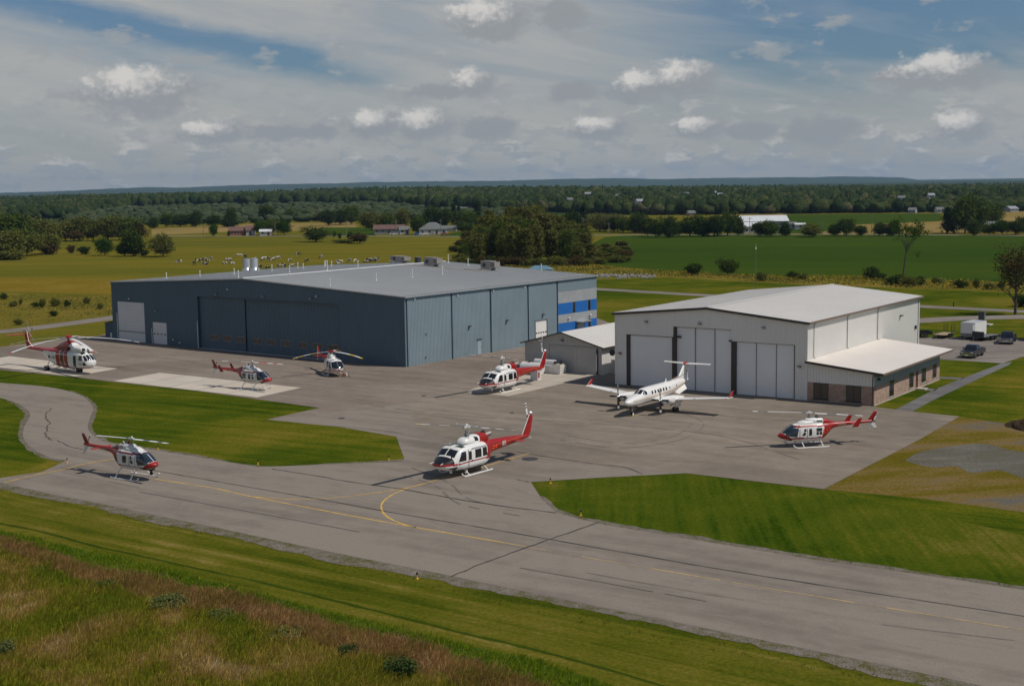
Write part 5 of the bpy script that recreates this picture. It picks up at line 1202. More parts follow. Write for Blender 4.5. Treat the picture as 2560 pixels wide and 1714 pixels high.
# ================================================================== SMALL SHED between the hangars
def wf(p): return world(WH, p)
SH = thing('shed', 'small grey metal shed with a pitched white roof between the two hangars', 'shed', wf((0, 0, 0)), WH.rotation_euler.z)
sx0, sx1, sy0, sy1, se, sr = -17.7, -5.55, 5.85, 25.0, 3.75, 5.35
SFr = lambda x, o, z: (x, sy0 - o, z)
gs = Gable(sx0, sx1, se, sr)
SG = mat('warm_grey_cladding', (0.42, 0.405, 0.38), 0.55, var=0.06)
ribwall(MB(), sx0, sx1, gs, SFr, [(-13.7, -6.3, 0, 3.45)], period=0.3, rib=0.06).build('front_wall', SG, SH)
mb = MB(); ribwall(mb, sy0, sy1, se, lambda y, o, z: (sx1 + o, y, z), period=0.3, rib=0.05); mb.build('side_wall', CLADW, SH)
mb = MB(); ribwall(mb, sy0, sy1, se, lambda y, o, z: (sx0 - o, y, z), period=0.6); ribwall(mb, sx0, sx1, gs, lambda x, o, z: (x, sy1 + o, z), period=0.6); mb.build('rear_wall', SG, SH)
for a, b, m, y in ((-13.65, -10.05, SG, 0.0), (-10.0, -6.35, SG, 0.06)): ribwall(MB(), a, b, 3.4, (lambda yy: (lambda x, o, z: (x, sy0 - yy - o, z)))(y), period=0.3, rib=0.05, zb=0.04).build('sliding_door', m, SH)
MB().box(-13.8, -6.2, sy0 - 0.16, sy0 - 0.06, 3.40, 3.52).build('door_rail', SG, SH)
MB().box(-6.32, -6.12, sy0 - 0.14, sy0 - 0.05, 0.05, 3.4).build('door_trim', mat('black_trim', (.03, .03, .03), .5), SH); MB().box(-6.30, -6.2, sy0 - 0.20, sy0 - 0.15, 0.5, 2.7).build('door_post', WHITE, SH)
for a, za, b, zb_ in ((sx1 + 0.45, se - 0.08, (sx0 + sx1) / 2, sr + 0.05), (sx0 - 0.45, se - 0.08, (sx0 + sx1) / 2, sr + 0.05)):
    mb = MB(); roof_sheet(mb, a, za, b, zb_, sy0 - 0.4, sy1 + 0.4, 0.9, 0.03, 0.02); mb.build('roof', WROOF, SH)
    MB().prism([(a, sy0 - 0.42, za - 0.14), (b, sy0 - 0.42, zb_ - 0.14), (b, sy0 - 0.42, zb_ + 0.02), (a, sy0 - 0.42, za + 0.02)], (0, -0.05, 0)).build('verge_trim', BTRIM2, SH)
MB().box(sx1 + 0.3, sx1 + 0.46, sy0 - 0.4, sy1, se - 0.38, se - 0.12).build('gutter', BTRIM2, SH)
wall_lamp(SH, SFr, -11.6, 4.2)
mb = MB().tube((0, 0, 0), (0, 0, 4.9), 0.05, n=8).path([(-0.45, 0, 4.15), (0, 0, 4.15)], 0.03)
o = mb.build('vent_mast', WHITE, None, loc=wf((-14.5, 5.3, 0))); tag(o, 'thin white mast with a short arm in front of the small shed', 'mast')
# fence panel and round dish between shed and hangar
fp = thing('fence_panel', 'short grey corrugated metal screen closing the gap beside the shed', 'fence', wf((0, 0, 0)), WH.rotation_euler.z)
ribwall(MB(), -4.95, -0.1, 1.95, lambda x, o, z: (x, 7.2 - o, z), period=0.3, rib=0.07).build('metal_sheet', SG, fp)
MB().box(-5.0, -0.05, 7.22, 7.3, 1.85, 1.95).build('top_rail', SG, fp)
sd_ = thing('satellite_dish', 'round dark dish on the left wall of the white hangar', 'satellite dish', wf((-1.0, 1.0, 3.8)), WH.rotation_euler.z)
MB().tube((0, 0, 0), (0, -0.12, 0.02), 0.36, 0.42, 22).build('dish', mat('dark_dish', (.02, .02, .022), .6), sd_); MB().tube((0, 0.0, 0), (0.85, 0.1, -0.1), 0.05).build('bracket', GREY, sd_)

# ================================================================== FUEL STATION
ft = thing('fuel_tank', 'white box shaped fuel tank with a roll on top beside the small shed', 'fuel tank', wf((-15.0, 3.5, 0)), WH.rotation_euler.z)
TW = mat('tank_white', (0.68, 0.665, 0.64), 0.45, var=0.08, dirt=(0.5, 0.42, 0.34))
MB().prism([(0, 0.1, 0.08), (4.35, 0.1, 0.08), (4.5, 0, 1.15), (-0.1, 0, 1.15)], (0, 1.55, 0)).build('tank_body', TW, ft)
MB().tube((0.0, 0.85, 1.42), (3.2, 0.85, 1.42), 0.38, n=18).build('tank_roll', TW, ft, smooth=True, ang=40)
MB().box(3.3, 4.4, 0.1, 1.5, 1.15, 1.30).build('tank_lid', mat('cream_lid', (.6, .55, .42), .5), ft)
MB().tube((3.3, 0.5, 1.45), (3.55, 0.5, 1.45), 0.25, n=12).tube((4.3, 0.6, 1.3), (4.3, 0.6, 1.95), 0.06).tube((4.0, 0.9, 1.3), (4.0, 0.9, 1.8), 0.16, 0.1).build('fuel_pump', DARKM, ft)
MB().path([(4.3, 0.6, 1.9), (4.5, 0.4, 1.7), (4.45, 0.3, 1.3)], 0.04).build('hose', BLACK, ft)
ct = thing('round_tank', 'white horizontal cylinder tank with a flat round end on the pad', 'tank', wf((-12.5, 2.0, 0)), WH.rotation_euler.z)
MB().tube((-2.9, 0, 0.88), (0, 0, 0.88), 0.76, n=28).build('tank_body', TW, ct, smooth=True, ang=40)
MB().tube((0.0, 0, 0.88), (0.05, 0, 0.88), 0.78, n=28).tube((0.05, 0, 0.88), (0.10, 0, 0.88), 0.12, n=10).build('tank_end', TW, ct)
for x in (-2.2, -0.6): MB().box(x - 0.1, x + 0.1, -0.6, 0.6, 0, 0.35).build('tank_saddle', GREY, ct)
MB().tube((-1.8, 0, 1.6), (-1.8, 0, 1.85), 0.2).build('filler_cap', DARKM, ct)
fc = thing('fuel_cabinet', 'grey and white fuel cabinet with a red fire label on the pad', 'cabinet', wf((-11.2, -2.4, 0)), WH.rotation_euler.z)
MB().box(0, 1.1, 0, 0.8, 0.05, 1.25).build('cabinet_body', TW, fc); MB().box(-0.02, 1.12, -0.02, 0.82, 1.25, 1.30).build('cabinet_lid', DWHITE, fc)
MB().box(1.10, 1.115, 0.12, 0.45, 0.35, 1.1).build('red_label', RED, fc); MB().box(-0.02, 1.12, -0.03, 0.83, 0, 0.06).build('skid_base', GREY, fc)
# ================================================================== GROUND
TW_ANG = math.atan2((at(2093, 1633) - at(400, 1300)).y, (at(2093, 1633) - at(400, 1300)).x)      # direction of the taxiway
HANG = -0.65
G1 = [(0.0, (0.045, 0.070, 0.010)), (0.35, (0.075, 0.105, 0.014)), (0.65, (0.105, 0.125, 0.018)), (1.0, (0.16, 0.135, 0.03))]
PAST = ground_mat('pasture_grass', [(0.0, (0.070, 0.082, 0.010)), (0.4, (0.112, 0.108, 0.013)), (0.7, (0.160, 0.128, 0.016)), (1.0, (0.23, 0.18, 0.045))], 0.012, 0.07, 1.2, w=(0.45, 0.35, 0.2), bump=0.3, stretch=(0.2, 0.35), grain=(0.82, 1.18))
MOWN = ground_mat('mown_grass', [(0.0, (0.026, 0.050, 0.003)), (0.34, (0.054, 0.078, 0.005)), (0.62, (0.098, 0.104, 0.008)), (1.0, (0.165, 0.130, 0.020))], 0.03, 0.25, 3.0, stripe=(-TW_ANG - 0.1, 1.5, 1.2), w=(0.62, 0.22, 0.16), con=(0.36, 0.64))
ISL2 = ground_mat('mown_grass_dark', [(0.0, (0.022, 0.046, 0.003)), (0.35, (0.050, 0.076, 0.005)), (0.7, (0.085, 0.096, 0.008)), (1.0, (0.15, 0.125, 0.024))], 0.035, 0.3, 3.0, stripe=(-1.5, 0.8, 1.1), w=(0.6, 0.22, 0.18), con=(0.35, 0.65))
STRIP = ground_mat('mown_strip', [(0.0, (0.040, 0.058, 0.004)), (0.4, (0.088, 0.094, 0.008)), (0.72, (0.125, 0.112, 0.014)), (1.0, (0.195, 0.155, 0.040))], 0.03, 0.3, 3.5, stripe=(-TW_ANG, 1.2, 2.0))
CROP = ground_mat('crop_field_green', [(0.0, (0.024, 0.052, 0.007)), (0.5, (0.038, 0.068, 0.008)), (0.85, (0.056, 0.078, 0.010)), (1.0, (0.08, 0.085, 0.014))], 0.012, 0.06, 0.9, stretch=(0.3, 0.25), w=(0.5, 0.35, 0.15), stripe=(0.35, 3.0, 0.35), grain=(0.8, 1.2))
TAN = ground_mat('ripe_field', [(0.0, (0.17, 0.135, 0.035)), (0.5, (0.23, 0.165, 0.055)), (1.0, (0.30, 0.22, 0.09))], 0.01, 0.08, 0.8, bump=0.2)
WEED = ground_mat('weedy_meadow', [(0.0, (0.060, 0.066, 0.010)), (0.4, (0.125, 0.108, 0.016)), (0.7, (0.185, 0.138, 0.026)), (1.0, (0.25, 0.19, 0.06))], 0.04, 0.25, 1.6, yellow=(0.45, 0.60, (0.28, 0.19, 0.015), 0.7), bump=0.5)
BARE = ground_mat('stony_soil', [(0.0, (0.085, 0.080, 0.006)), (0.28, (0.125, 0.098, 0.012)), (0.5, (0.175, 0.120, 0.040)), (0.66, (0.165, 0.125, 0.072)), (0.80, (0.105, 0.108, 0.100)), (0.92, (0.15, 0.13, 0.10)), (1.0, (0.24, 0.19, 0.13))], 0.06, 0.3, 3.5, w=(0.5, 0.32, 0.18), stretch=(-0.2, 0.45), con=(0.36, 0.62))
GRAVEL = ground_mat('gravel', [(0.0, (0.06, 0.07, 0.015)), (0.36, (0.11, 0.105, 0.04)), (0.5, (0.165, 0.145, 0.11)), (0.75, (0.22, 0.195, 0.165)), (1.0, (0.33, 0.30, 0.26))], 0.25, 1.3, 9, w=(0.3, 0.4, 0.3), bump=0.5)
DIRT = ground_mat('dark_soil', [(0, (0.03, 0.02, 0.012)), (1, (0.10, 0.07, 0.045))], 0.2, 1, 4, bump=1.0)
MEAD = ground_mat('meadow_floor', [(0.0, (0.10, 0.13, 0.012)), (0.5, (0.17, 0.17, 0.02)), (0.75, (0.22, 0.17, 0.04)), (1.0, (0.28, 0.20, 0.08))], 0.07, 0.35, 2.5, bump=1.0)
RUT = ground_mat('dark_grass_rut', [(0, (.025, .045, .004)), (1, (.05, .075, .008))], .1, .6, 4)
DITCH = ground_mat('ditch_floor', [(0.0, (0.045, 0.085, 0.01)), (0.6, (0.075, 0.12, 0.014)), (1.0, (0.11, 0.13, 0.02))], 0.07, 0.5, 3, bump=1.0)
ASP = asphalt_mat('asphalt_apron', (0.228, 0.190, 0.150), -HANG)
ASP2 = asphalt_mat('asphalt_taxiway', (0.202, 0.172, 0.142), -TW_ANG, 0.5)
ASP3 = asphalt_mat('asphalt_old', (0.222, 0.182, 0.148), -HANG)
ROAD = asphalt_mat('asphalt_road', (0.22, 0.19, 0.165), -0.1)
PATHM = asphalt_mat('asphalt_path', (0.155, 0.148, 0.142), -HANG)

# base sheet: near and far, one object
def grid_ground():
    ys = [-120, 30, 100, 200, 300, 450, 700, 1000, 1500, 2200, 4000, 8000, 16000, 26000]
    mb = MB(); xs = [-16000, -4000, -1500, -600, -250, 0, 250, 600, 1500, 4000, 16000]
    for y in ys:
        for x in xs: mb.v.append((x, y, 0))
    n = len(xs)
    for j in range(len(ys) - 1):
        for i in range(n - 1): mb.f.append([j * n + i, j * n + i + 1, (j + 1) * n + i + 1, (j + 1) * n + i]); mb.m.append(0)
    return struct(mb.build('ground', PAST))
grid_ground()
Z = lambda k: 0.006 * k
far_l, far_r = (-900, 0), (3400, 0)
# mown airfield grass
sheet('mown_grass', [(-400, 1165), (-400, 870), (0, 868), (128, 850), (252, 839), (700, 800), (1491, 700), (1800, 690), (2560, 735), (2900, 760), (2900, 1500), (2560, 1480), (1300, 1210), (990, 1120), (600, 1140), (200, 1120), (0, 1200)], Z(1), MOWN)
sheet('grass_verge', [(-400, 1140), (0, 1207), (300, 1272), (1110, 1436), (2453, 1718), (2900, 1820), (2200, 1900), (1400, 1790), (0, 1295), (-400, 1200)], Z(1), STRIP)
sheet('island_grass', [(0, 925), (186, 943), (277, 954), (480, 976), (611, 994), (798.5, 1019.8), (666, 1048.9), (854, 1068), (989, 1090), (1011, 1148), (1006, 1154), (811, 1163), (640, 1169), (405, 1130), (239, 1092), (220, 1060), (232, 1021), (213, 995), (107, 967), (0, 958)], Z(2), MOWN)
sheet('island_grass', [(1327, 1204), (1715, 1182), (2059, 1222), (2350, 1290), (2700, 1370), (2700, 1510), (2560, 1474), (2037, 1401), (1504, 1312), (1390, 1281), (1355, 1250)], Z(2), ISL2)
sheet('stony_ground', [(2059, 1223), (2179, 1161), (2299, 1098), (2399, 1041), (2470, 1052), (2760, 1090), (2760, 1345), (2560, 1280), (2300, 1245)], Z(2), BARE)
sheet('weedy_field_edge', [(-300, 830), (0, 822), (283, 790), (283, 738), (0, 732), (-300, 740)], Z(2), WEED)
sheet('dry_field_band', [(-300, 735), (0, 728), (283, 735), (290, 700), (0, 694), (-300, 700)], Z(2), ground_mat('dry_grass', [(0, (0.125, 0.108, 0.014)), (0.5, (0.175, 0.122, 0.014)), (1, (0.235, 0.17, 0.04))], 0.02, 0.12, 1.2, bump=.3))
sheet('weedy_field_edge', [(1250, 655), (1400, 660), (1499, 664), (1648, 677), (1900, 691), (2159, 691), (2457, 704), (2800, 716), (2800, 745), (2560, 730), (2080, 715), (1880, 706), (1640, 692), (1491, 690), (1250, 680)], Z(3), WEED)
sheet('crop_field', [(1420, 640), (1499, 662), (1648, 676), (1900, 690), (2159, 689), (2457, 703), (2900, 722), (3100, 592), (2560, 588.5), (1900, 586.5), (1560, 589), (1511, 593)], Z(2), CROP)
sheet('crop_field', [(1900, 536.5), (2350, 534), (2360, 560), (2130, 564), (2040, 583), (1960, 583), (1850, 560), (1850, 540)], Z(2), CROP)
sheet('ripe_field', [(2130, 562), (2350, 553), (2500, 528), (2800, 528), (2800, 570), (2560, 582), (2040, 584)], Z(3), TAN)
sheet('ripe_field', [(379, 572), (633, 559.5), (884, 556), (900, 577), (633, 577), (379, 588)], Z(2), TAN)
sheet('ripe_field', [(100, 565), (140, 565), (140, 590), (100, 592)], Z(2), TAN)
sheet('ripe_field', [(1800, 534.5), (1960, 534.5), (1960, 539), (1800, 540)], Z(3), TAN)
sheet('crop_field', [(812, 569), (929, 568), (940, 589), (812, 589)], Z(3), CROP)
sheet('ripe_field', [(-200, 528), (165, 525), (165, 537), (-200, 545)], Z(2), TAN)
sheet('crop_field', [(1100, 585), (1180, 578), (1180, 590), (1100, 592)], Z(3), CROP)
sheet('gravel_patch', smooth_line([(2262, 1150), (2300, 1130), (2360, 1118), (2460, 1109), (2540, 1128), (2640, 1135), (2660, 1215), (2560, 1196), (2500, 1176), (2430, 1182), (2390, 1166), (2330, 1168), (2262, 1152)], 4)[:-1], Z(3), ground_mat('blue_grey_gravel', [(0, (.10, .085, .03)), (.35, (.115, .105, .075)), (.6, (.125, .118, .095)), (1, (.18, .165, .135))], .12, .6, 4, stretch=(-.2, .5), con=(.34, .64)))
# far road along the houses, roads
def road(name, pts, w, z, m): return ribbon(name, pts, w, z, m)
road('road', [(380, 589.5), (600, 590.5), (900, 590), (1150, 591), (1500, 588), (1900, 586), (2100, 585.5), (2560, 589)], 6.5, Z(4), ROAD)
road('road', [(-300, 852), (0, 829), (140, 813), (283, 794), (420, 775)], 6.0, Z(4), ROAD)
road('road', [(1400, 717), (1491, 722.5), (1762, 738), (2000, 749), (2298, 765.5), (2560, 778.5), (2900, 795)], 5.0, Z(4), ROAD)
road('road', [(2100, 812), (2295, 802), (2400, 796), (2560, 792), (2900, 783)], 6.5, Z(5), ROAD)
# paved areas
TX_LO = [(0, 1207), (128, 1235), (299, 1269), (400, 1300), (512, 1313), (638, 1341), (833, 1381), (1110, 1434), (1260, 1469), (1510, 1522), (1760, 1566), (2093, 1633), (2370, 1688), (2560, 1738), (2900, 1815)]
TX_LO = [(0, 1207), (128, 1235), (299, 1269), (512, 1313), (833, 1381), (1110, 1436), (1510, 1520), (2093, 1638), (2453, 1714), (2900, 1812)]
TX_UP = [(2900, 1545), (2560, 1475), (2370, 1446), (2037, 1400), (1760, 1353), (1504, 1311), (1390, 1281), (1355, 1248), (1327, 1205), (1482, 1195), (1715, 1183), (1871, 1200), (2059, 1223)]
apron = TX_LO + TX_UP + [(2179, 1161), (2299, 1098.7), (2399, 1041), (2282, 1029), (2186.5, 1017), (2010, 990), (1800, 900), (1500, 810), (1250, 810), (1000, 880), (990, 1000), (666, 1048.9), (854, 1068), (990.6, 1091.6), (1011, 1148), (1006, 1153.5), (811, 1162), (683, 1166), (640.5, 1168), (512, 1145), (405.6, 1128), (277.5, 1109), (200, 1135), (107, 1179), (0, 1195), (-25, 1200)]
taxi = sheet('taxiway', apron, Z(5), ASP2)
sheet('apron', [(1240, 1135), (1560, 1169), (1715, 1183), (2059, 1223), (2179, 1161), (2299, 1098.7), (2399, 1041), (2282, 1029), (2186.5, 1017), (2010, 990), (1800, 900), (1500, 810), (1213, 967), (1000, 1010), (1060, 1075)], Z(6), ASP)
old = [(-300, 900), (-300, 885), (0, 868), (128, 850), (252, 839), (300, 820), (900, 850), (1000, 850), (1450, 780), (1560, 820), (1500, 900), (1213, 967), (1000, 1010), (666, 1048.9), (798.5, 1019.8), (611, 994), (480, 976), (277, 954), (186, 943), (0, 925), (-300, 905)]
sheet('apron', old, Z(7), ASP3)
path_out = smooth_line([(0, 995), (38, 1006), (68, 1025), (75, 1042), (60, 1068), (60, 1098), (85, 1124), (128, 1145), (184, 1156), (107, 1180)], 5)
path_in = smooth_line([(405, 1128), (277.5, 1108.7), (239, 1091.6), (220, 1072), (224, 1046.7), (232.7, 1021), (213.5, 995.5), (171, 978), (107, 966), (0, 957)], 5)
sheet('taxi_path', path_out + [(150, 1175), (300, 1150)] + path_in + [(-60, 950), (-60, 988)], Z(6), ASP2)
# gravel shoulders
def shoulder(name, pts, w, z, off, seed): 
    rr = random.Random(seed); L = [at(*p) for p in smooth_line(pts, 5)]; Q = [L[0]]
    for a, b in zip(L[:-1], L[1:]):
        k = max(1, int((b - a).length / 0.7))
        for i in range(1, k + 1): Q.append(a.lerp(b, i / k))
    mb = MB(); prev = None; nn = 0.0
    for i, p in enumerate(Q):
        a = Q[max(i - 1, 0)]; b = Q[min(i + 1, len(Q) - 1)]; t = (b - a).normalized(); nr = Vector((-t.y, t.x, 0)) * off
        nn = nn * 0.8 + rr.uniform(-0.3, 0.3); ww = max(0.1, w * (0.9 + 0.6 * nn) + rr.uniform(-.12, .12))
        cur = (p - nr * 0.3, p + nr * ww)
        if prev: mb.add([(prev[0].x, prev[0].y, z), (cur[0].x, cur[0].y, z), (cur[1].x, cur[1].y, z), (prev[1].x, prev[1].y, z)], [(0, 1, 2, 3)])
        prev = cur
    return struct(mb.build(name, GRAVEL))
shoulder('gravel_shoulder', TX_LO, 1.5, Z(4), -1, 1)
shoulder('gravel_shoulder', [(2900, 1545), (2560, 1475), (2370, 1446), (2037, 1400), (1760, 1353), (1504, 1311), (1390, 1281), (1350, 1240)], 0.8, Z(4), -1, 2)
shoulder('gravel_shoulder', [(1011, 1150), (811, 1162), (640.5, 1168), (512, 1145), (405.6, 1128), (277.5, 1108.7), (239, 1091.6), (220, 1072), (224, 1046.7), (232.7, 1021), (213.5, 995.5), (171, 978)], 0.5, Z(4), -1, 3)
shoulder('gravel_shoulder', [(20, 1000), (38, 1006), (68, 1025), (75, 1042), (60, 1068), (60, 1098), (85, 1124), (128, 1145), (184, 1156)], 0.55, Z(4), -1, 4)
# concrete pads with cast slabs
def pad(name, corners, nu, nv, z, seed):
    rr = random.Random(seed); A, B, C_, D = [at(*c) for c in corners]
    base = sheet(name, [A, B, C_, D], z, mat('pad_joint', (0.20, 0.175, 0.15), 0.95))
    ms = [mat('pad_concrete_%s' % n, c, 0.9, var=0.07, vscale=0.3, dirt=(0.42, 0.37, 0.31)) for n, c in (('light', (0.60, 0.54, 0.46)), ('plain', (0.57, 0.51, 0.435)), ('warm', (0.57, 0.50, 0.42)))]
    for i in range(nu):
        for j in range(nv):
            def P(u, v): return A.lerp(B, u).lerp(D.lerp(C_, u), v)
            e = 0.004
            q = [P(i / nu + e, j / nv + e), P((i + 1) / nu - e, j / nv + e), P((i + 1) / nu - e, (j + 1) / nv - e), P(i / nu + e, (j + 1) / nv - e)]
            sheet('slab', [Vector((p.x, p.y, 0)) for p in q], z + 0.004, rr.choice(ms), parent=base)
    return base
pa = at(183.6, 942); pb = at(294.6, 921.8); pc = at(23.5, 890.7)
v = pc - pb
def pw(p): return p
def pad_w(name, A, B, C_, D, nu, nv, z, seed, shade=1.0):
    rr = random.Random(seed); base = sheet(name, [A, B, C_, D], z, mat('pad_joint', (0.20, 0.175, 0.15), 0.95))
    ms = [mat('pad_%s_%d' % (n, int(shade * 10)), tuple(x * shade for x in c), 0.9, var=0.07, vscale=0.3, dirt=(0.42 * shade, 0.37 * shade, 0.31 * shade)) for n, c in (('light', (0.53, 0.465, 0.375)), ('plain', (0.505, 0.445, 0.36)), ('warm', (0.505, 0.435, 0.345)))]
    for i in range(nu):
        for j in range(nv):
            P = lambda u, w: A.lerp(B, u).lerp(D.lerp(C_, u), w); e = 0.0025
            q = [P(i / nu + e, j / nv + e), P((i + 1) / nu - e, j / nv + e), P((i + 1) / nu - e, (j + 1) / nv - e), P(i / nu + e, (j + 1) / nv - e)]
            sheet('slab', [Vector((p.x, p.y, 0)) for p in q], z + 0.004, rr.choice(ms), parent=base)
pad_w('concrete_pad', pa, pb, pc, pa + (pc - pb), 2, 5, Z(8), 1)
a_, b_, c_ = at(643.4, 994), at(754.3, 969.6), at(399, 931.9)
pad_w('concrete_pad', a_, b_, c_, a_ + (c_ - b_), 2, 5, Z(8), 2)
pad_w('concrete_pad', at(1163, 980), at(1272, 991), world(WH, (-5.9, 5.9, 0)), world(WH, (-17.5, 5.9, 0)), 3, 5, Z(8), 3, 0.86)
# walking path, parking lot and their kerb line
sheet('path', [(2239, 1023.5), (2293, 996), (2331.5, 975.7), (2400.7, 947.5), (2505.7, 908), (2530, 905), (2523, 912), (2434, 952.7), (2331, 1001), (2280, 1029)], Z(4), PATHM)
sheet('path', [(2349.5, 941.5), (2412, 944.5), (2400, 949), (2346, 946)], Z(4), PATHM)
sheet('path', [(2300, 970), (2345, 972.5), (2334, 977), (2298, 975)], Z(4), PATHM)
sheet('parking_lot', [(2200, 838), (2296, 842.5), (2560, 846), (2800, 852), (2800, 840), (2560, 891), (2505.7, 908), (2354.6, 899), (2300, 890)][:4] + [(2800, 870), (2560, 891), (2505.7, 908), (2354.6, 899), (2250, 880)], Z(5), ROAD)
# painted lines
YL = mat('worn_yellow_line', (0.62, 0.38, 0.07), 0.8, var=0.2, vscale=3, dirt=(0.42, 0.30, 0.14))
YL2 = mat('faded_yellow_line', (0.42, 0.30, 0.13), 0.85, var=0.2, vscale=3, dirt=(0.24, 0.21, 0.18))
ribbon('yellow_line', [(388.6, 1198.3), (529.5, 1219.7), (640.5, 1244), (879.6, 1290), (1000, 1312), (1260, 1357)], 0.16, Z(7), YL, 0.01)
ribbon('yellow_line', [(1255, 1356), (1499, 1400), (1760, 1444), (2009, 1486), (2560, 1576), (2800, 1616)], 0.12, Z(7) - .002, mat('ghost_yellow_line', (0.30, 0.225, 0.125), 0.85, var=0.2, vscale=3), 0.01)
ribbon('yellow_line', [(1260, 1357), (1499, 1400), (1760, 1444), (2009, 1486), (2560, 1576), (2800, 1616)], 0.15, Z(7), YL2, 0.01, dash=0.25, seed=5)
ribbon('yellow_line', [(10.7, 1207), (80, 1190), (154, 1175), (205, 1162), (282, 1148), (330, 1139)], 0.18, Z(9), YL, 0.01)
ribbon('yellow_line', [(620, 1241), (704.5, 1248), (803, 1247.4), (900, 1238), (1018, 1220), (1110, 1194.6), (1212.7, 1166), (1323, 1134)], 0.15, Z(8), YL, 0.008)
ribbon('yellow_line', [(1018, 1221), (985, 1235), (960.7, 1251.7), (953, 1268.8), (965, 1290), (1000, 1308), (1040, 1319)], 0.16, Z(7), YL, 0.008)
TM = mat('tyre_mark', (0.165, 0.142, 0.12), 0.9, var=0.12, vscale=1.5)
for i, pts in enumerate([[(1010, 1190), (1090, 1215), (1150, 1260), (1300, 1290)], [(1030, 1170), (1120, 1205), (1180, 1250), (1330, 1275)], [(1400, 1100), (1550, 1120), (1700, 1100), (1760, 1060), (1700, 1030)], [(1420, 1090), (1560, 1108), (1680, 1092), (1730, 1060)], [(900, 1010), (1150, 1040), (1500, 1060), (1800, 1090), (2000, 1150)], [(700, 930), (900, 960), (1150, 950)], [(1300, 1420), (1500, 1455), (1800, 1510)], [(350, 1230), (600, 1275), (900, 1330)], [(1650, 1015), (1850, 1045), (2000, 1050), (2100, 1030)], [(300, 880), (450, 900), (620, 925), (860, 940)]]): ribbon('tyre_mark', pts, 0.14, Z(9) + i * 0.0004, TM, 0.02, dash=.12, seed=40 + i)
CR = mat('crack_sealant', (0.045, 0.042, 0.04), 0.85)
CR2 = mat('faded_crack', (0.13, 0.12, 0.11), 0.9)
for i, (pts, w, m, j) in enumerate([
    ([(158, 1182.5), (250, 1200), (350, 1219.7)], 0.05, CR2, .04), ([(380, 1175.7), (576.4, 1210), (800, 1249), (1000, 1285), (1260, 1328.7), (1500, 1371), (1815, 1425.8), (2200, 1486), (2560, 1541), (2800, 1580)], 0.09, CR, .02),
    ([(679, 1172.7), (790, 1190), (870, 1204), (1000, 1222.7), (1130, 1246), (1260, 1266.5), (1390.5, 1283)], 0.10, CR, .07), ([(1127, 1441.6), (1200, 1412), (1260, 1390), (1371, 1350), (1430, 1330), (1499, 1306.5)], 0.10, CR, .08),
    ([(1290, 1130), (1326.6, 1136), (1454, 1155.5), (1560, 1169), (1607, 1186)], 0.09, CR, .06), ([(1465, 1432), (1693, 1473), (1859.5, 1501)], 0.05, CR2, .03), ([(2204, 1562), (2537, 1602)], 0.05, CR2, .03),
    ([(128, 1021), (117, 1042.5), (121.7, 1064), (115, 1087), (128, 1101)], 0.12, CR, .22), ([(145, 1101.4), (171, 1115), (209, 1124.5)], 0.09, CR, .08), ([(1293, 1199), (1325, 1206)], 0.08, CR, .05),
    ([(1640, 1152), (1760, 1155)], 0.06, CR2, .05), ([(820, 1065), (940, 1075), (1060, 1095)], 0.08, CR2, .04), ([(340, 846), (372, 854)], .08, CR2, .04)]): ribbon('pavement_crack', pts, w, Z(10) + i * 0.0006, m, j, seed=i)
# drain covers and stains
for x, y, rr_ in ((1325, 1147.5, 0.75), (854, 1046, 0.35), (1060, 990, 0.3), (1280, 1032.5, 0.25)):
    p = at(x, y); mb = MB().tube((0, 0, 0), (0, 0, 0.015), rr_, rr_, 20).tube((0, 0, 0.015), (0, 0, 0.03), rr_ * 0.8, rr_ * 0.78, 20)
    o = mb.build('drain_cover', mat('dark_iron', (0.045, 0.043, 0.042), 0.8), None, loc=(p.x, p.y, Z(8))); struct(o)
# soil heap
def heap(x, y, rad, h, m, name, label, cat, seed, stretch=1.0, group=None):
    rr = random.Random(seed); p = at(x, y); mb = MB(); n = 22
    mb.v.append((0, 0, h)); rings = 7
    for r in range(1, rings + 1):
        for i in range(n):
            a = 2 * math.pi * i / n; q = r / rings; hh = h * (1 - q) ** 0.8 * rr.uniform(0.75, 1.15) if r < rings else -0.05
            d = rad * q * rr.uniform(0.88, 1.1); mb.v.append((d * math.cos(a) * stretch, d * math.sin(a), hh))
    for i in range(n): mb.f.append([0, 1 + i, 1 + (i + 1) % n]); mb.m.append(0)
    for r in range(rings - 1):
        for i in range(n): mb.f.append([1 + r * n + i, 1 + (r + 1) * n + i, 1 + (r + 1) * n + (i + 1) % n, 1 + r * n + (i + 1) % n]); mb.m.append(0)
    return tag(mb.build(name, m, None, loc=(p.x, p.y, 0)), label, cat, group)
heap(2606, 1066, 3.2, 1.2, DIRT, 'soil_heap', 'dark heap of soil on the stony ground at the far right', 'soil heap', 2, 1.2)
# stone row by the crop field
ST = mat('pale_stone', (0.24, 0.225, 0.20), 0.9, var=0.3, vscale=1.5)
mb = MB(); rr = random.Random(9)
for i in range(260):
    t = rr.random(); x = 1490 + t * 150; y = 690 + rr.gauss(0, 2.3) + t * 1.5; p = at(x, y); s = rr.uniform(0.12, 0.42)
    b = len(mb.v); mb.ball((p.x, p.y, s * 0.3), s, rr.uniform(.7, 1.3), rr.uniform(.7, 1.2), rr.uniform(.6, 1), 6)
tag(mb.build('stone_pile', ST), None, None, None, 'stuff')

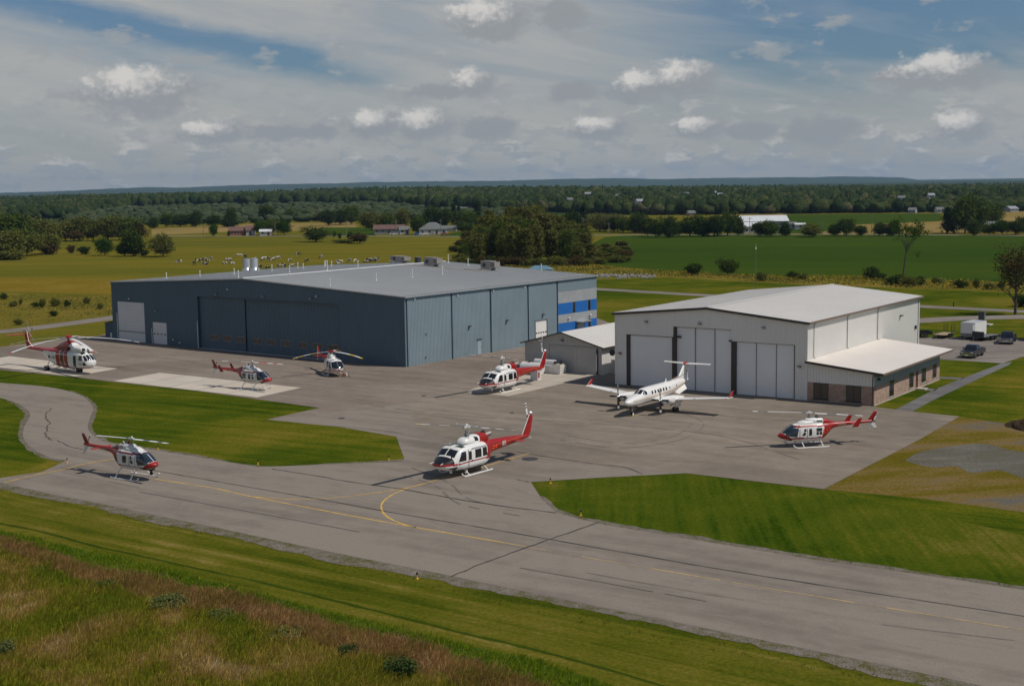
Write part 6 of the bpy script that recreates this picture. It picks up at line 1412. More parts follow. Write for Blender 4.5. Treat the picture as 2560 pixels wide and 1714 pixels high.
# ================================================================== SIGNALS, MARKER LIGHTS
def marker():
    t = thing('edge_light', '', 'edge light', (0, 0, 0), 0, 'yellow taxiway edge lights')
    a = MB().tube((0, 0, 0), (0, 0, 0.42), 0.055, n=8).tube((0, 0, 0), (0, 0, 0.05), 0.16, n=10).build('post', YEL, t)
    b = MB().tube((0, 0, 0.42), (0, 0, 0.50), 0.10, 0.10, 10).tube((0, 0, 0.50), (0, 0, 0.66), 0.085, 0.05, 10).build('lamp', mat('blue_black_lens', (0.01, 0.012, 0.03), 0.1), t)
    kids(a, b); return t
mk = marker()
spots = [(168, 1157, 'yellow edge light at the end of the curved path on the left'), (395, 1124, 'yellow edge light just behind the rotor of the left helicopter'), (645, 1161, 'yellow edge light midway along the left grass island'), (972, 1150, 'yellow edge light on the right tip of the left grass island'),
         (1376, 1208, 'yellow edge light on the corner of the right grass island'), (1452, 1289, 'yellow edge light on the lower edge of the right grass island'), (1043, 1447, 'yellow edge light on the mown verge below the taxiway')]
for i, (x, y, l) in enumerate(spots):
    p = at(x, y); o = mk if i == 0 else dup(mk); o.location = (p.x, p.y, 0.02); o['label'] = l; o.scale = (0.7, 0.7, 0.7)

# ================================================================== VEHICLES
CARK = mat('dark_car_paint', (0.014, 0.016, 0.019), 0.3, coat=0.25)
CARB = mat('dark_blue_car_paint', (0.008, 0.010, 0.018), 0.3, coat=0.25)
def wheels(t, xs, half, rad, wd=0.24, rim=CHROME):
    for x in xs:
        for s in (-1, 1):
            w = MB().tube((x, s * half - wd / 2, rad), (x, s * half + wd / 2, rad), rad, n=20).build('wheel', TYRE, t)
            MB().tube((x, s * (half + wd / 2 - 0.01) - 0.01, rad), (x, s * (half + wd / 2 - 0.01) + 0.01, rad), rad * 0.58, n=14).build('rim', rim, w)
def pickup(label, pos, head, paint, L=5.3, W=1.9):
    t = thing('pickup_truck', label, 'pickup truck', (pos.x, pos.y, 0.03), R(head), 'dark pickup trucks on the parking lot')
    h = L / 2; w = W / 2
    prof = [(h, 0.45), (h + 0.04, 0.75), (h - 0.08, 0.98), (h - 1.25, 1.08), (h - 1.3, 1.08), (-0.75, 1.08), (-0.8, 1.05), (-h, 1.05), (-h, 0.45)]
    def shell(pr, hw, m, name, inset=0.06, base=0.45):
        mb = MB(); n = len(pr)
        V = [(x, -hw, z) for x, z in pr] + [(x, -hw + inset, z + 0.05) for x, z in pr] + [(x, hw - inset, z + 0.05) for x, z in pr] + [(x, hw, z) for x, z in pr]
        F = []
        for k in range(3):
            for i in range(n): j = (i + 1) % n; F.append([k * n + i, k * n + j, (k + 1) * n + j, (k + 1) * n + i])
        F += [list(range(n))[::-1], list(range(3 * n, 4 * n))]
        return mb.add(V, F).build(name, m, t)
    shell([(h, 0.42), (h + 0.05, 0.72), (h - 0.06, 0.94), (h - 1.35, 1.06), (-0.72, 1.06), (-0.72, 0.42)], w, paint, 'body')
    cabp = [(h - 1.30, 1.04), (h - 1.95, 1.62), (h - 2.15, 1.68), (-0.35, 1.68), (-0.62, 1.60), (-0.72, 1.04)]
    mb = MB(); V = []
    for hw, k in ((w - 0.05, 0), (w - 0.24, 1)):
        pass
    n = len(cabp); lo = w - 0.06; hi = w - 0.25
    V = [(x, -(lo if z < 1.2 else hi), z) for x, z in cabp] + [(x, (lo if z < 1.2 else hi), z) for x, z in cabp]
    mb.add(V, [list(range(n))[::-1], list(range(n, 2 * n))] + [(i, (i + 1) % n, n + (i + 1) % n, n + i) for i in range(n)]); mb.build('cab', paint, t)
    ws = [(h - 1.36, -(lo - 0.12), 1.13), (h - 1.36, lo - 0.12, 1.13), (h - 1.92, hi - 0.08, 1.60), (h - 1.92, -(hi - 0.08), 1.60)]
    MB().prism(ws, (0.03, 0, 0.03)).build('windscreen', GLASS, t)
    for s in (-1, 1):
        for x0, x1 in ((h - 1.62, h - 2.42), (h - 2.52, -0.62)):
            q = [(x0, s * (lo - 0.02), 1.14), (x1, s * (lo - 0.02), 1.14), (x1 + 0.05, s * (hi + 0.02), 1.58), (x0 - (0.38 if x0 == h - 1.62 else 0), s * (hi + 0.02), 1.58)]
            MB().prism(q, (0, s * 0.015, 0)).build('side_window', GLASS, t)
        MB().box(h - 1.72, h - 1.85, s * w, s * (w + 0.22), 1.12, 1.30).build('wing_mirror', paint, t)
        MB().box(h - 0.12, h + 0.06, s * (w - 0.42), s * (w - 0.06), 0.72, 0.90).build('headlight', LAMP, t)
        MB().box(-h - 0.01, -h + 0.03, s * (w - 0.16), s * (w - 0.02), 0.7, 1.0).build('tail_light', RED, t)
        MB().box(h - 2.46, h - 2.48, s * w, s * (w + 0.008), 0.55, 1.05).build('door_seam', BLACK, t)
        MB().box(-0.76, -h, s * (w - 0.08), s * w, 0.45, 1.08).build('bed_side', paint, t)
    MB().box(-0.76, -h, -w + 0.08, w - 0.08, 0.5, 0.62).build('bed_floor', BLACK, t)
    MB().box(-h, -h + 0.07, -w + 0.08, w - 0.08, 0.62, 1.06).build('tailgate', paint, t)
    g = MB().box(h - 0.02, h + 0.07, -0.5, 0.5, 0.62, 0.90).build('grille', CHROME, t)
    for i in range(4): MB().box(h + 0.07, h + 0.085, -0.46, 0.46, 0.65 + i * 0.065, 0.68 + i * 0.065).build('grille_bar', BLACK, g)
    MB().box(h - 0.05, h + 0.14, -w + 0.04, w - 0.04, 0.38, 0.58).build('front_bumper', CHROME, t)
    MB().box(h + 0.14, h + 0.155, -0.26, 0.26, 0.42, 0.54).build('number_plate', WHITE, t)
    MB().box(-h - 0.12, -h, -w + 0.1, w - 0.1, 0.40, 0.56).build('rear_bumper', CHROME, t)
    MB().box(h - 0.4, -h + 0.4, -0.5, 0.5, 0.3, 0.46).build('chassis', BLACK, t)
    wheels(t, (h - 0.95, -h + 1.15), w - 0.14, 0.38)
    return t
pickup('dark pickup truck parked alone beside the lawn, facing the camera', at(2432, 891), -127, CARK, 5.2)
pickup('dark blue heavy pickup truck parked by the flat trailer near the right edge', at(2519, 856), -116, CARB, 5.9, 2.05)
# enclosed white trailer
p = at(2416, 849); t = thing('box_trailer', 'white enclosed trailer with rounded front parked on the lot', 'trailer', (p.x + 1.6, p.y + 1.6, 0.03), R(-131))
MB().box(-2.3, 2.2, -1.15, 1.15, 0.5, 2.55).prism([(2.2, -1.15, 0.5), (2.5, -0.9, 0.5), (2.5, 0.9, 0.5), (2.2, 1.15, 0.5)], (0, 0, 2.0)).build('box_body', WHITE, t)
MB().box(-2.32, 2.35, -1.12, 1.12, 2.55, 2.63).build('roof', mat('roof_grey', (0.45, 0.45, 0.45), 0.5), t)
MB().box(2.5, 2.53, -1.0, 1.0, 0.5, 1.0).build('stone_guard', GREY, t)
for s in (-1, 1):
    MB().box(-0.9, 0.9, s * 1.15, s * 1.40, 0.72, 0.80).build('mudguard', DARKM, t); MB().box(-2.2, 2.2, s * 1.151, s * 1.17, 0.45, 0.55).build('side_rail', GREY, t)
    MB().path([(2.5, s * 0.6, 0.5), (3.5, 0, 0.5)], 0.05).build('drawbar', DARKM, t)
wheels(t, (-0.45, 0.4), 1.26, 0.34, 0.2)
MB().tube((3.4, 0, 0.05), (3.4, 0, 0.85), 0.04).build('jack', GREY, t)
def flat_trailer(label, pos, head, L, W, deck, mdeck, ramp=True, front=False):
    t = thing('flat_trailer', label, 'trailer', (pos.x, pos.y, 0.03), R(head), 'flat trailers on the parking lot')
    rr = random.Random(4); n = 7
    for i in range(n): y = -W / 2 + W * i / n; MB().box(-L / 2, L / 2, y + 0.008, y + W / n - 0.008, deck, deck + 0.05 + rr.uniform(0, .01)).build('deck_plank', mdeck, t)
    MB().box(-L / 2, L / 2, -W / 2, -W / 2 + 0.07, deck - 0.15, deck).box(-L / 2, L / 2, W / 2 - 0.07, W / 2, deck - 0.15, deck).box(L / 2 - 0.07, L / 2, -W / 2, W / 2, deck - 0.15, deck - 0.001).box(-L / 2, -L / 2 + 0.07, -W / 2, W / 2, deck - 0.15, deck - 0.001).build('frame', BLACK, t)
    for s in (-1, 1):
        MB().path([(L / 2, s * 0.6, deck - 0.1), (L / 2 + 1.3, 0, deck - 0.15)], 0.05).build('drawbar', BLACK, t)
        if ramp:
            mb = MB().box(-L / 2 - 0.05, -L / 2, s * 0.6 - 0.3, s * 0.6 - 0.25, deck, deck + 1.3).box(-L / 2 - 0.05, -L / 2, s * 0.6 + 0.25, s * 0.6 + 0.3, deck, deck + 1.3)
            for k in range(5): mb.box(-L / 2 - 0.05, -L / 2, s * 0.6 - 0.25, s * 0.6 + 0.25, deck + 0.2 + k * 0.25, deck + 0.25 + k * 0.25)
            mb.build('ramp', BLACK, t)
        MB().box(-0.95, 0.95, s * (W / 2 + 0.01), s * (W / 2 + 0.26), 0.66, 0.72).build('mudguard', BLACK, t)
    wheels(t, (-0.45, 0.45), W / 2 + 0.13, 0.32, 0.2)
    MB().tube((L / 2 + 1.2, 0, 0.05), (L / 2 + 1.2, 0, 0.7), 0.04).build('jack', GREY, t)
    if front: MB().box(L / 2 - 0.08, L / 2 - 0.02, -W / 2, W / 2, deck + 0.05, deck + 0.85).build('front_board', DARKM, t)
    return t
p = at(2368, 846); flat_trailer('flat trailer with a tan plank deck beside the white enclosed trailer', Vector((p.x, p.y + 1.5, 0)), -128, 4.4, 1.9, 0.55, mat('tan_planks', (0.36, 0.26, 0.15), 0.85, var=0.2, vscale=2))
p = at(2468, 852); flat_trailer('flat trailer with a grey deck between the white trailer and dark blue truck', Vector((p.x + 0.5, p.y + 1.5, 0)), -142, 5.0, 2.0, 0.6, mat('grey_planks', (0.13, 0.135, 0.145), 0.8, var=0.15, vscale=2), False, True)
p = at(2305, 845); t = thing('utility_trailer', 'black low sided trailer half hidden behind the white hangar corner', 'trailer', (p.x, p.y + 1.0, 0.03), R(8))
MB().box(-1.6, 1.6, -0.9, 0.9, 0.5, 0.56).build('bed_floor', BLACK, t)
for s in (-1, 1): MB().box(-1.6, 1.6, s * 0.9, s * 0.94, 0.5, 1.0).build('bed_side', BLACK, t)
for s in (-1, 1): MB().box(s * 1.6, s * 1.64, -0.9, 0.9, 0.5, 1.0).build('bed_end', BLACK, t)
wheels(t, (0.4,), 1.02, 0.34, 0.2); MB().path([(-1.6, 0, 0.5), (-2.7, 0, 0.5)], 0.05).build('drawbar', BLACK, t)
p = at(2575, 852); t = thing('parked_van', 'grey van mostly cut off by the right edge of the photo', 'van', (p.x + 0.9, p.y + 1.5, 0.03), R(-116))
MB().prism([(-2.4, -0.95, 0.4), (2.4, -0.95, 0.4), (2.45, -0.95, 1.0), (1.6, -0.95, 1.15), (0.9, -0.95, 1.9), (-2.3, -0.95, 2.0), (-2.4, -0.95, 1.5)], (0, 1.9, 0)).build('body', mat('van_grey', (0.16, 0.17, 0.18), 0.3, 0.3, coat=.6), t)
MB().prism([(1.58, -0.8, 1.2), (0.98, -0.8, 1.84), (0.98, 0.8, 1.84), (1.58, 0.8, 1.2)], (0.04, 0, 0.04)).build('windscreen', GLASS, t)
for s in (-1, 1): MB().box(-0.2, 0.9, s * 0.95, s * 0.96, 1.2, 1.75).build('side_window', GLASS, t); MB().box(2.36, 2.46, s * 0.7 - 0.15, s * 0.7 + 0.15, 0.75, 0.9).build('headlight', LAMP, t)
wheels(t, (1.5, -1.5), 0.86, 0.34)
# electrical cabinet on a slab
p = at(2455, 812); t = thing('electrical_cabinet', 'dark grey metal cabinet on a concrete slab by the road', 'cabinet', (p.x, p.y, 0), R(-35))
MB().box(-1.6, 1.6, -1.0, 1.0, 0, 0.22).build('concrete_slab', CONC, t); MB().box(-0.55, 0.45, -0.35, 0.35, 0.22, 2.25).box(-0.6, 0.5, -0.40, 0.40, 2.25, 2.31).build('casing', mat('cabinet_grey', (0.12, 0.125, 0.125), 0.6), t)
MB().box(-0.5, -0.05, -0.365, -0.35, 0.35, 2.1).box(-0.02, 0.42, -0.365, -0.35, 0.35, 2.1).build('door', mat('cabinet_door_grey', (0.10, 0.105, 0.105), 0.6), t)
t = thing('hydrant', 'tiny dark post on a dusty patch by the far lane', 'post', at(2384, 767), 0); MB().tube((0, 0, 0), (0, 0, 0.9), 0.12, n=8).ball((0, 0, 0.9), 0.13).build('post', DARKM, t)

# ================================================================== POLES AND MAST
WOOD = mat('weathered_wood', (0.20, 0.18, 0.15), 0.9)
def pole(x, yb, yt, label, arm=True, col_=WOOD, rad=0.16):
    p = at(x, yb); h = (yb - yt) * mpp(p); t = thing('utility_pole', label, 'utility pole', (p.x, p.y, 0), 0.1, 'utility poles along the far road')
    MB().tube((0, 0, 0), (0, 0, h), rad, rad * 0.65, 8).build('pole', col_, t)
    if arm:
        MB().box(-1.1, 1.1, -0.06, 0.06, h - 0.9, h - 0.75).build('cross_arm', col_, t)
        for k in (-0.95, 0, 0.95): MB().tube((k, 0, h - 0.75), (k, 0, h - 0.5), 0.07, n=6).build('insulator', GREY, t)
    return t
for a in ((509.5, 592, 560, 'utility pole left of the small dark round tree by the far road'), (688, 590, 554, 'utility pole beside the leafy trees next to the white garage'), (866, 591, 553, 'utility pole standing in the green patch right of the round tree'), (990, 588, 550, 'utility pole behind the brown roofed house'), (1102.5, 586, 548, 'utility pole beside the house with the grey hip roof'),
          (1458, 580, 543, 'pale utility pole in front of the yellowish willows'), (1522, 586, 556, 'utility pole right of the yellowish willows'), (1874, 585, 542, 'utility pole in front of the white barn'), (2054, 587, 551, 'utility pole between round bush and next trees'), (2179, 583, 535, 'tall utility pole behind the small far bush'), (2394, 586, 562, 'short utility pole before the big dark trees')): pole(*a)
p = at(1889, 735); h = (735 - 621) * mpp(p)
t = thing('radio_mast', 'slim grey radio mast with white top rising behind the white hangar', 'mast', (p.x, p.y, 0))
MB().tube((0, 0, 0), (0, 0, h), 0.07, 0.05, 8).build('mast_pole', GREY, t); MB().tube((0, 0, h - 0.2), (0, 0, h + 0.25), 0.16, n=10).tube((0, 0, h + 0.25), (0, 0, h + 1.0), 0.02, n=5).build('mast_head', WHITE, t)
p = at(1351, 690); t = thing('small_hut', 'small hut with pale blue roof just behind the blue hangar roof', 'hut', (p.x, p.y, 0), -0.2); t.scale = (0.46, 0.46, 0.58)
MB().box(-7, 7, -3, 3, 0, 3.3).build('wall', BLUEW, t); MB().add([(-7.5, -3.5, 3.2), (7.5, -3.5, 3.2), (7.5, 3.5, 3.2), (-7.5, 3.5, 3.2), (-3.5, 0, 5.0), (3.5, 0, 5.0)], [(0, 1, 5, 4), (1, 2, 5), (2, 3, 4, 5), (3, 0, 4)]).build('roof', mat('pale_blue_roof', (0.13, 0.24, 0.31), 0.5), t); MB().box(0.4, 1.4, -1.9, -1.5, 3.9, 4.3).build('roof_window', GLASS, t)

# ================================================================== HOUSES AND BARNS
def house(label, p, w, d, h, roof, rz, wall, roofm, nwin=3, hip=False, z0=0.0, name='house', chim=False, cat='house', door=True, group=None):
    t = thing(name, label, cat, (p.x, p.y, z0), rz, group)
    b = MB().box(-w / 2, w / 2, -d / 2, d / 2, -4 if z0 else 0, h)
    if not hip: b.prism([(-w / 2, -d / 2, h), (-w / 2, d / 2, h), (-w / 2, 0, h + roof)], (w, 0, 0))
    b.build('wall', wall, t); o = 0.4
    if hip:
        k = min(w, d) / 2
        r = MB().add([(-w / 2 - o, -d / 2 - o, h), (w / 2 + o, -d / 2 - o, h), (w / 2 + o, d / 2 + o, h), (-w / 2 - o, d / 2 + o, h), (-w / 2 + k, 0, h + roof), (w / 2 - k, 0, h + roof)], [(0, 1, 5, 4), (1, 2, 5), (2, 3, 4, 5), (3, 0, 4), (3, 2, 1, 0)]).build('roof', roofm, t)
    else:
        r = MB()
        for s in (-1, 1): r.prism([(-w / 2 - o, s * (d / 2 + o), h - roof * o / (d / 2)), (w / 2 + o, s * (d / 2 + o), h - roof * o / (d / 2)), (w / 2 + o, 0, h + roof), (-w / 2 - o, 0, h + roof)], (0, 0, 0.15))
        r = r.build('roof', roofm, t)
    if chim: MB().box(w * 0.2, w * 0.2 + 0.7, -0.4, 0.4, h, h + roof + 0.9).build('chimney', mat('chimney_brick', (0.30, 0.10, 0.06), 0.9), r)
    for i in range(nwin):
        x = -w / 2 + w * (i + 0.5) / nwin
        if door and i == nwin // 2: MB().box(x - 0.5, x + 0.5, -d / 2 - 0.05, -d / 2 + 0.02, 0.05, 2.1).build('door', MAROON, t)
        else:
            f = MB().box(x - 0.65, x + 0.65, -d / 2 - 0.05, -d / 2 + 0.02, 0.95, 2.15).build('window', WHITE, t); MB().box(x - 0.55, x + 0.55, -d / 2 - 0.07, -d / 2 - 0.051, 1.05, 2.05).build('pane', GLASS, f)
    f = MB().box(w / 2 - 0.02, w / 2 + 0.05, -0.6, 0.6, 1.0, 2.1).build('window', WHITE, t)
    return t
HWHITE = mat('house_white', (0.50, 0.50, 0.48), 0.6); HBRICK = mat('house_brick', (0.30, 0.13, 0.09), 0.85); RBROWN = mat('roof_brown', (0.14, 0.075, 0.06), 0.85); RGREY = mat('roof_grey_shingle', (0.14, 0.145, 0.14), 0.85); RWHITE = mat('roof_white_metal', (0.62, 0.63, 0.63), 0.5); HGREY = mat('house_grey', (0.26, 0.27, 0.29), 0.7); HPINK = mat('house_pinkish', (0.40, 0.28, 0.22), 0.8)
def hp(x, y, back=0): q = at(x, y); d = (q - Vector((0, 0, 0))).normalized(); return Vector((q.x + d.x * back, q.y + d.y * back, 0))
house('low house with dark brown roof and white end wall left of the leafy trees', hp(605, 588.5, 5), 13, 8, 2.5, 1.9, 0.15, HBRICK, RBROWN, 4, chim=False)
t = house('white end extension of the low brown roofed house', hp(627, 588.5, 5), 4.5, 8.5, 2.8, 2.2, 0.15, HWHITE, RBROWN, 1, name='house')
house('small white garage under the leafy trees by the far road', hp(665, 589.5, 5), 6, 6, 2.2, 1.0, 0.1, HWHITE, RWHITE, 2, name='garage', cat='garage')
house('long low house with reddish brown roof and a chimney', hp(974, 585, 6), 16, 8, 2.6, 2.0, 0.05, HGREY, RBROWN, 5, chim=True)
house('small white house between the brown roofed house and the trees', hp(1010, 585.5, 2), 5, 6, 2.4, 1.6, 0.2, HWHITE, RGREY, 2)
house('white house with a large grey hip roof by the far road', hp(1082, 586.5, 8), 14.5, 11, 2.7, 3.4, 0.1, HWHITE, RGREY, 4, hip=True)
house('small shed with grey roof right of the hip roofed house', hp(1126, 579, 4), 7, 5, 1.8, 1.3, 0.0, HWHITE, RGREY, 2, name='shed', cat='shed', door=False)
for x, y, m, l in ((984, 587.8, WHITE, 'white car parked in front of the brown roofed house'), (1045, 588.2, mat('bright_blue', (0.03, 0.15, 0.45), 0.4), 'bright blue car parked beside the hip roofed house'), (1058, 588.5, WHITE, 'white car parked next to the bright blue car'), (1112, 588.3, mat('rust_orange', (0.40, 0.12, 0.05), 0.6), 'rusty orange car parked right of the hip roofed house')):
    q = at(x, y); c = thing('parked_car', l, 'car', (q.x, q.y, 0), 0.1, 'cars by the far houses')
    MB().prism([(-2.1, -0.85, 0.35), (2.1, -0.85, 0.35), (2.1, -0.85, 0.85), (1.2, -0.85, 0.95), (0.6, -0.85, 1.42), (-1.2, -0.85, 1.42), (-1.8, -0.85, 0.95), (-2.1, -0.85, 0.9)], (0, 1.7, 0)).build('body', m, c); MB().box(-1.3, 0.75, -0.87, 0.87, 0.98, 1.32).build('side_window', GLASS, c); wheels(c, (1.3, -1.3), 0.8, 0.32)
p = hp(1905, 576, 8); house('long white barn with white metal roof behind the bushes on the right', p, 24, 14, 4.6, 2.6, 0.0, HGREY, RWHITE, 0, name='barn', cat='barn', door=False)
house('lower white barn wing with a row of small windows', hp(1880, 582.5, 4), 9, 10, 3.2, 1.8, 0.0, HWHITE, RWHITE, 4, name='barn', cat='barn', door=False)
house('small pale outbuilding right of the long white barn', hp(1999, 573.5, 5), 5, 4, 2.4, 0.6, 0, HWHITE, RWHITE, 1, name='outbuilding', cat='shed', door=False)
house('second small white outbuilding right of the long white barn', hp(1981, 573, 5), 3.5, 4, 2.8, 0.7, 0, HWHITE, RGREY, 1, name='outbuilding', cat='shed', door=False)
house('small barn with grey roof and brown wall between dark trees', hp(1607, 583, 6), 8, 8, 3.0, 3.2, 0.0, HBRICK, mat('roof_pale_grey', (0.33, 0.36, 0.36), 0.6), 1, name='barn', cat='barn')
house('dark low house half hidden under the big trees on the far right', hp(2462, 577, 8), 16, 8, 2.6, 1.4, 0, HGREY, RGREY, 3)
# ================================================================== VEGETATION
def np_mesh(name, V, F4, mats, midx=None, smooth=False):
    """mesh from numpy quads"""
    me = bpy.data.meshes.new(name); nv = len(V); nf = len(F4); k = F4.shape[1]
    me.vertices.add(nv); me.vertices.foreach_set('co', V.astype(np.float32).ravel())
    me.loops.add(nf * k); me.loops.foreach_set('vertex_index', F4.astype(np.int32).ravel())
    me.polygons.add(nf); me.polygons.foreach_set('loop_start', np.arange(0, nf * k, k, dtype=np.int32))
    me.polygons.foreach_set('loop_total', np.full(nf, k, dtype=np.int32))
    for m in (mats if isinstance(mats, list) else [mats]): me.materials.append(m)
    if midx is not None: me.polygons.foreach_set('material_index', midx.astype(np.int32))
    me.update(calc_edges=True); return me
def leaf_quads(C, size, r, flat=0.0, asp=0.7):
    """random small quads round centres C (n,3)"""
    n = len(C); a = r.normal(size=(n, 3)); a[:, 2] *= (1 - flat); a /= np.linalg.norm(a, axis=1)[:, None]
    b = r.normal(size=(n, 3)); b -= a * (a * b).sum(1)[:, None]; b /= np.linalg.norm(b, axis=1)[:, None]; c = np.cross(a, b)
    s = (size * r.uniform(0.6, 1.3, n))[:, None]
    V = np.stack([C - b * s - c * s * asp, C + b * s - c * s * asp * 0.6, C + b * s * 0.8 + c * s * asp, C - b * s * 0.7 + c * s * asp], 1).reshape(-1, 3)
    return V, np.arange(4 * n).reshape(-1, 4)
def crown(kind, seed, H=10.0, W=8.0, clumps=60, per=30, leaf=0.22, mats=None, name='crown', base=0.15):
    r = np.random.default_rng(seed); cs = []
    if kind in ('round', 'bush', 'poplar', 'loose'):
        lobes = [(r.uniform(-.28, .28) * W, r.uniform(-.28, .28) * W, H * (base + (1 - base) * r.uniform(.3, .78)), r.uniform(.24, .36)) for _ in range(7 if kind != 'poplar' else 5)]
        for lx, ly, lz, lr in lobes:
            k = clumps // len(lobes)
            d = r.normal(size=(k, 3)); d /= np.linalg.norm(d, axis=1)[:, None]; rad = r.uniform(.55, 1.0, k)[:, None]
            sc = np.array([W * lr, W * lr, H * (1 - base) * lr * (0.95 if kind != 'poplar' else 1.2)])
            p = np.array([lx * (.5 if kind == 'poplar' else 1), ly * (.5 if kind == 'poplar' else 1), lz]) + d * rad * sc
            cs.append(p)
        # a skirt and a core so the outline stays closed
        k = clumps // 2; d = r.normal(size=(k, 3)); d /= np.linalg.norm(d, axis=1)[:, None]
        cs.append(np.array([0, 0, H * (base + (1 - base) * .5)]) + d * r.uniform(.3, .9, k)[:, None] * np.array([W * .42, W * .42, H * (1 - base) * .46]))
        P = np.concatenate(cs); P = P[P[:, 2] > (H * base * .7 if kind != 'bush' else 0.05 * H)]; P[:, 2] = np.minimum(P[:, 2], H * .97); cr = min(W, H) * (.085 if kind not in ('loose', 'bush') else (.06 if kind == 'loose' else .11))
    elif kind == 'spruce':
        t = r.uniform(0, 1, clumps) ** 0.75; z = H * (base + (1 - base) * t); rad = W / 2 * (1 - t) ** .9 * (0.75 + .3 * np.sin(t * 46)) * r.uniform(.5, 1.05, clumps) + .02 * W
        a = r.uniform(0, 2 * np.pi, clumps); P = np.stack([rad * np.cos(a), rad * np.sin(a), z], 1); cr = W * .075
    n = len(P); C = np.repeat(P, per, 0) + r.normal(size=(n * per, 3)) * cr * np.array([1, 1, .7])
    C[:, 2] = np.maximum(C[:, 2], 0.03 * H)
    V, F = leaf_quads(C, leaf, r, 0.0)
    return np_mesh(name, V, F, mats)
def trunk_mesh(H, r0, seed, limbs=6, h_fork=0.35, W=6.0, m=None, lean=0.0):
    rr = random.Random(seed); mb = MB(); top = H * .75; pts = [(0, 0, 0), (lean * .3, 0, H * h_fork), (lean * .7, rr.uniform(-.2, .2), H * .55), (lean, 0, top)]
    rad = [r0, r0 * .75, r0 * .5, r0 * .2]
    for i in range(3): mb.tube(pts[i], pts[i + 1], rad[i], rad[i + 1], 8)
    for k in range(limbs):
        a = 2 * math.pi * k / limbs + rr.uniform(-.3, .3); z0 = H * rr.uniform(h_fork * .8, .6); q = (W * .34 * math.cos(a), W * .34 * math.sin(a), z0 + H * rr.uniform(.12, .28))
        mb.tube((lean * .4, 0, z0), q, r0 * .38, r0 * .12, 6)
    return mb.mesh('trunk', m or BARK)
BARK = mat('bark', (0.085, 0.07, 0.055), 0.95, var=0.25, vscale=1.5)
LG = leaf_mat('leaf_mid_green', (0.052, 0.086, 0.014), (0.105, 0.138, 0.024), (0.075, 0.085, 0.018))
LO = leaf_mat('leaf_olive', (0.092, 0.112, 0.022), (0.175, 0.172, 0.040), (0.125, 0.10, 0.035))
LD = leaf_mat('leaf_dark', (0.034, 0.058, 0.013), (0.070, 0.098, 0.020))
LS = leaf_mat('needle_dark', (0.020, 0.038, 0.015), (0.040, 0.060, 0.022), trans=0.08)
LB = leaf_mat('leaf_brownish', (0.075, 0.055, 0.022), (0.12, 0.085, 0.03), (0.06, 0.07, 0.02))
LW = leaf_mat('leaf_willow', (0.11, 0.12, 0.035), (0.17, 0.17, 0.055))
LBR = leaf_mat('leaf_bright', (0.035, 0.075, 0.010), (0.060, 0.11, 0.014))
PROTO = {}
def proto(key, kind, H, W, clumps, per, leaf, m, n=2, base=0.15):
    PROTO[key] = [(crown(kind, 100 + 7 * i + hash_(key), H, W, clumps, per, leaf, m, base=base), trunk_mesh(H, H * .022 + .05, i, W=W) if kind != 'bush' else trunk_mesh(H * .6, H * .03, i, 4, .2, W), H, W) for i in range(n)]
def hash_(s): return sum(ord(c) * (i + 3) for i, c in enumerate(s)) % 9973
proto('mid', 'round', 12, 10, 230, 15, .30, LG, 3, .04)
proto('olive', 'round', 12, 11, 230, 15, .30, LO, 3, .02)
proto('dark', 'round', 12, 10, 230, 15, .30, LD, 3, .03)
proto('bright', 'round', 10, 10, 220, 15, .28, LBR, 2, .05)
proto('willow', 'round', 12, 12, 200, 14, .28, LW, 2, .02)
proto('spruce', 'spruce', 15, 6.5, 230, 9, .26, LS, 2, .03)
proto('poplar', 'poplar', 17, 7, 240, 15, .30, LO, 4, .04)
proto('poplar_dark', 'poplar', 17, 7, 240, 15, .30, leaf_mat('leaf_poplar', (.085, .095, .022), (.15, .145, .036), (.15, .11, .04)), 2, .04)
proto('bush', 'bush', 4, 4.6, 110, 14, .19, LD, 2, 0.0)
proto('bush_olive', 'bush', 4, 4.8, 110, 14, .19, LO, 2, 0.0)
proto('bush_pale', 'bush', 2, 3.2, 120, 16, .085, leaf_mat('leaf_pale', (.10, .13, .035), (.19, .20, .07), (.22, .18, .06)), 2, 0.0)
proto('bush_dull', 'bush', 2, 2.6, 120, 18, .085, leaf_mat('leaf_dull', (.045, .075, .022), (.085, .12, .035)), 2, 0.0)
proto('bush_brown', 'bush', 4, 5, 110, 12, .19, LB, 2, 0.0)
proto('brownish', 'round', 12, 9, 170, 14, .28, LB, 2, .04)
TREES = [0]
def tree_at(p, h, w, kind, label, group=None, name=None, cat=None, z=0.0):
    k = TREES[0]; TREES[0] += 1; c, t, H, W = PROTO[kind][k % len(PROTO[kind])]
    bush = kind.startswith('bush')
    r = bpy.data.objects.new(name or ('shrub' if bush else ('spruce_tree' if kind == 'spruce' else 'tree')), None); col.objects.link(r)
    r.location = (p.x, p.y, z); r.rotation_euler = (0, 0, (k * 2.399) % 6.283); r.scale = (w / W, w / W, h / H)
    tag(r, label, cat or ('shrub' if bush else 'tree'), group)
    for n, me in (('crown', c), ('trunk', t)):
        o = bpy.data.objects.new(n, me); col.objects.link(o); o.parent = r
    return r
def tv(x, yb, h, w, kind, label, group=None, back=0):
    p = av(x, yb); s = mpp(p) * K
    return tree_at(hp(x * K, yb * K, back), h * s, w * s * 1.05, kind, label, group)
A_ = 'trees in the left field hedgerow'
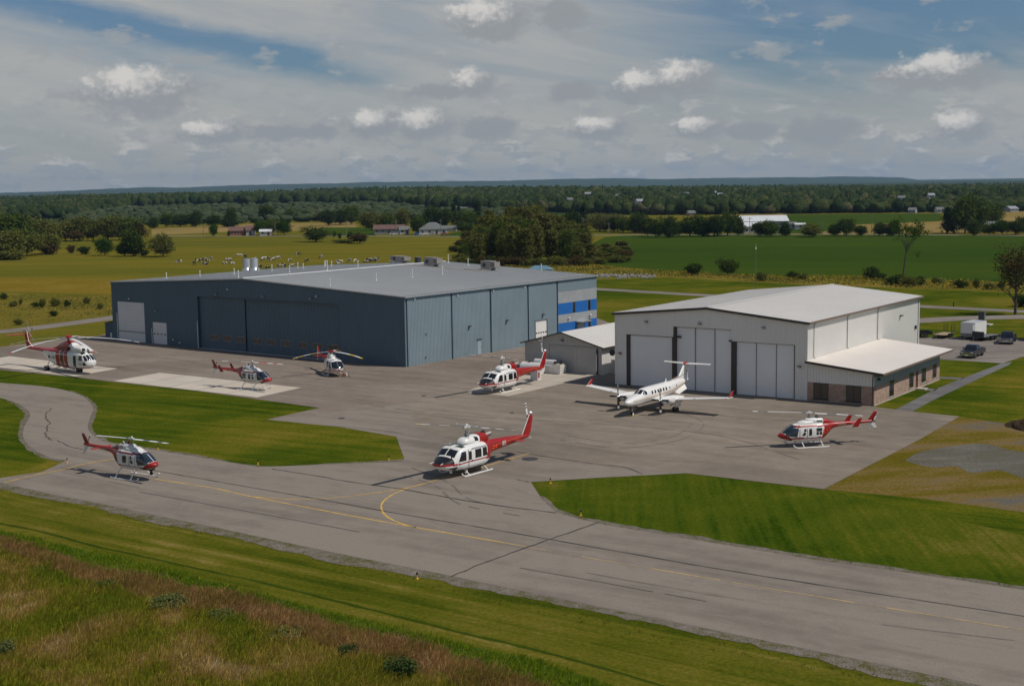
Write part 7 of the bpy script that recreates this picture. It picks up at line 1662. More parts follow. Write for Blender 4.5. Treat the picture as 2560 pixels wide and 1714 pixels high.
for x, y, h, w, k, l in ((8, 592, 62, 95, 'olive', 'broad olive tree cut by the left edge, nearest of the left clump'), (62, 585, 62, 70, 'olive', 'olive tree second from the left edge in the left clump'), (104, 581, 48, 62, 'olive', 'lower brownish olive tree at the right end of the left clump'),
                         (30, 562, 72, 100, 'mid', 'tall round tree behind the leftmost olive tree'), (95, 558, 62, 80, 'olive', 'tree behind the middle of the left clump'), (112, 582, 26, 40, 'bush_brown', 'low brownish shrub in front of the left clump'), (20, 594, 22, 60, 'bush_olive', 'low olive shrub at the very left edge'),
                         (150, 551, 50, 48, 'olive', 'first tree of the middle row behind the left clump'), (182, 551, 56, 52, 'olive', 'second tree of the middle row, rounder top'), (214, 550, 46, 42, 'olive', 'third tree of the middle row, a little lower'), (247, 550, 60, 62, 'olive', 'broad round tree in the centre of the middle row'),
                         (285, 549, 56, 62, 'mid', 'dark green tree right of the broad centre tree'), (315, 548, 44, 50, 'brownish', 'brownish tree at the right end of the middle row'), (170, 552, 26, 40, 'brownish', 'pale bare looking small tree before the middle row'),
                         (240, 584, 40, 40, 'bright', 'bright green tree standing in the field before the middle row'), (306, 586, 62, 56, 'dark', 'dark wide tree between the bright green and the olive one'), (373, 587, 55, 56, 'olive', 'olive tree alone in the field, right of the dark wide one'), (285, 586, 30, 34, 'bright', 'small green tree leaning on the dark wide tree'),
                         (193, 582, 20, 24, 'bush', 'small green bush between the left clump and the bright green tree'), (163, 580, 20, 18, 'bush_brown', 'thin grey bush left of the small green bush'), (330, 585, 14, 20, 'bush', 'tiny dark bush between two field trees')):
    tv(x, y, h, w, k, l)
B_ = 'trees along the tan field'
for x, y, h, w, k, l in ((352, 522, 26, 28, 'dark', 'small dark tree at the left end of the tan field'), (380, 520, 34, 32, 'mid', 'mid green tree at the left of the tan field'), (412, 519, 32, 46, 'dark', 'wide dark tree above the tan field'), (447, 519, 38, 28, 'dark', 'upright dark tree in the gap of the tan field'),
                         (490, 519, 28, 32, 'dark', 'low dark tree above the small round tree'), (489, 541, 28, 21, 'bright', 'small round tree in front of the tan field'), (527, 519, 45, 30, 'dark', 'tall dark tree at the end of the hedge'), (525, 519, 14, 44, 'bush', 'dark shrubs at the foot of the tall dark tree'), (523, 540, 12, 7, 'bush', 'tiny dark conifer left of the brown roofed house'),
                         (596, 538, 34, 32, 'bright', 'leftmost leafy tree beside the white garage'), (622, 537, 37, 40, 'mid', 'middle leafy tree behind the white garage'), (650, 538, 35, 32, 'bright', 'right leafy tree beside the white garage'), (612, 508, 40, 46, 'dark', 'tall dark trees rising behind the leafy trees'),
                         (723, 553, 36, 58, 'mid', 'lone round tree with a short trunk in the cow pasture'), (764, 541, 12, 10, 'bush', 'small dark bush right of the lone round tree'), (777, 546, 14, 8, 'bush', 'thin bush right of the small dark bush'), (801, 548, 18, 16, 'bush', 'upright green bush left of the reddish bush'), (822, 557, 23, 42, 'bush_brown', 'wide reddish brown bush in the pasture'), (786, 556, 8, 50, 'bush_olive', 'low olive weeds around the reddish bush'),
                         (752, 516, 36, 35, 'dark', 'dark round tree left of the long tree group'), (778, 514, 38, 40, 'dark', 'second dark tree of the long tree group'), (805, 513, 42, 40, 'mid', 'third tree of the long tree group'), (850, 527, 46, 46, 'olive', 'large olive tree left of the brown roofed house'), (885, 526, 42, 44, 'mid', 'mid green tree above the brown roof'), (920, 524, 46, 44, 'olive', 'olive tree behind the brown roof'),
                         (872, 533, 20, 24, 'bush', 'dark shrub left of the brown roofed house'), (954, 536, 46, 34, 'mid', 'green tree between the two houses'), (985, 522, 50, 48, 'dark', 'dark tree behind the hip roofed house'), (1018, 522, 46, 34, 'dark', 'dark tree right behind the hip roof'), (660, 505, 30, 24, 'mid', 'tree at the edge of the far scrub'), (700, 506, 24, 22, 'mid', 'small far tree at the scrub edge'), (735, 508, 26, 20, 'brownish', 'greyish bare tree at the scrub edge'),
                         (1038, 520, 54, 22, 'spruce', 'left one of two dark spruces behind the sheds'), (1050, 521, 50, 20, 'spruce', 'right one of two dark spruces behind the sheds'), (1070, 524, 44, 42, 'mid', 'round tree right of the two spruces'), (1092, 518, 56, 34, 'spruce', 'broad dark spruce at the left foot of the grove'), (1065, 530, 22, 40, 'bush', 'dark bushes behind the small grey shed')):
    tv(x, y, h, w, k, l)
C2 = 'trees on the right field edge'
for x, y, h, w, k, l in ((1310, 530, 48, 44, 'dark', 'dark tree right behind the grove'), (1335, 528, 58, 30, 'spruce', 'dark spruce left of the yellowish willows'), (1302, 545, 28, 40, 'bright', 'bright round tree peeping over the grove'), (1372, 530, 42, 60, 'willow', 'left yellowish willow, the wider of two'), (1412, 530, 42, 50, 'willow', 'right yellowish willow behind the pole'), (1385, 530, 30, 22, 'mid', 'green tree before the willows'),
                         (1405, 531, 36, 30, 'dark', 'dark tree right of the pole near the willows'), (1425, 532, 38, 34, 'mid', 'mid green tree right of the willows'), (1455, 533, 46, 50, 'dark', 'broad dark tree left of the small barn'), (1482, 540, 44, 34, 'dark', 'first tree of the right row beside the small barn'), (1500, 543, 48, 44, 'mid', 'second tree of the right row'), (1530, 543, 48, 40, 'dark', 'third tree of the right row'), (1553, 541, 36, 32, 'mid', 'low tree in the middle of the right row'),
                         (1578, 541, 52, 50, 'mid', 'fifth, taller tree of the right row'), (1606, 541, 46, 44, 'dark', 'sixth tree of the right row'), (1634, 541, 50, 46, 'dark', 'tree near the right end of the row'), (1664, 539, 58, 50, 'mid', 'tallest tree near the white barn, brownish top'), (1688, 538, 44, 34, 'dark', 'dark tree touching the white barn'),
                         (1736, 541, 34, 36, 'dark', 'dark round tree in front of the white barn'), (1762, 541, 38, 44, 'mid', 'second round tree in front of the white barn'), (1797, 540, 32, 28, 'dark', 'small dark tree right of the barn'), (1858, 542, 32, 50, 'olive', 'wide round olive bush alone by the road'), (1908, 540, 30, 30, 'dark', 'lower tree of the pair by the road'), (1936, 540, 40, 40, 'mid', 'taller tree of the pair by the road'),
                         (1970, 540, 25, 33, 'dark', 'small round dark bush right of the pair'), (2011, 540, 32, 30, 'dark', 'dark tree left of the tall thin tree'), (2040, 540, 34, 34, 'dark', 'dark tree hidden behind the tall thin tree'), (2012, 519, 10, 22, 'bush', 'small dark bush in the far green field'), (2166, 533, 58, 40, 'spruce', 'dark pointed tree at the left of the big right group'), (2180, 533, 60, 40, 'dark', 'dark tree left of the largest right tree'),
                         (2207, 534, 90, 58, 'mid', 'largest tall tree of the right group'), (2235, 533, 78, 46, 'mid', 'tall tree right of the largest right tree'), (2226, 538, 36, 34, 'dark', 'round shrub at the foot of the largest right tree'), (2271, 518, 52, 50, 'mid', 'single dark round tree right of the tall group'), (2262, 537, 28, 34, 'mid', 'left part of the dense hedge by the dark house'), (2292, 537, 34, 38, 'bright', 'middle tree of the dense hedge'), (2322, 537, 34, 40, 'dark', 'right tree of the dense hedge'), (2345, 536, 44, 34, 'dark', 'dark tree at the right edge of the photo')):
    tv(x, y, h, w, k, l)
for x, y, h, w, k, l in ((1586, 629, 28, 38, 'bush', 'dark leaning bush at the left of the weedy strip'), (1664, 628, 38, 46, 'mid', 'small spreading tree at the near edge of the crop field'), (1742, 642, 20, 22, 'bush_olive', 'olive bush beside the radio mast'), (1815, 638, 18, 28, 'bush', 'dark bush at the crop edge'), (1835, 642, 17, 20, 'bush_olive', 'round olive bush right of the dark crop edge bush'), (1995, 637, 26, 40, 'bush', 'largest dark bush left of the tall thin tree'), (2015, 640, 16, 26, 'bush', 'low dark bush joined to the largest one'),
                         (2048, 650, 22, 44, 'bush', 'wide bush at the foot of the tall thin tree'), (2080, 654, 22, 36, 'bush_olive', 'olive bush right of the tall thin tree'), (2103, 652, 20, 26, 'bush', 'dark bush further right of the tall thin tree'), (2143, 650, 15, 24, 'bush_olive', 'small olive bush in the yellow weeds'), (2197, 658, 18, 30, 'bush', 'dark bush in the yellow weeds right of the roof'), (2232, 659, 22, 13, 'bush_olive', 'thin upright bush in the yellow weeds'), (2262, 662, 14, 26, 'bush_olive', 'pale low bush at the right of the weedy strip'), (2290, 660, 14, 18, 'bush', 'small bush near the right edge tree'),
                         (1430, 588, 16, 40, 'bush_brown', 'brown shrub at the right tail of the grove'), (1410, 600, 16, 40, 'bush_olive', 'olive shrub at the near right tail of the grove'), (1338, 607, 16, 40, 'bush_olive', 'low shrub before the right part of the grove')):
    tv(x, y, h, w, k, l)
# the grove behind the blue hangar
rr = random.Random(21); kinds = ['poplar', 'poplar', 'poplar', 'poplar_dark', 'olive', 'poplar_dark', 'mid', 'poplar']
top = [(1035, 572), (1060, 535), (1090, 505), (1120, 482), (1150, 474), (1190, 470), (1235, 468), (1270, 488), (1300, 498), (1330, 512), (1360, 540), (1395, 560), (1440, 588)]
ends = []
for i in range(96):
    x = 1046 + 384 * ((i * 0.618034) % 1) + rr.uniform(-6, 6); row = rr.random() ** 0.8
    yb = 607 - 42 * row - max(0, x - 1330) * 0.08
    yt = float(np.interp(x, [a for a, b in top], [b for a, b in top])) + rr.uniform(0, 26) * (1.1 - row) + (1 - row) * 34
    h = max(14, yb - yt); 
    if yb < 575 and h > 105: h = 105
    ends.append((x, yb, h))
for x, yb, h in ends:
    w = max(min(h * .62, rr.uniform(34, 50)), 36); tv(x, yb, h, w, rr.choice(kinds), 'slender tree of the dense grove behind the blue hangar', 'slender trees of the dense grove')
for i in range(16):
    x = 1045 + i * 20 + rr.uniform(-6, 6); tv(x, 609 - max(0, x - 1250) * .03, rr.uniform(14, 24), rr.uniform(26, 40), rr.choice(['bush_olive', 'bush', 'bush_brown']), 'shrub at the foot of the dense grove', 'shrubs at the foot of the dense grove')
# tall thin tree and right edge tree
p = av(2065, 636); s = mpp(p) * K
t = thing('tall_thin_tree', 'tall thin tree with a bare curved trunk and high sparse crown', 'tree', (p.x, p.y, 0)); Hh = 136 * s; Wd = 92 * s
mb = MB(); q = [(0, 0, 0), (0.02 * Hh, 0, .2 * Hh), (0.04 * Hh, 0, .42 * Hh), (.07 * Hh, 0, .52 * Hh)]
for i, r_ in enumerate((.24, .2, .17)): mb.tube(q[i], q[i + 1], r_, r_ - .03, 8)
rr = random.Random(8); tips = []
for k in range(11):
    a = rr.uniform(0, 6.28); e = (0.05 * Hh + Wd * .42 * math.cos(a) * rr.uniform(.4, 1), Wd * .3 * math.sin(a), Hh * rr.uniform(.74, .92)); st_ = Vector(q[2]).lerp(Vector(q[3]), rr.random()); m_ = Vector(st_).lerp(Vector(e), .5) + Vector((0, 0, -.02 * Hh))
    mb.tube(st_, m_, .08, .05, 6).tube(m_, e, .05, .02, 5); tips.append(e)
mb.build('trunk', BARK, t)
r_ = np.random.default_rng(4); P = np.array(tips * 7); P += r_.normal(size=P.shape) * np.array([Wd * .10, Wd * .10, Hh * .045]); P = np.concatenate([P, np.array([[.24 * Hh, 0, .42 * Hh], [.25 * Hh, 0.2, .38 * Hh], [-.12 * Hh, 0, .66 * Hh]])])
C = np.repeat(P, 26, 0) + r_.normal(size=(len(P) * 26, 3)) * .42; V, F = leaf_quads(C, .15, r_)
o = bpy.data.objects.new('crown', np_mesh('crown', V, F, LBR)); col.objects.link(o); o.parent = t; 
p = av(2322, 719); s = mpp(p) * K; Hh = 160 * s
t = thing('edge_tree', 'brownish tree with a stout trunk and thin crown at the right edge', 'tree', (p.x, p.y, 0))
o = bpy.data.objects.new('trunk', trunk_mesh(Hh * .9, .30, 5, 12, .17, 9)); col.objects.link(o); o.parent = t
o = bpy.data.objects.new('crown', crown('loose', 77, Hh, 8.4, 110, 16, .16, leaf_mat('leaf_autumn', (0.07, 0.055, 0.022), (0.11, 0.07, 0.03), (0.05, 0.06, 0.02)), base=.26)); col.objects.link(o); o.parent = t
tv(2340, 701, 30, 38, 'bush', 'dark green bush behind the trunk at the right edge')
for x, y, h, w, l in ((266, 1472, 34, 60, 'small dark shrub highest of the shrubs in the rough meadow'), (425, 1515, 40, 105, 'wide pale green shrub in the rough meadow'), (560, 1550, 36, 80, 'grey green shrub right of the wide pale one'), (716, 1592, 34, 110, 'low spread shrub in the middle of the rough meadow'), (871, 1640, 44, 56, 'compact dark shrub near the red brown grass'), (1005, 1695, 74, 86, 'largest dark green shrub at the bottom of the photo'), (11, 1640, 60, 60, 'shrub cut off by the left edge near the bottom'), (100, 1434, 26, 50, 'faint green shrub in the upper left of the meadow')):
    p = at(x, y); s = mpp(p); tree_at(p, h * s * .72, w * s, 'bush_dull' if 'dark' in l else 'bush_pale', l, None)
for i, (x, y, h, w) in enumerate(((10, 748, 16, 20), (34, 766, 14, 20), (52, 762, 15, 10), (90, 768, 14, 20), (107, 770, 22, 16), (140, 765, 20, 26), (168, 766, 16, 18), (217, 760, 18, 14), (45, 812, 14, 22), (135, 790, 14, 22), (250, 772, 14, 20))):
    p = at(x, y); s = mpp(p); tree_at(p, h * s, w * s, 'bush_olive' if i % 3 else 'bush', 'small bush in the weedy field left of the blue hangar', 'small bushes in the weedy field')

# ------------------------------------------------------------------ cows
def cow_mesh(name, m, lying=False, graze=False, seed=0):
    J = {}; E = []; Rr = []; P = []
    def j(p, r): P.append(p); Rr.append(r); return len(P) - 1
    dz = -0.62 if lying else 0.0
    b0 = j((0, 0, 1.15 + dz), .36); b1 = j((.55, 0, 1.15 + dz), .34); b2 = j((.9, 0, 1.2 + dz), .26); b3 = j((-.5, 0, 1.15 + dz), .36); b4 = j((-.95, 0, 1.2 + dz), .26)
    hz = .35 if graze else 1.5 + dz * .7; hx = 1.45 if graze else 1.35
    n = j((1.15, 0, (.95 if graze else 1.35) + dz * .8), .17); h = j((hx, 0, hz), .15); mz = j((hx + .3, 0, hz - .16), .10)
    tl = j((-1.15, 0, 1.25 + dz), .05); t2 = j((-1.2, 0, .6 + dz * .3), .035)
    E += [(b0, b1), (b1, b2), (b0, b3), (b3, b4), (b2, n), (n, h), (h, mz), (b4, tl), (tl, t2)]
    for x, b in ((.75, b2), (-.82, b4)):
        for s in (1, -1):
            if lying: k = j((x + .1, s * .35, .28), .13); f = j((x + .45, s * .42, .10), .07)
            else: k = j((x + (.04 if x < 0 else 0), s * .22, .62), .10); f = j((x, s * .22, .04), .06)
            E += [(b, k), (k, f)]
    for s in (1, -1): e = j((hx - .08, s * .22, hz + .12), .045); E.append((h, e))
    me = bpy.data.meshes.new('c'); me.from_pydata(P, E, []); ob = bpy.data.objects.new('c', me); col.objects.link(ob)
    md = ob.modifiers.new('s', 'SKIN'); 
    for i, v in enumerate(me.skin_vertices[0].data): v.radius = (Rr[i], Rr[i]); v.use_root = (i == 0)
    ob.modifiers.new('u', 'SUBSURF').levels = 1
    dg = bpy.context.evaluated_depsgraph_get(); out = bpy.data.meshes.new_from_object(ob.evaluated_get(dg)); bpy.data.objects.remove(ob)
    out.name = name; out.materials.clear(); out.materials.append(m); out.polygons.foreach_set('use_smooth', [True] * len(out.polygons)); return out
def cow_mat():
    m = bpy.data.materials.new('black_and_white_hide'); m.use_nodes = True; N = NT(m.node_tree); b = N.n['Principled BSDF']
    tc = N.new('ShaderNodeTexCoord').outputs['Object']; ro = N.new('ShaderNodeObjectInfo').outputs['Random']
    cb = N.new('ShaderNodeCombineXYZ'); N.put(cb.inputs[0], N.math('MULTIPLY', ro, 50)); n = N.noise(N.vec('ADD', tc, cb.outputs[0]), 1.3, 1, .4)
    th = N.math('ADD', 0.36, N.math('MULTIPLY', N.math('FRACT', N.math('MULTIPLY', ro, 7.3)), 0.26))
    N.put(b.inputs['Base Color'], N.mix(N.math('GREATER_THAN', n, th), (0.015, 0.014, 0.013), (0.50, 0.46, 0.40))); b.inputs['Roughness'].default_value = .8
    return m
CM = cow_mat(); cows = [cow_mesh('cow', CM), cow_mesh('cow', CM, graze=True), cow_mesh('cow', CM, lying=True)]
o6 = [(1497, 725, 1), (1625, 740, 0), (1655, 708, 2), (1690, 714, 0), (1716, 703, 1), (1738, 718, 0), (1718, 737, 2), (1772, 697, 0), (1885, 730, 2), (1903, 712, 0), (1930, 718, 1), (1945, 731, 2), (2005, 674, 0), (2053, 680, 1), (2050, 718, 2), (2110, 697, 2), (2145, 713, 2), (2195, 706, 0), (2208, 698, 1), (2248, 700, 1), (2283, 704, 1), (2325, 694, 0), (2180, 768, 1), (2240, 766, 2)]
o7 = [(487, 662, 0), (680, 684, 1), (418, 710, 1), (432, 748, 2), (560, 716, 1), (822, 731, 2), (838, 728, 0), (918, 716, 1), (965, 718, 1), (1052, 716, 2), (1072, 712, 1), (1095, 712, 0), (1118, 708, 2), (1135, 708, 0), (1152, 703, 1), (340, 764, 1), (368, 757, 0)]
for i, (x, y, k) in enumerate([(x / 3.346, 440 + y / 3.346, k) for x, y, k in o6] + [(600 + x / 3.346, 440 + y / 3.346, k) for x, y, k in o7]):
    p = at(x, y + 2); o = bpy.data.objects.new('cow', cows[k]); col.objects.link(o); o.scale = (.88, .88, .88); o.location = (p.x, p.y, 0); o.rotation_euler = (0, 0, (i * 2.1) % 6.28 if i % 3 else (0.3 if i % 2 else 3.3))
    tag(o, ('standing', 'grazing', 'lying')[k] + ' black and white cow in the pasture behind the blue hangar', 'cow', ('standing', 'grazing', 'lying')[k] + ' cows in the pasture')

# ------------------------------------------------------------------ far forest on rising ground
def hgt(x, y):
    u = x / np.maximum(y, 1); f = np.interp(u, [-.40, -.25, -.08, .1, .25, .40], [.06, .46, .56, .30, .12, .10])
    t = np.clip((y - 1050) / 1150, 0, 1); t = t * t * (3 - 2 * t)
    back = np.clip((y - 2600) / 2500, 0, 1)
    return f * 17 * t * (1 - .9 * back) + 1.5 * np.sin(x * .006 + 1) * t * np.sin(y * .004)
xs = np.linspace(-1, 1, 61) * .75; ys = np.linspace(960, 5200, 60)
X = np.outer(ys, xs); Y = np.outer(ys, np.ones_like(xs)); Zt = hgt(X, Y) + 0.03
Zt[0, :] = -0.5; Zt[-1, :] = -0.5
V = np.stack([X, Y, Zt], 2).reshape(-1, 3); n = len(xs)
F = np.array([[j * n + i, j * n + i + 1, (j + 1) * n + i + 1, (j + 1) * n + i] for j in range(len(ys) - 1) for i in range(n - 1)])
o = bpy.data.objects.new('forest_hill', np_mesh('forest_hill', V, F, ground_mat('forest_floor', [(0, (.02, .035, .01)), (1, (.06, .08, .025))], .01, .05, .4))); col.objects.link(o); struct(o)
# houses among the trees: (photo px, py, width px, colour)
HF = [(1470, 486, 14, 'p'), (1423, 501, 14, 'w'), (1546, 491, 10, 'p'), (1598, 505, 16, 'w'), (1712, 486, 22, 'p'), (1727, 507, 12, 'o'), (1785, 483, 14, 'p'), (1214, 520, 12, 'w'), (1218, 513, 12, 'w'), (2327, 490, 9, 'w'), (2254, 497, 8, 'w'), (2458, 474, 20, 'p'), (2390, 507, 8, 'w'), (2348, 512, 9, 'w'), (2374, 512, 10, 'w'), (2528, 512, 26, 'g'), (2458, 509, 10, 'g'), (330, 533, 16, 'w'), (1147, 522, 8, 'w'), (1162, 530, 16, 'w'), (2282, 513, 10, 'g'), (1800, 488, 8, 'p')]
hs = []
for i, (x, y, w, c) in enumerate(HF):
    d = _F + _R * ((x - 1280) / FPX) - _U * ((y - 857) / FPX); P0 = Vector((0, 0, CAMH)); best = None
    u_ = d.x / d.y; fr_ = float(np.interp(u_, [-.46, -.33, -.28, -.10, -.05, .06, .12, .46], [1120, 1150, 1580, 1600, 1300, 1080, 1000, 985]))
    for k in range(int(fr_) + 40, 2600, 10):
        q = P0 + d * (k / d.dot(_F)); 
        if q.z < float(hgt(np.array(q.x), np.array(q.y))) + 9.5: best = q; break
    if best is None: best = P0 + d * 2200
    low = best.z < float(hgt(np.array(best.x), np.array(best.y))) + 9.0
    if low: best = P0 + d * ((fr_ - 25) / d.dot(_F)); best.z = 1.6 + float(hgt(np.array(best.x), np.array(best.y)))
    g = float(hgt(np.array(best.x), np.array(best.y))); wd = w * mpp(best); z0 = best.z - 2.2
    z0 = best.z - 1.6
    hs.append((best.x, best.y, wd)); ww = max(5, wd)
    house({'w': 'distant white house among the forest trees on the slope', 'p': 'distant pinkish grey house among the forest trees', 'o': 'distant orange brown house gable in the forest', 'g': 'distant grey roofed house at the forest edge'}[c], best, ww, 7, 2.3, 1.7, rr.uniform(-.5, .5), {'w': HWHITE, 'p': HPINK, 'o': mat('orange_house', (.42, .22, .13), .8), 'g': HGREY}[c], RGREY if i % 3 else HGREY, 2, z0=z0, door=False, group={'w': 'distant white houses in the forest', 'p': 'distant pinkish houses in the forest', 'o': None, 'g': 'distant grey houses at the forest edge'}[c])
def blob(seed, conifer=False):
    r = np.random.default_rng(seed); bm = bmesh.new(); bmesh.ops.create_icosphere(bm, subdivisions=2, radius=1)
    V = np.array([v.co[:] for v in bm.verts]); F = np.array([[v.index for v in f.verts] for f in bm.faces]); bm.free()
    ns = r.normal(size=(9, 3)); ns /= np.linalg.norm(ns, axis=1)[:, None]
    k = 1 + .26 * np.sum(np.exp(-((V[:, None, :] - ns[None]) ** 2).sum(2) * 5), 1) - .12 + r.uniform(-.17, .17, len(V)); V = V * k[:, None]
    V[:, 2] = V[:, 2] * .5 + .5
    if conifer: t = np.clip(V[:, 2], 0, 1); V[:, :2] *= (1.15 - t)[:, None]; V[:, :2] *= (1 + .25 * np.sin(t * 30))[:, None]
    V[:, 2] = np.clip(V[:, 2], 0, 1.2)
    return V, F
def forest(name, pts, H, W, mats_, kinds, label_mat, seed):
    r = np.random.default_rng(seed); B = [blob(s, c) for s, c in kinds]
    Vs = []; Fs = []; o = 0; which = r.integers(0, len(B), len(pts)); ang = r.uniform(0, 6.28, len(pts))
    for i, (x, y, z) in enumerate(pts):
        V, F = B[which[i]]; c, s_ = math.cos(ang[i]), math.sin(ang[i]); con = kinds[which[i]][1]
        w = W[i] * (.62 if con else 1); h = H[i] * (1.15 if con else 1)
        Q = np.stack([(V[:, 0] * c - V[:, 1] * s_) * w / 2 + x, (V[:, 0] * s_ + V[:, 1] * c) * w / 2 + y, V[:, 2] * h + z], 1)
        Vs.append(Q); Fs.append(F + o); o += len(V)
    ob = bpy.data.objects.new(name, np_mesh(name, np.concatenate(Vs), np.concatenate(Fs), mats_)); col.objects.link(ob)
    ob['kind'] = 'stuff'; return ob
def forest_mat(name, cs):
    m = bpy.data.materials.new(name); m.use_nodes = True; N = NT(m.node_tree); b = N.n['Principled BSDF']
    ri = N.new('ShaderNodeNewGeometry').outputs['Random Per Island']; tc = N.new('ShaderNodeTexCoord').outputs['Object']
    c = N.ramp(ri, cs); c = N.mix(N.rng(N.noise(tc, .006, 3), .4, .62, 0, .6), c, tuple(v * .75 for v in cs[1][1]))
    n2 = N.noise(tc, .55, 5, .8); c = N.mix(1.0, c, N.ramp(n2, [(.34, (.35,) * 3), (.66, (1.6,) * 3)]), 'MULTIPLY')
    N.put(b.inputs['Base Color'], c); b.inputs['Roughness'].default_value = 1; b.inputs['Specular IOR Level'].default_value = 0
    bp = N.new('ShaderNodeBump'); bp.inputs['Strength'].default_value = 1; bp.inputs['Distance'].default_value = 1.2; N.put(bp.inputs['Height'], n2); N.l.new(bp.outputs[0], b.inputs['Normal']); return m
FM = forest_mat('forest_foliage', [(0, (.022, .038, .014)), (.35, (.034, .052, .016)), (.7, (.050, .068, .020)), (.93, (.070, .080, .026)), (1, (.10, .09, .05))])
FS_ = forest_mat('scrub_foliage', [(0, (.045, .065, .028)), (.4, (.060, .080, .038)), (.8, (.075, .092, .045)), (1, (.09, .10, .05))])
r = np.random.default_rng(12)
def near_house(x, y, m=26): return any((abs(x - hx) < hw * .6 + 4 and -14 < (y - hy) < 9) for hx, hy, hw in hs)
pts = []; Hs = []; Ws = []
y = 985.0
while y < 2450:
    sp = 8.5 + (y - 985) * .0062; n = int(2 * .46 * y / sp)
    for i in range(n):
        x = -.46 * y + (i + r.uniform(-.5, .5)) * sp; yy = y + r.uniform(-.5, .5) * sp; u = x / yy
        front = np.interp(u, [-.46, -.33, -.28, -.10, -.05, .06, .12, .46], [1120, 1150, 1580, 1600, 1300, 1080, 1000, 985])
        if yy < front + 60 * math.sin(x * .013) * (1 if u < .05 else .2) or near_house(x, yy): continue
        if r.random() < .06: continue
        pts.append((x, yy, float(hgt(np.array(x), np.array(yy))) - .5)); hh = r.uniform(8.5, 14.5) * (1 + .12 * math.sin(x * .01 + yy * .007)); Hs.append(hh * (.8 if yy < 1200 else 1)); Ws.append(r.uniform(8, 12.5) * (1 + (yy - 985) * .0003))
    y += sp * .95
print('forest trees', len(pts))
forest('forest', pts, Hs, Ws, FM, [(1, False), (2, False), (3, False), (7, False), (5, False), (6, True), (8, False)], None, 5)
pts = []; Hs = []; Ws = []
for i in range(1900):
    yy = r.uniform(960, 1560); u = r.uniform(-.33, .02); x = u * yy
    if near_house(x, yy): continue
    if yy < 1010 and r.random() < .5: continue
    pts.append((x, yy, float(hgt(np.array(x), np.array(yy))) - .3)); Hs.append(r.uniform(3, 6.5)); Ws.append(r.uniform(6, 13))
forest('scrub', pts, Hs, Ws, FS_, [(11, False), (12, False), (13, False)], None, 6)
sheet('distant_woodland', [Vector((-9000, 2300, 0)), Vector((9000, 2300, 0)), Vector((9000, 13000, 0)), Vector((-9000, 13000, 0))], 0.4, ground_mat('distant_wood', [(0, (.02, .035, .012)), (1, (.05, .065, .02))], .002, .01, .05, bump=0))
# far blue hills
HPX = [(-200, 446), (0, 441), (80, 439), (150, 436.5), (250, 431.5), (330, 428), (420, 429), (520, 424.5), (640, 421), (760, 419.5), (850, 416.5), (1000, 414.5), (1150, 413.5), (1230, 411), (1300, 409), (1420, 407.5), (1500, 409.5), (1560, 409), (1640, 407), (1720, 406.5), (1800, 405.5), (1860, 406), (1900, 403.5), (2000, 404.5), (2060, 406), (2100, 411.5), (2200, 414.5), (2280, 413.5), (2342, 412), (2500, 411)]
mb = MB(); rows = []; rr = random.Random(2)
for x in range(-240, 2560, 12):
    yv = float(np.interp(x, [a for a, b in HPX], [b for a, b in HPX])); D = 12500
    d = _F + _R * ((x * K - 1280) / FPX) - _U * ((yv * K - 857) / FPX); P = Vector((0, 0, CAMH)) + d * (D / d.dot(_F)); z = P.z + rr.uniform(-2, 2)
    ux = P.x / P.y; prof = [(-2600, -.02), (-1700, .35), (-900, .72), (-350, .93), (0, 1.0), (900, .7), (2500, -.02)]
    rows.append([(P.x + ux * o, P.y + o, max(z, 8) * f + (rr.uniform(-4, 4) if 0.1 < f < 1 else 0)) for o, f in prof])
mb.v = [p for q in rows for p in q]; k = 7
for i in range(len(rows) - 1):
    for j in range(k - 1): mb.f.append([i * k + j, (i + 1) * k + j, (i + 1) * k + j + 1, i * k + j + 1]); mb.m.append(0)
struct(mb.build('hills', ground_mat('wooded_hills', [(0, (.030, .05, .025)), (1, (.055, .078, .035))], .0012, .006, .03, bump=0), smooth=True))

# ------------------------------------------------------------------ grasses near the camera
def inpoly(P, poly):
    x, y = P[:, 0], P[:, 1]; c = np.zeros(len(P), bool); n = len(poly)
    for i in range(n):
        x0, y0 = poly[i]; x1, y1 = poly[(i + 1) % n]
        if y0 == y1: continue
        k = ((y0 > y) != (y1 > y)) & (x < (x1 - x0) * (y - y0) / (y1 - y0) + x0); c ^= k
    return c
def wpoly(px): return [tuple(at(*q)[:2]) for q in px]
def grass_mat(name, stops, s=.25):
    m = bpy.data.materials.new(name); m.use_nodes = True; N = NT(m.node_tree); N.n.clear(); out = N.new('ShaderNodeOutputMaterial')
    ri = N.new('ShaderNodeNewGeometry').outputs['Random Per Island']; tc = N.new('ShaderNodeTexCoord').outputs['Object']
    n = N.noise(tc, s, 5, .65, .5); n = N.rng(n, .32, .68, 0, 1)
    f = N.math('ADD', N.math('MULTIPLY', n, .72), N.math('MULTIPLY', ri, .28)); c = N.ramp(f, stops)
    d = N.new('ShaderNodeBsdfDiffuse'); t = N.new('ShaderNodeBsdfTranslucent'); mx = N.new('ShaderNodeMixShader'); N.put(d.inputs[0], c); N.put(t.inputs[0], c); mx.inputs[0].default_value = .4
    N.l.new(d.outputs[0], mx.inputs[1]); N.l.new(t.outputs[0], mx.inputs[2]); N.l.new(mx.outputs[0], out.inputs[0]); return m
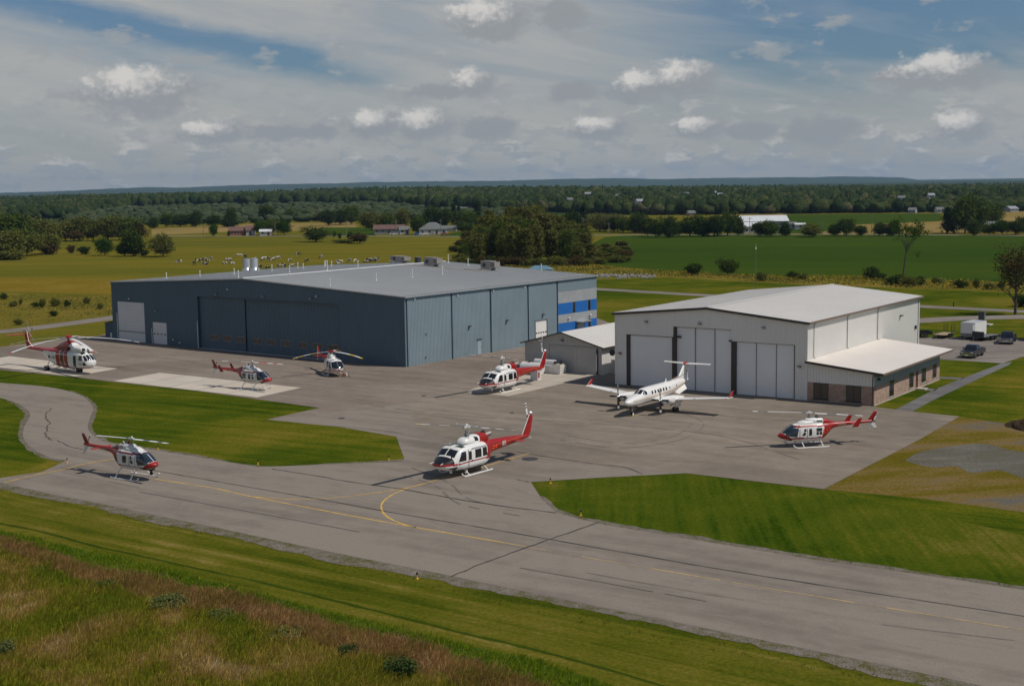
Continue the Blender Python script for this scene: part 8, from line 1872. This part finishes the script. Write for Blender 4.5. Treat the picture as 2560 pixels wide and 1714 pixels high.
def blades(name, poly, dens, h0, h1, w, m, seed, lean=.35, tuft=7):
    r = np.random.default_rng(seed); A = np.array(poly); lo = A.min(0); hi = A.max(0); n = int((hi - lo).prod() * dens / tuft)
    C = r.uniform(lo, hi, (n, 2)); C = C[inpoly(C, poly)]; n = len(C)
    hs_ = h0 + (h1 - h0) * np.clip(.5 + .35 * np.sin(C[:, 0] * .7 + 1.3 * np.sin(C[:, 1] * .5)) + r.normal(size=n) * .2, 0, 1)
    P = np.repeat(C, tuft, 0) + r.normal(size=(n * tuft, 2)) * .14; H = np.repeat(hs_, tuft) * r.uniform(.7, 1.15, n * tuft); N_ = len(P)
    a = r.uniform(0, 6.283, N_); dx, dy = np.cos(a), np.sin(a); wa = w * r.uniform(.6, 1.4, N_)
    wind = np.array([.22, -.08]); b = r.normal(size=(N_, 2)) * lean * .6 + wind; L = b * H[:, None]
    z0 = np.zeros(N_)
    v0 = np.stack([P[:, 0] - dx * wa / 2, P[:, 1] - dy * wa / 2, z0], 1); v1 = np.stack([P[:, 0] + dx * wa / 2, P[:, 1] + dy * wa / 2, z0], 1)
    mx_ = P + L * .35; v2 = np.stack([mx_[:, 0] + dx * wa * .45, mx_[:, 1] + dy * wa * .45, H * .55], 1); v3 = np.stack([mx_[:, 0] - dx * wa * .45, mx_[:, 1] - dy * wa * .45, H * .55], 1)
    tp = P + L; v4 = np.stack([tp[:, 0] + dx * wa * .25, tp[:, 1] + dy * wa * .25, H * .95], 1); v5 = np.stack([tp[:, 0] - dx * wa * .25, tp[:, 1] - dy * wa * .25, H], 1)
    V = np.stack([v0, v1, v2, v3, v4, v5], 1).reshape(-1, 3); i = np.arange(N_)[:, None] * 6
    F = np.concatenate([i + np.array([0, 1, 2, 3]), i + np.array([3, 2, 4, 5])], 0)
    o = bpy.data.objects.new(name, np_mesh(name, V, F, m)); col.objects.link(o); o['kind'] = 'stuff'; print(name, N_); return o
edge = [(-60, 1338), (0, 1350), (222, 1418), (416, 1462), (638, 1506), (888, 1578), (1110, 1634), (1300, 1702), (1420, 1760)]
up = [(-60, 1318), (0, 1328), (222, 1378), (500, 1446), (833, 1532), (1110, 1600), (1300, 1642), (1480, 1696), (1640, 1760)]
ribbon('mower_rut', [(-60, 1296), (0, 1308), (111, 1330), (222, 1361), (333, 1385), (500, 1422), (666, 1458), (833, 1500), (999, 1541), (1166, 1584), (1300, 1614), (1500, 1667), (1700, 1727)], 0.30, Z(2) + .004, RUT, 0.03, seed=11)
sheet('meadow', edge + [(1440, 1850), (-60, 1850)], Z(2), MEAD)
sheet('ditch', edge[::-1] + up, Z(2) + .003, DITCH)
edge2 = [(x - 20, y + 34 + .03 * x) for x, y in edge]
blades('tall_meadow_grass', wpoly(edge2 + [(1400, 1800), (-60, 1800)]), 150, .35, .75, .030, grass_mat('meadow_blades', [(0, (.16, .24, .016)), (.30, (.27, .30, .022)), (.5, (.38, .32, .040)), (.66, (.52, .34, .10)), (.84, (.62, .46, .20)), (1, (.85, .70, .44))], .17), 1)
blades('red_brown_grass', wpoly(edge[::-1] + edge2), 170, .35, .7, .030, grass_mat('red_brown_blades', [(0, (.24, .22, .035)), (.35, (.36, .24, .07)), (.7, (.50, .29, .12)), (1, (.62, .44, .24))], .3), 2)
blades('ditch_grass', wpoly(edge + up[::-1]), 150, .14, .38, .034, grass_mat('ditch_blades', [(0, (.12, .20, .010)), (.4, (.19, .27, .014)), (.75, (.27, .32, .02)), (1, (.38, .36, .06))], .4), 3, lean=.5)
# tufts along the edges of the pavement
for q, sd2 in ((([(0, 1222), (128, 1250), (299, 1284), (512, 1330), (833, 1400), (1110, 1458), (1510, 1546), (2093, 1664), (2300, 1706), (2240, 1720), (1500, 1570), (833, 1415), (299, 1296), (0, 1232)]), 4), ([(1011, 1150), (811, 1160), (640, 1166), (512, 1142), (405, 1126), (300, 1106), (300, 1101), (512, 1137), (640, 1161), (811, 1155), (1000, 1146)], 5), ([(1395, 1282), (1504, 1310), (1760, 1350), (2037, 1397), (2560, 1470), (2560, 1462), (2037, 1388), (1760, 1342), (1504, 1300), (1400, 1272)], 6)):
    blades('verge_grass', wpoly(q), 14, .05, .16, .03, grass_mat('verge_blades_%d' % sd2, [(0, (.08, .11, .018)), (.6, (.14, .15, .03)), (1, (.26, .21, .08))], .5), sd2, lean=.8)
# weedy strips with yellow flowers
def weeds(name, poly, n, m, size, h, seed):
    r = np.random.default_rng(seed); A = np.array(poly); P = r.uniform(A.min(0), A.max(0), (n * 6, 2)); P = P[inpoly(P, poly)][:n]
    k = np.sin(P[:, 0] * .13 + 2 * np.sin(P[:, 1] * .09)) * .5 + .5; k2 = np.sin(P[:, 0] * .31 + 1.7 * np.sin(P[:, 1] * .23 + P[:, 0] * .05)) * .5 + .5; P = P[r.random(len(P)) < (.08 + .92 * k * k2) * 1.2]
    C = np.concatenate([P, (r.uniform(.15, 1, len(P)) * h)[:, None]], 1); V, F = leaf_quads(C, size, r)
    o = bpy.data.objects.new(name, np_mesh(name, V, F, m)); col.objects.link(o); o['kind'] = 'stuff'; return o
GR = wpoly([(1250, 658), (1499, 666), (1648, 679), (1900, 692), (2159, 692), (2457, 706), (2700, 716), (2700, 738), (2560, 730), (2080, 714), (1880, 704), (1640, 690), (1491, 688), (1250, 680)])
weeds('goldenrod', GR, 9000, leaf_mat('goldenrod_flower', (.34, .24, .02), (.44, .32, .03), (.18, .17, .03)), .16, .8, 1)
weeds('tall_weeds', GR, 16000, leaf_mat('weed_green', (.09, .11, .022), (.16, .165, .045), (.22, .15, .06)), .17, .6, 2)
GL = wpoly([(-40, 826), (0, 820), (283, 788), (283, 742), (0, 740), (-40, 745)])
weeds('goldenrod', GL, 1300, leaf_mat('goldenrod_flower2', (.34, .23, .02), (.42, .30, .03), (.20, .18, .03)), .11, .5, 3)
weeds('tall_weeds', GL, 6000, leaf_mat('weed_green2', (.11, .12, .028), (.20, .18, .055), (.26, .21, .10)), .12, .4, 4)
# ------------------------------------------------------------------ haze: one closed box of even air
HAZE_D = 4.3e-5
m = bpy.data.materials.new('haze_air'); m.use_nodes = True; N = NT(m.node_tree); N.n.clear()
out = N.new('ShaderNodeOutputMaterial'); pv = N.new('ShaderNodeVolumePrincipled')
pv.inputs['Color'].default_value = (0.45, 0.70, 1.0, 1); pv.inputs['Density'].default_value = HAZE_D; pv.inputs['Anisotropy'].default_value = 0.2
N.l.new(pv.outputs[0], out.inputs['Volume'])
MB().box(-17000, 17000, -200, 17000, -1.0, 190).build('haze', m)['kind'] = 'stuff'
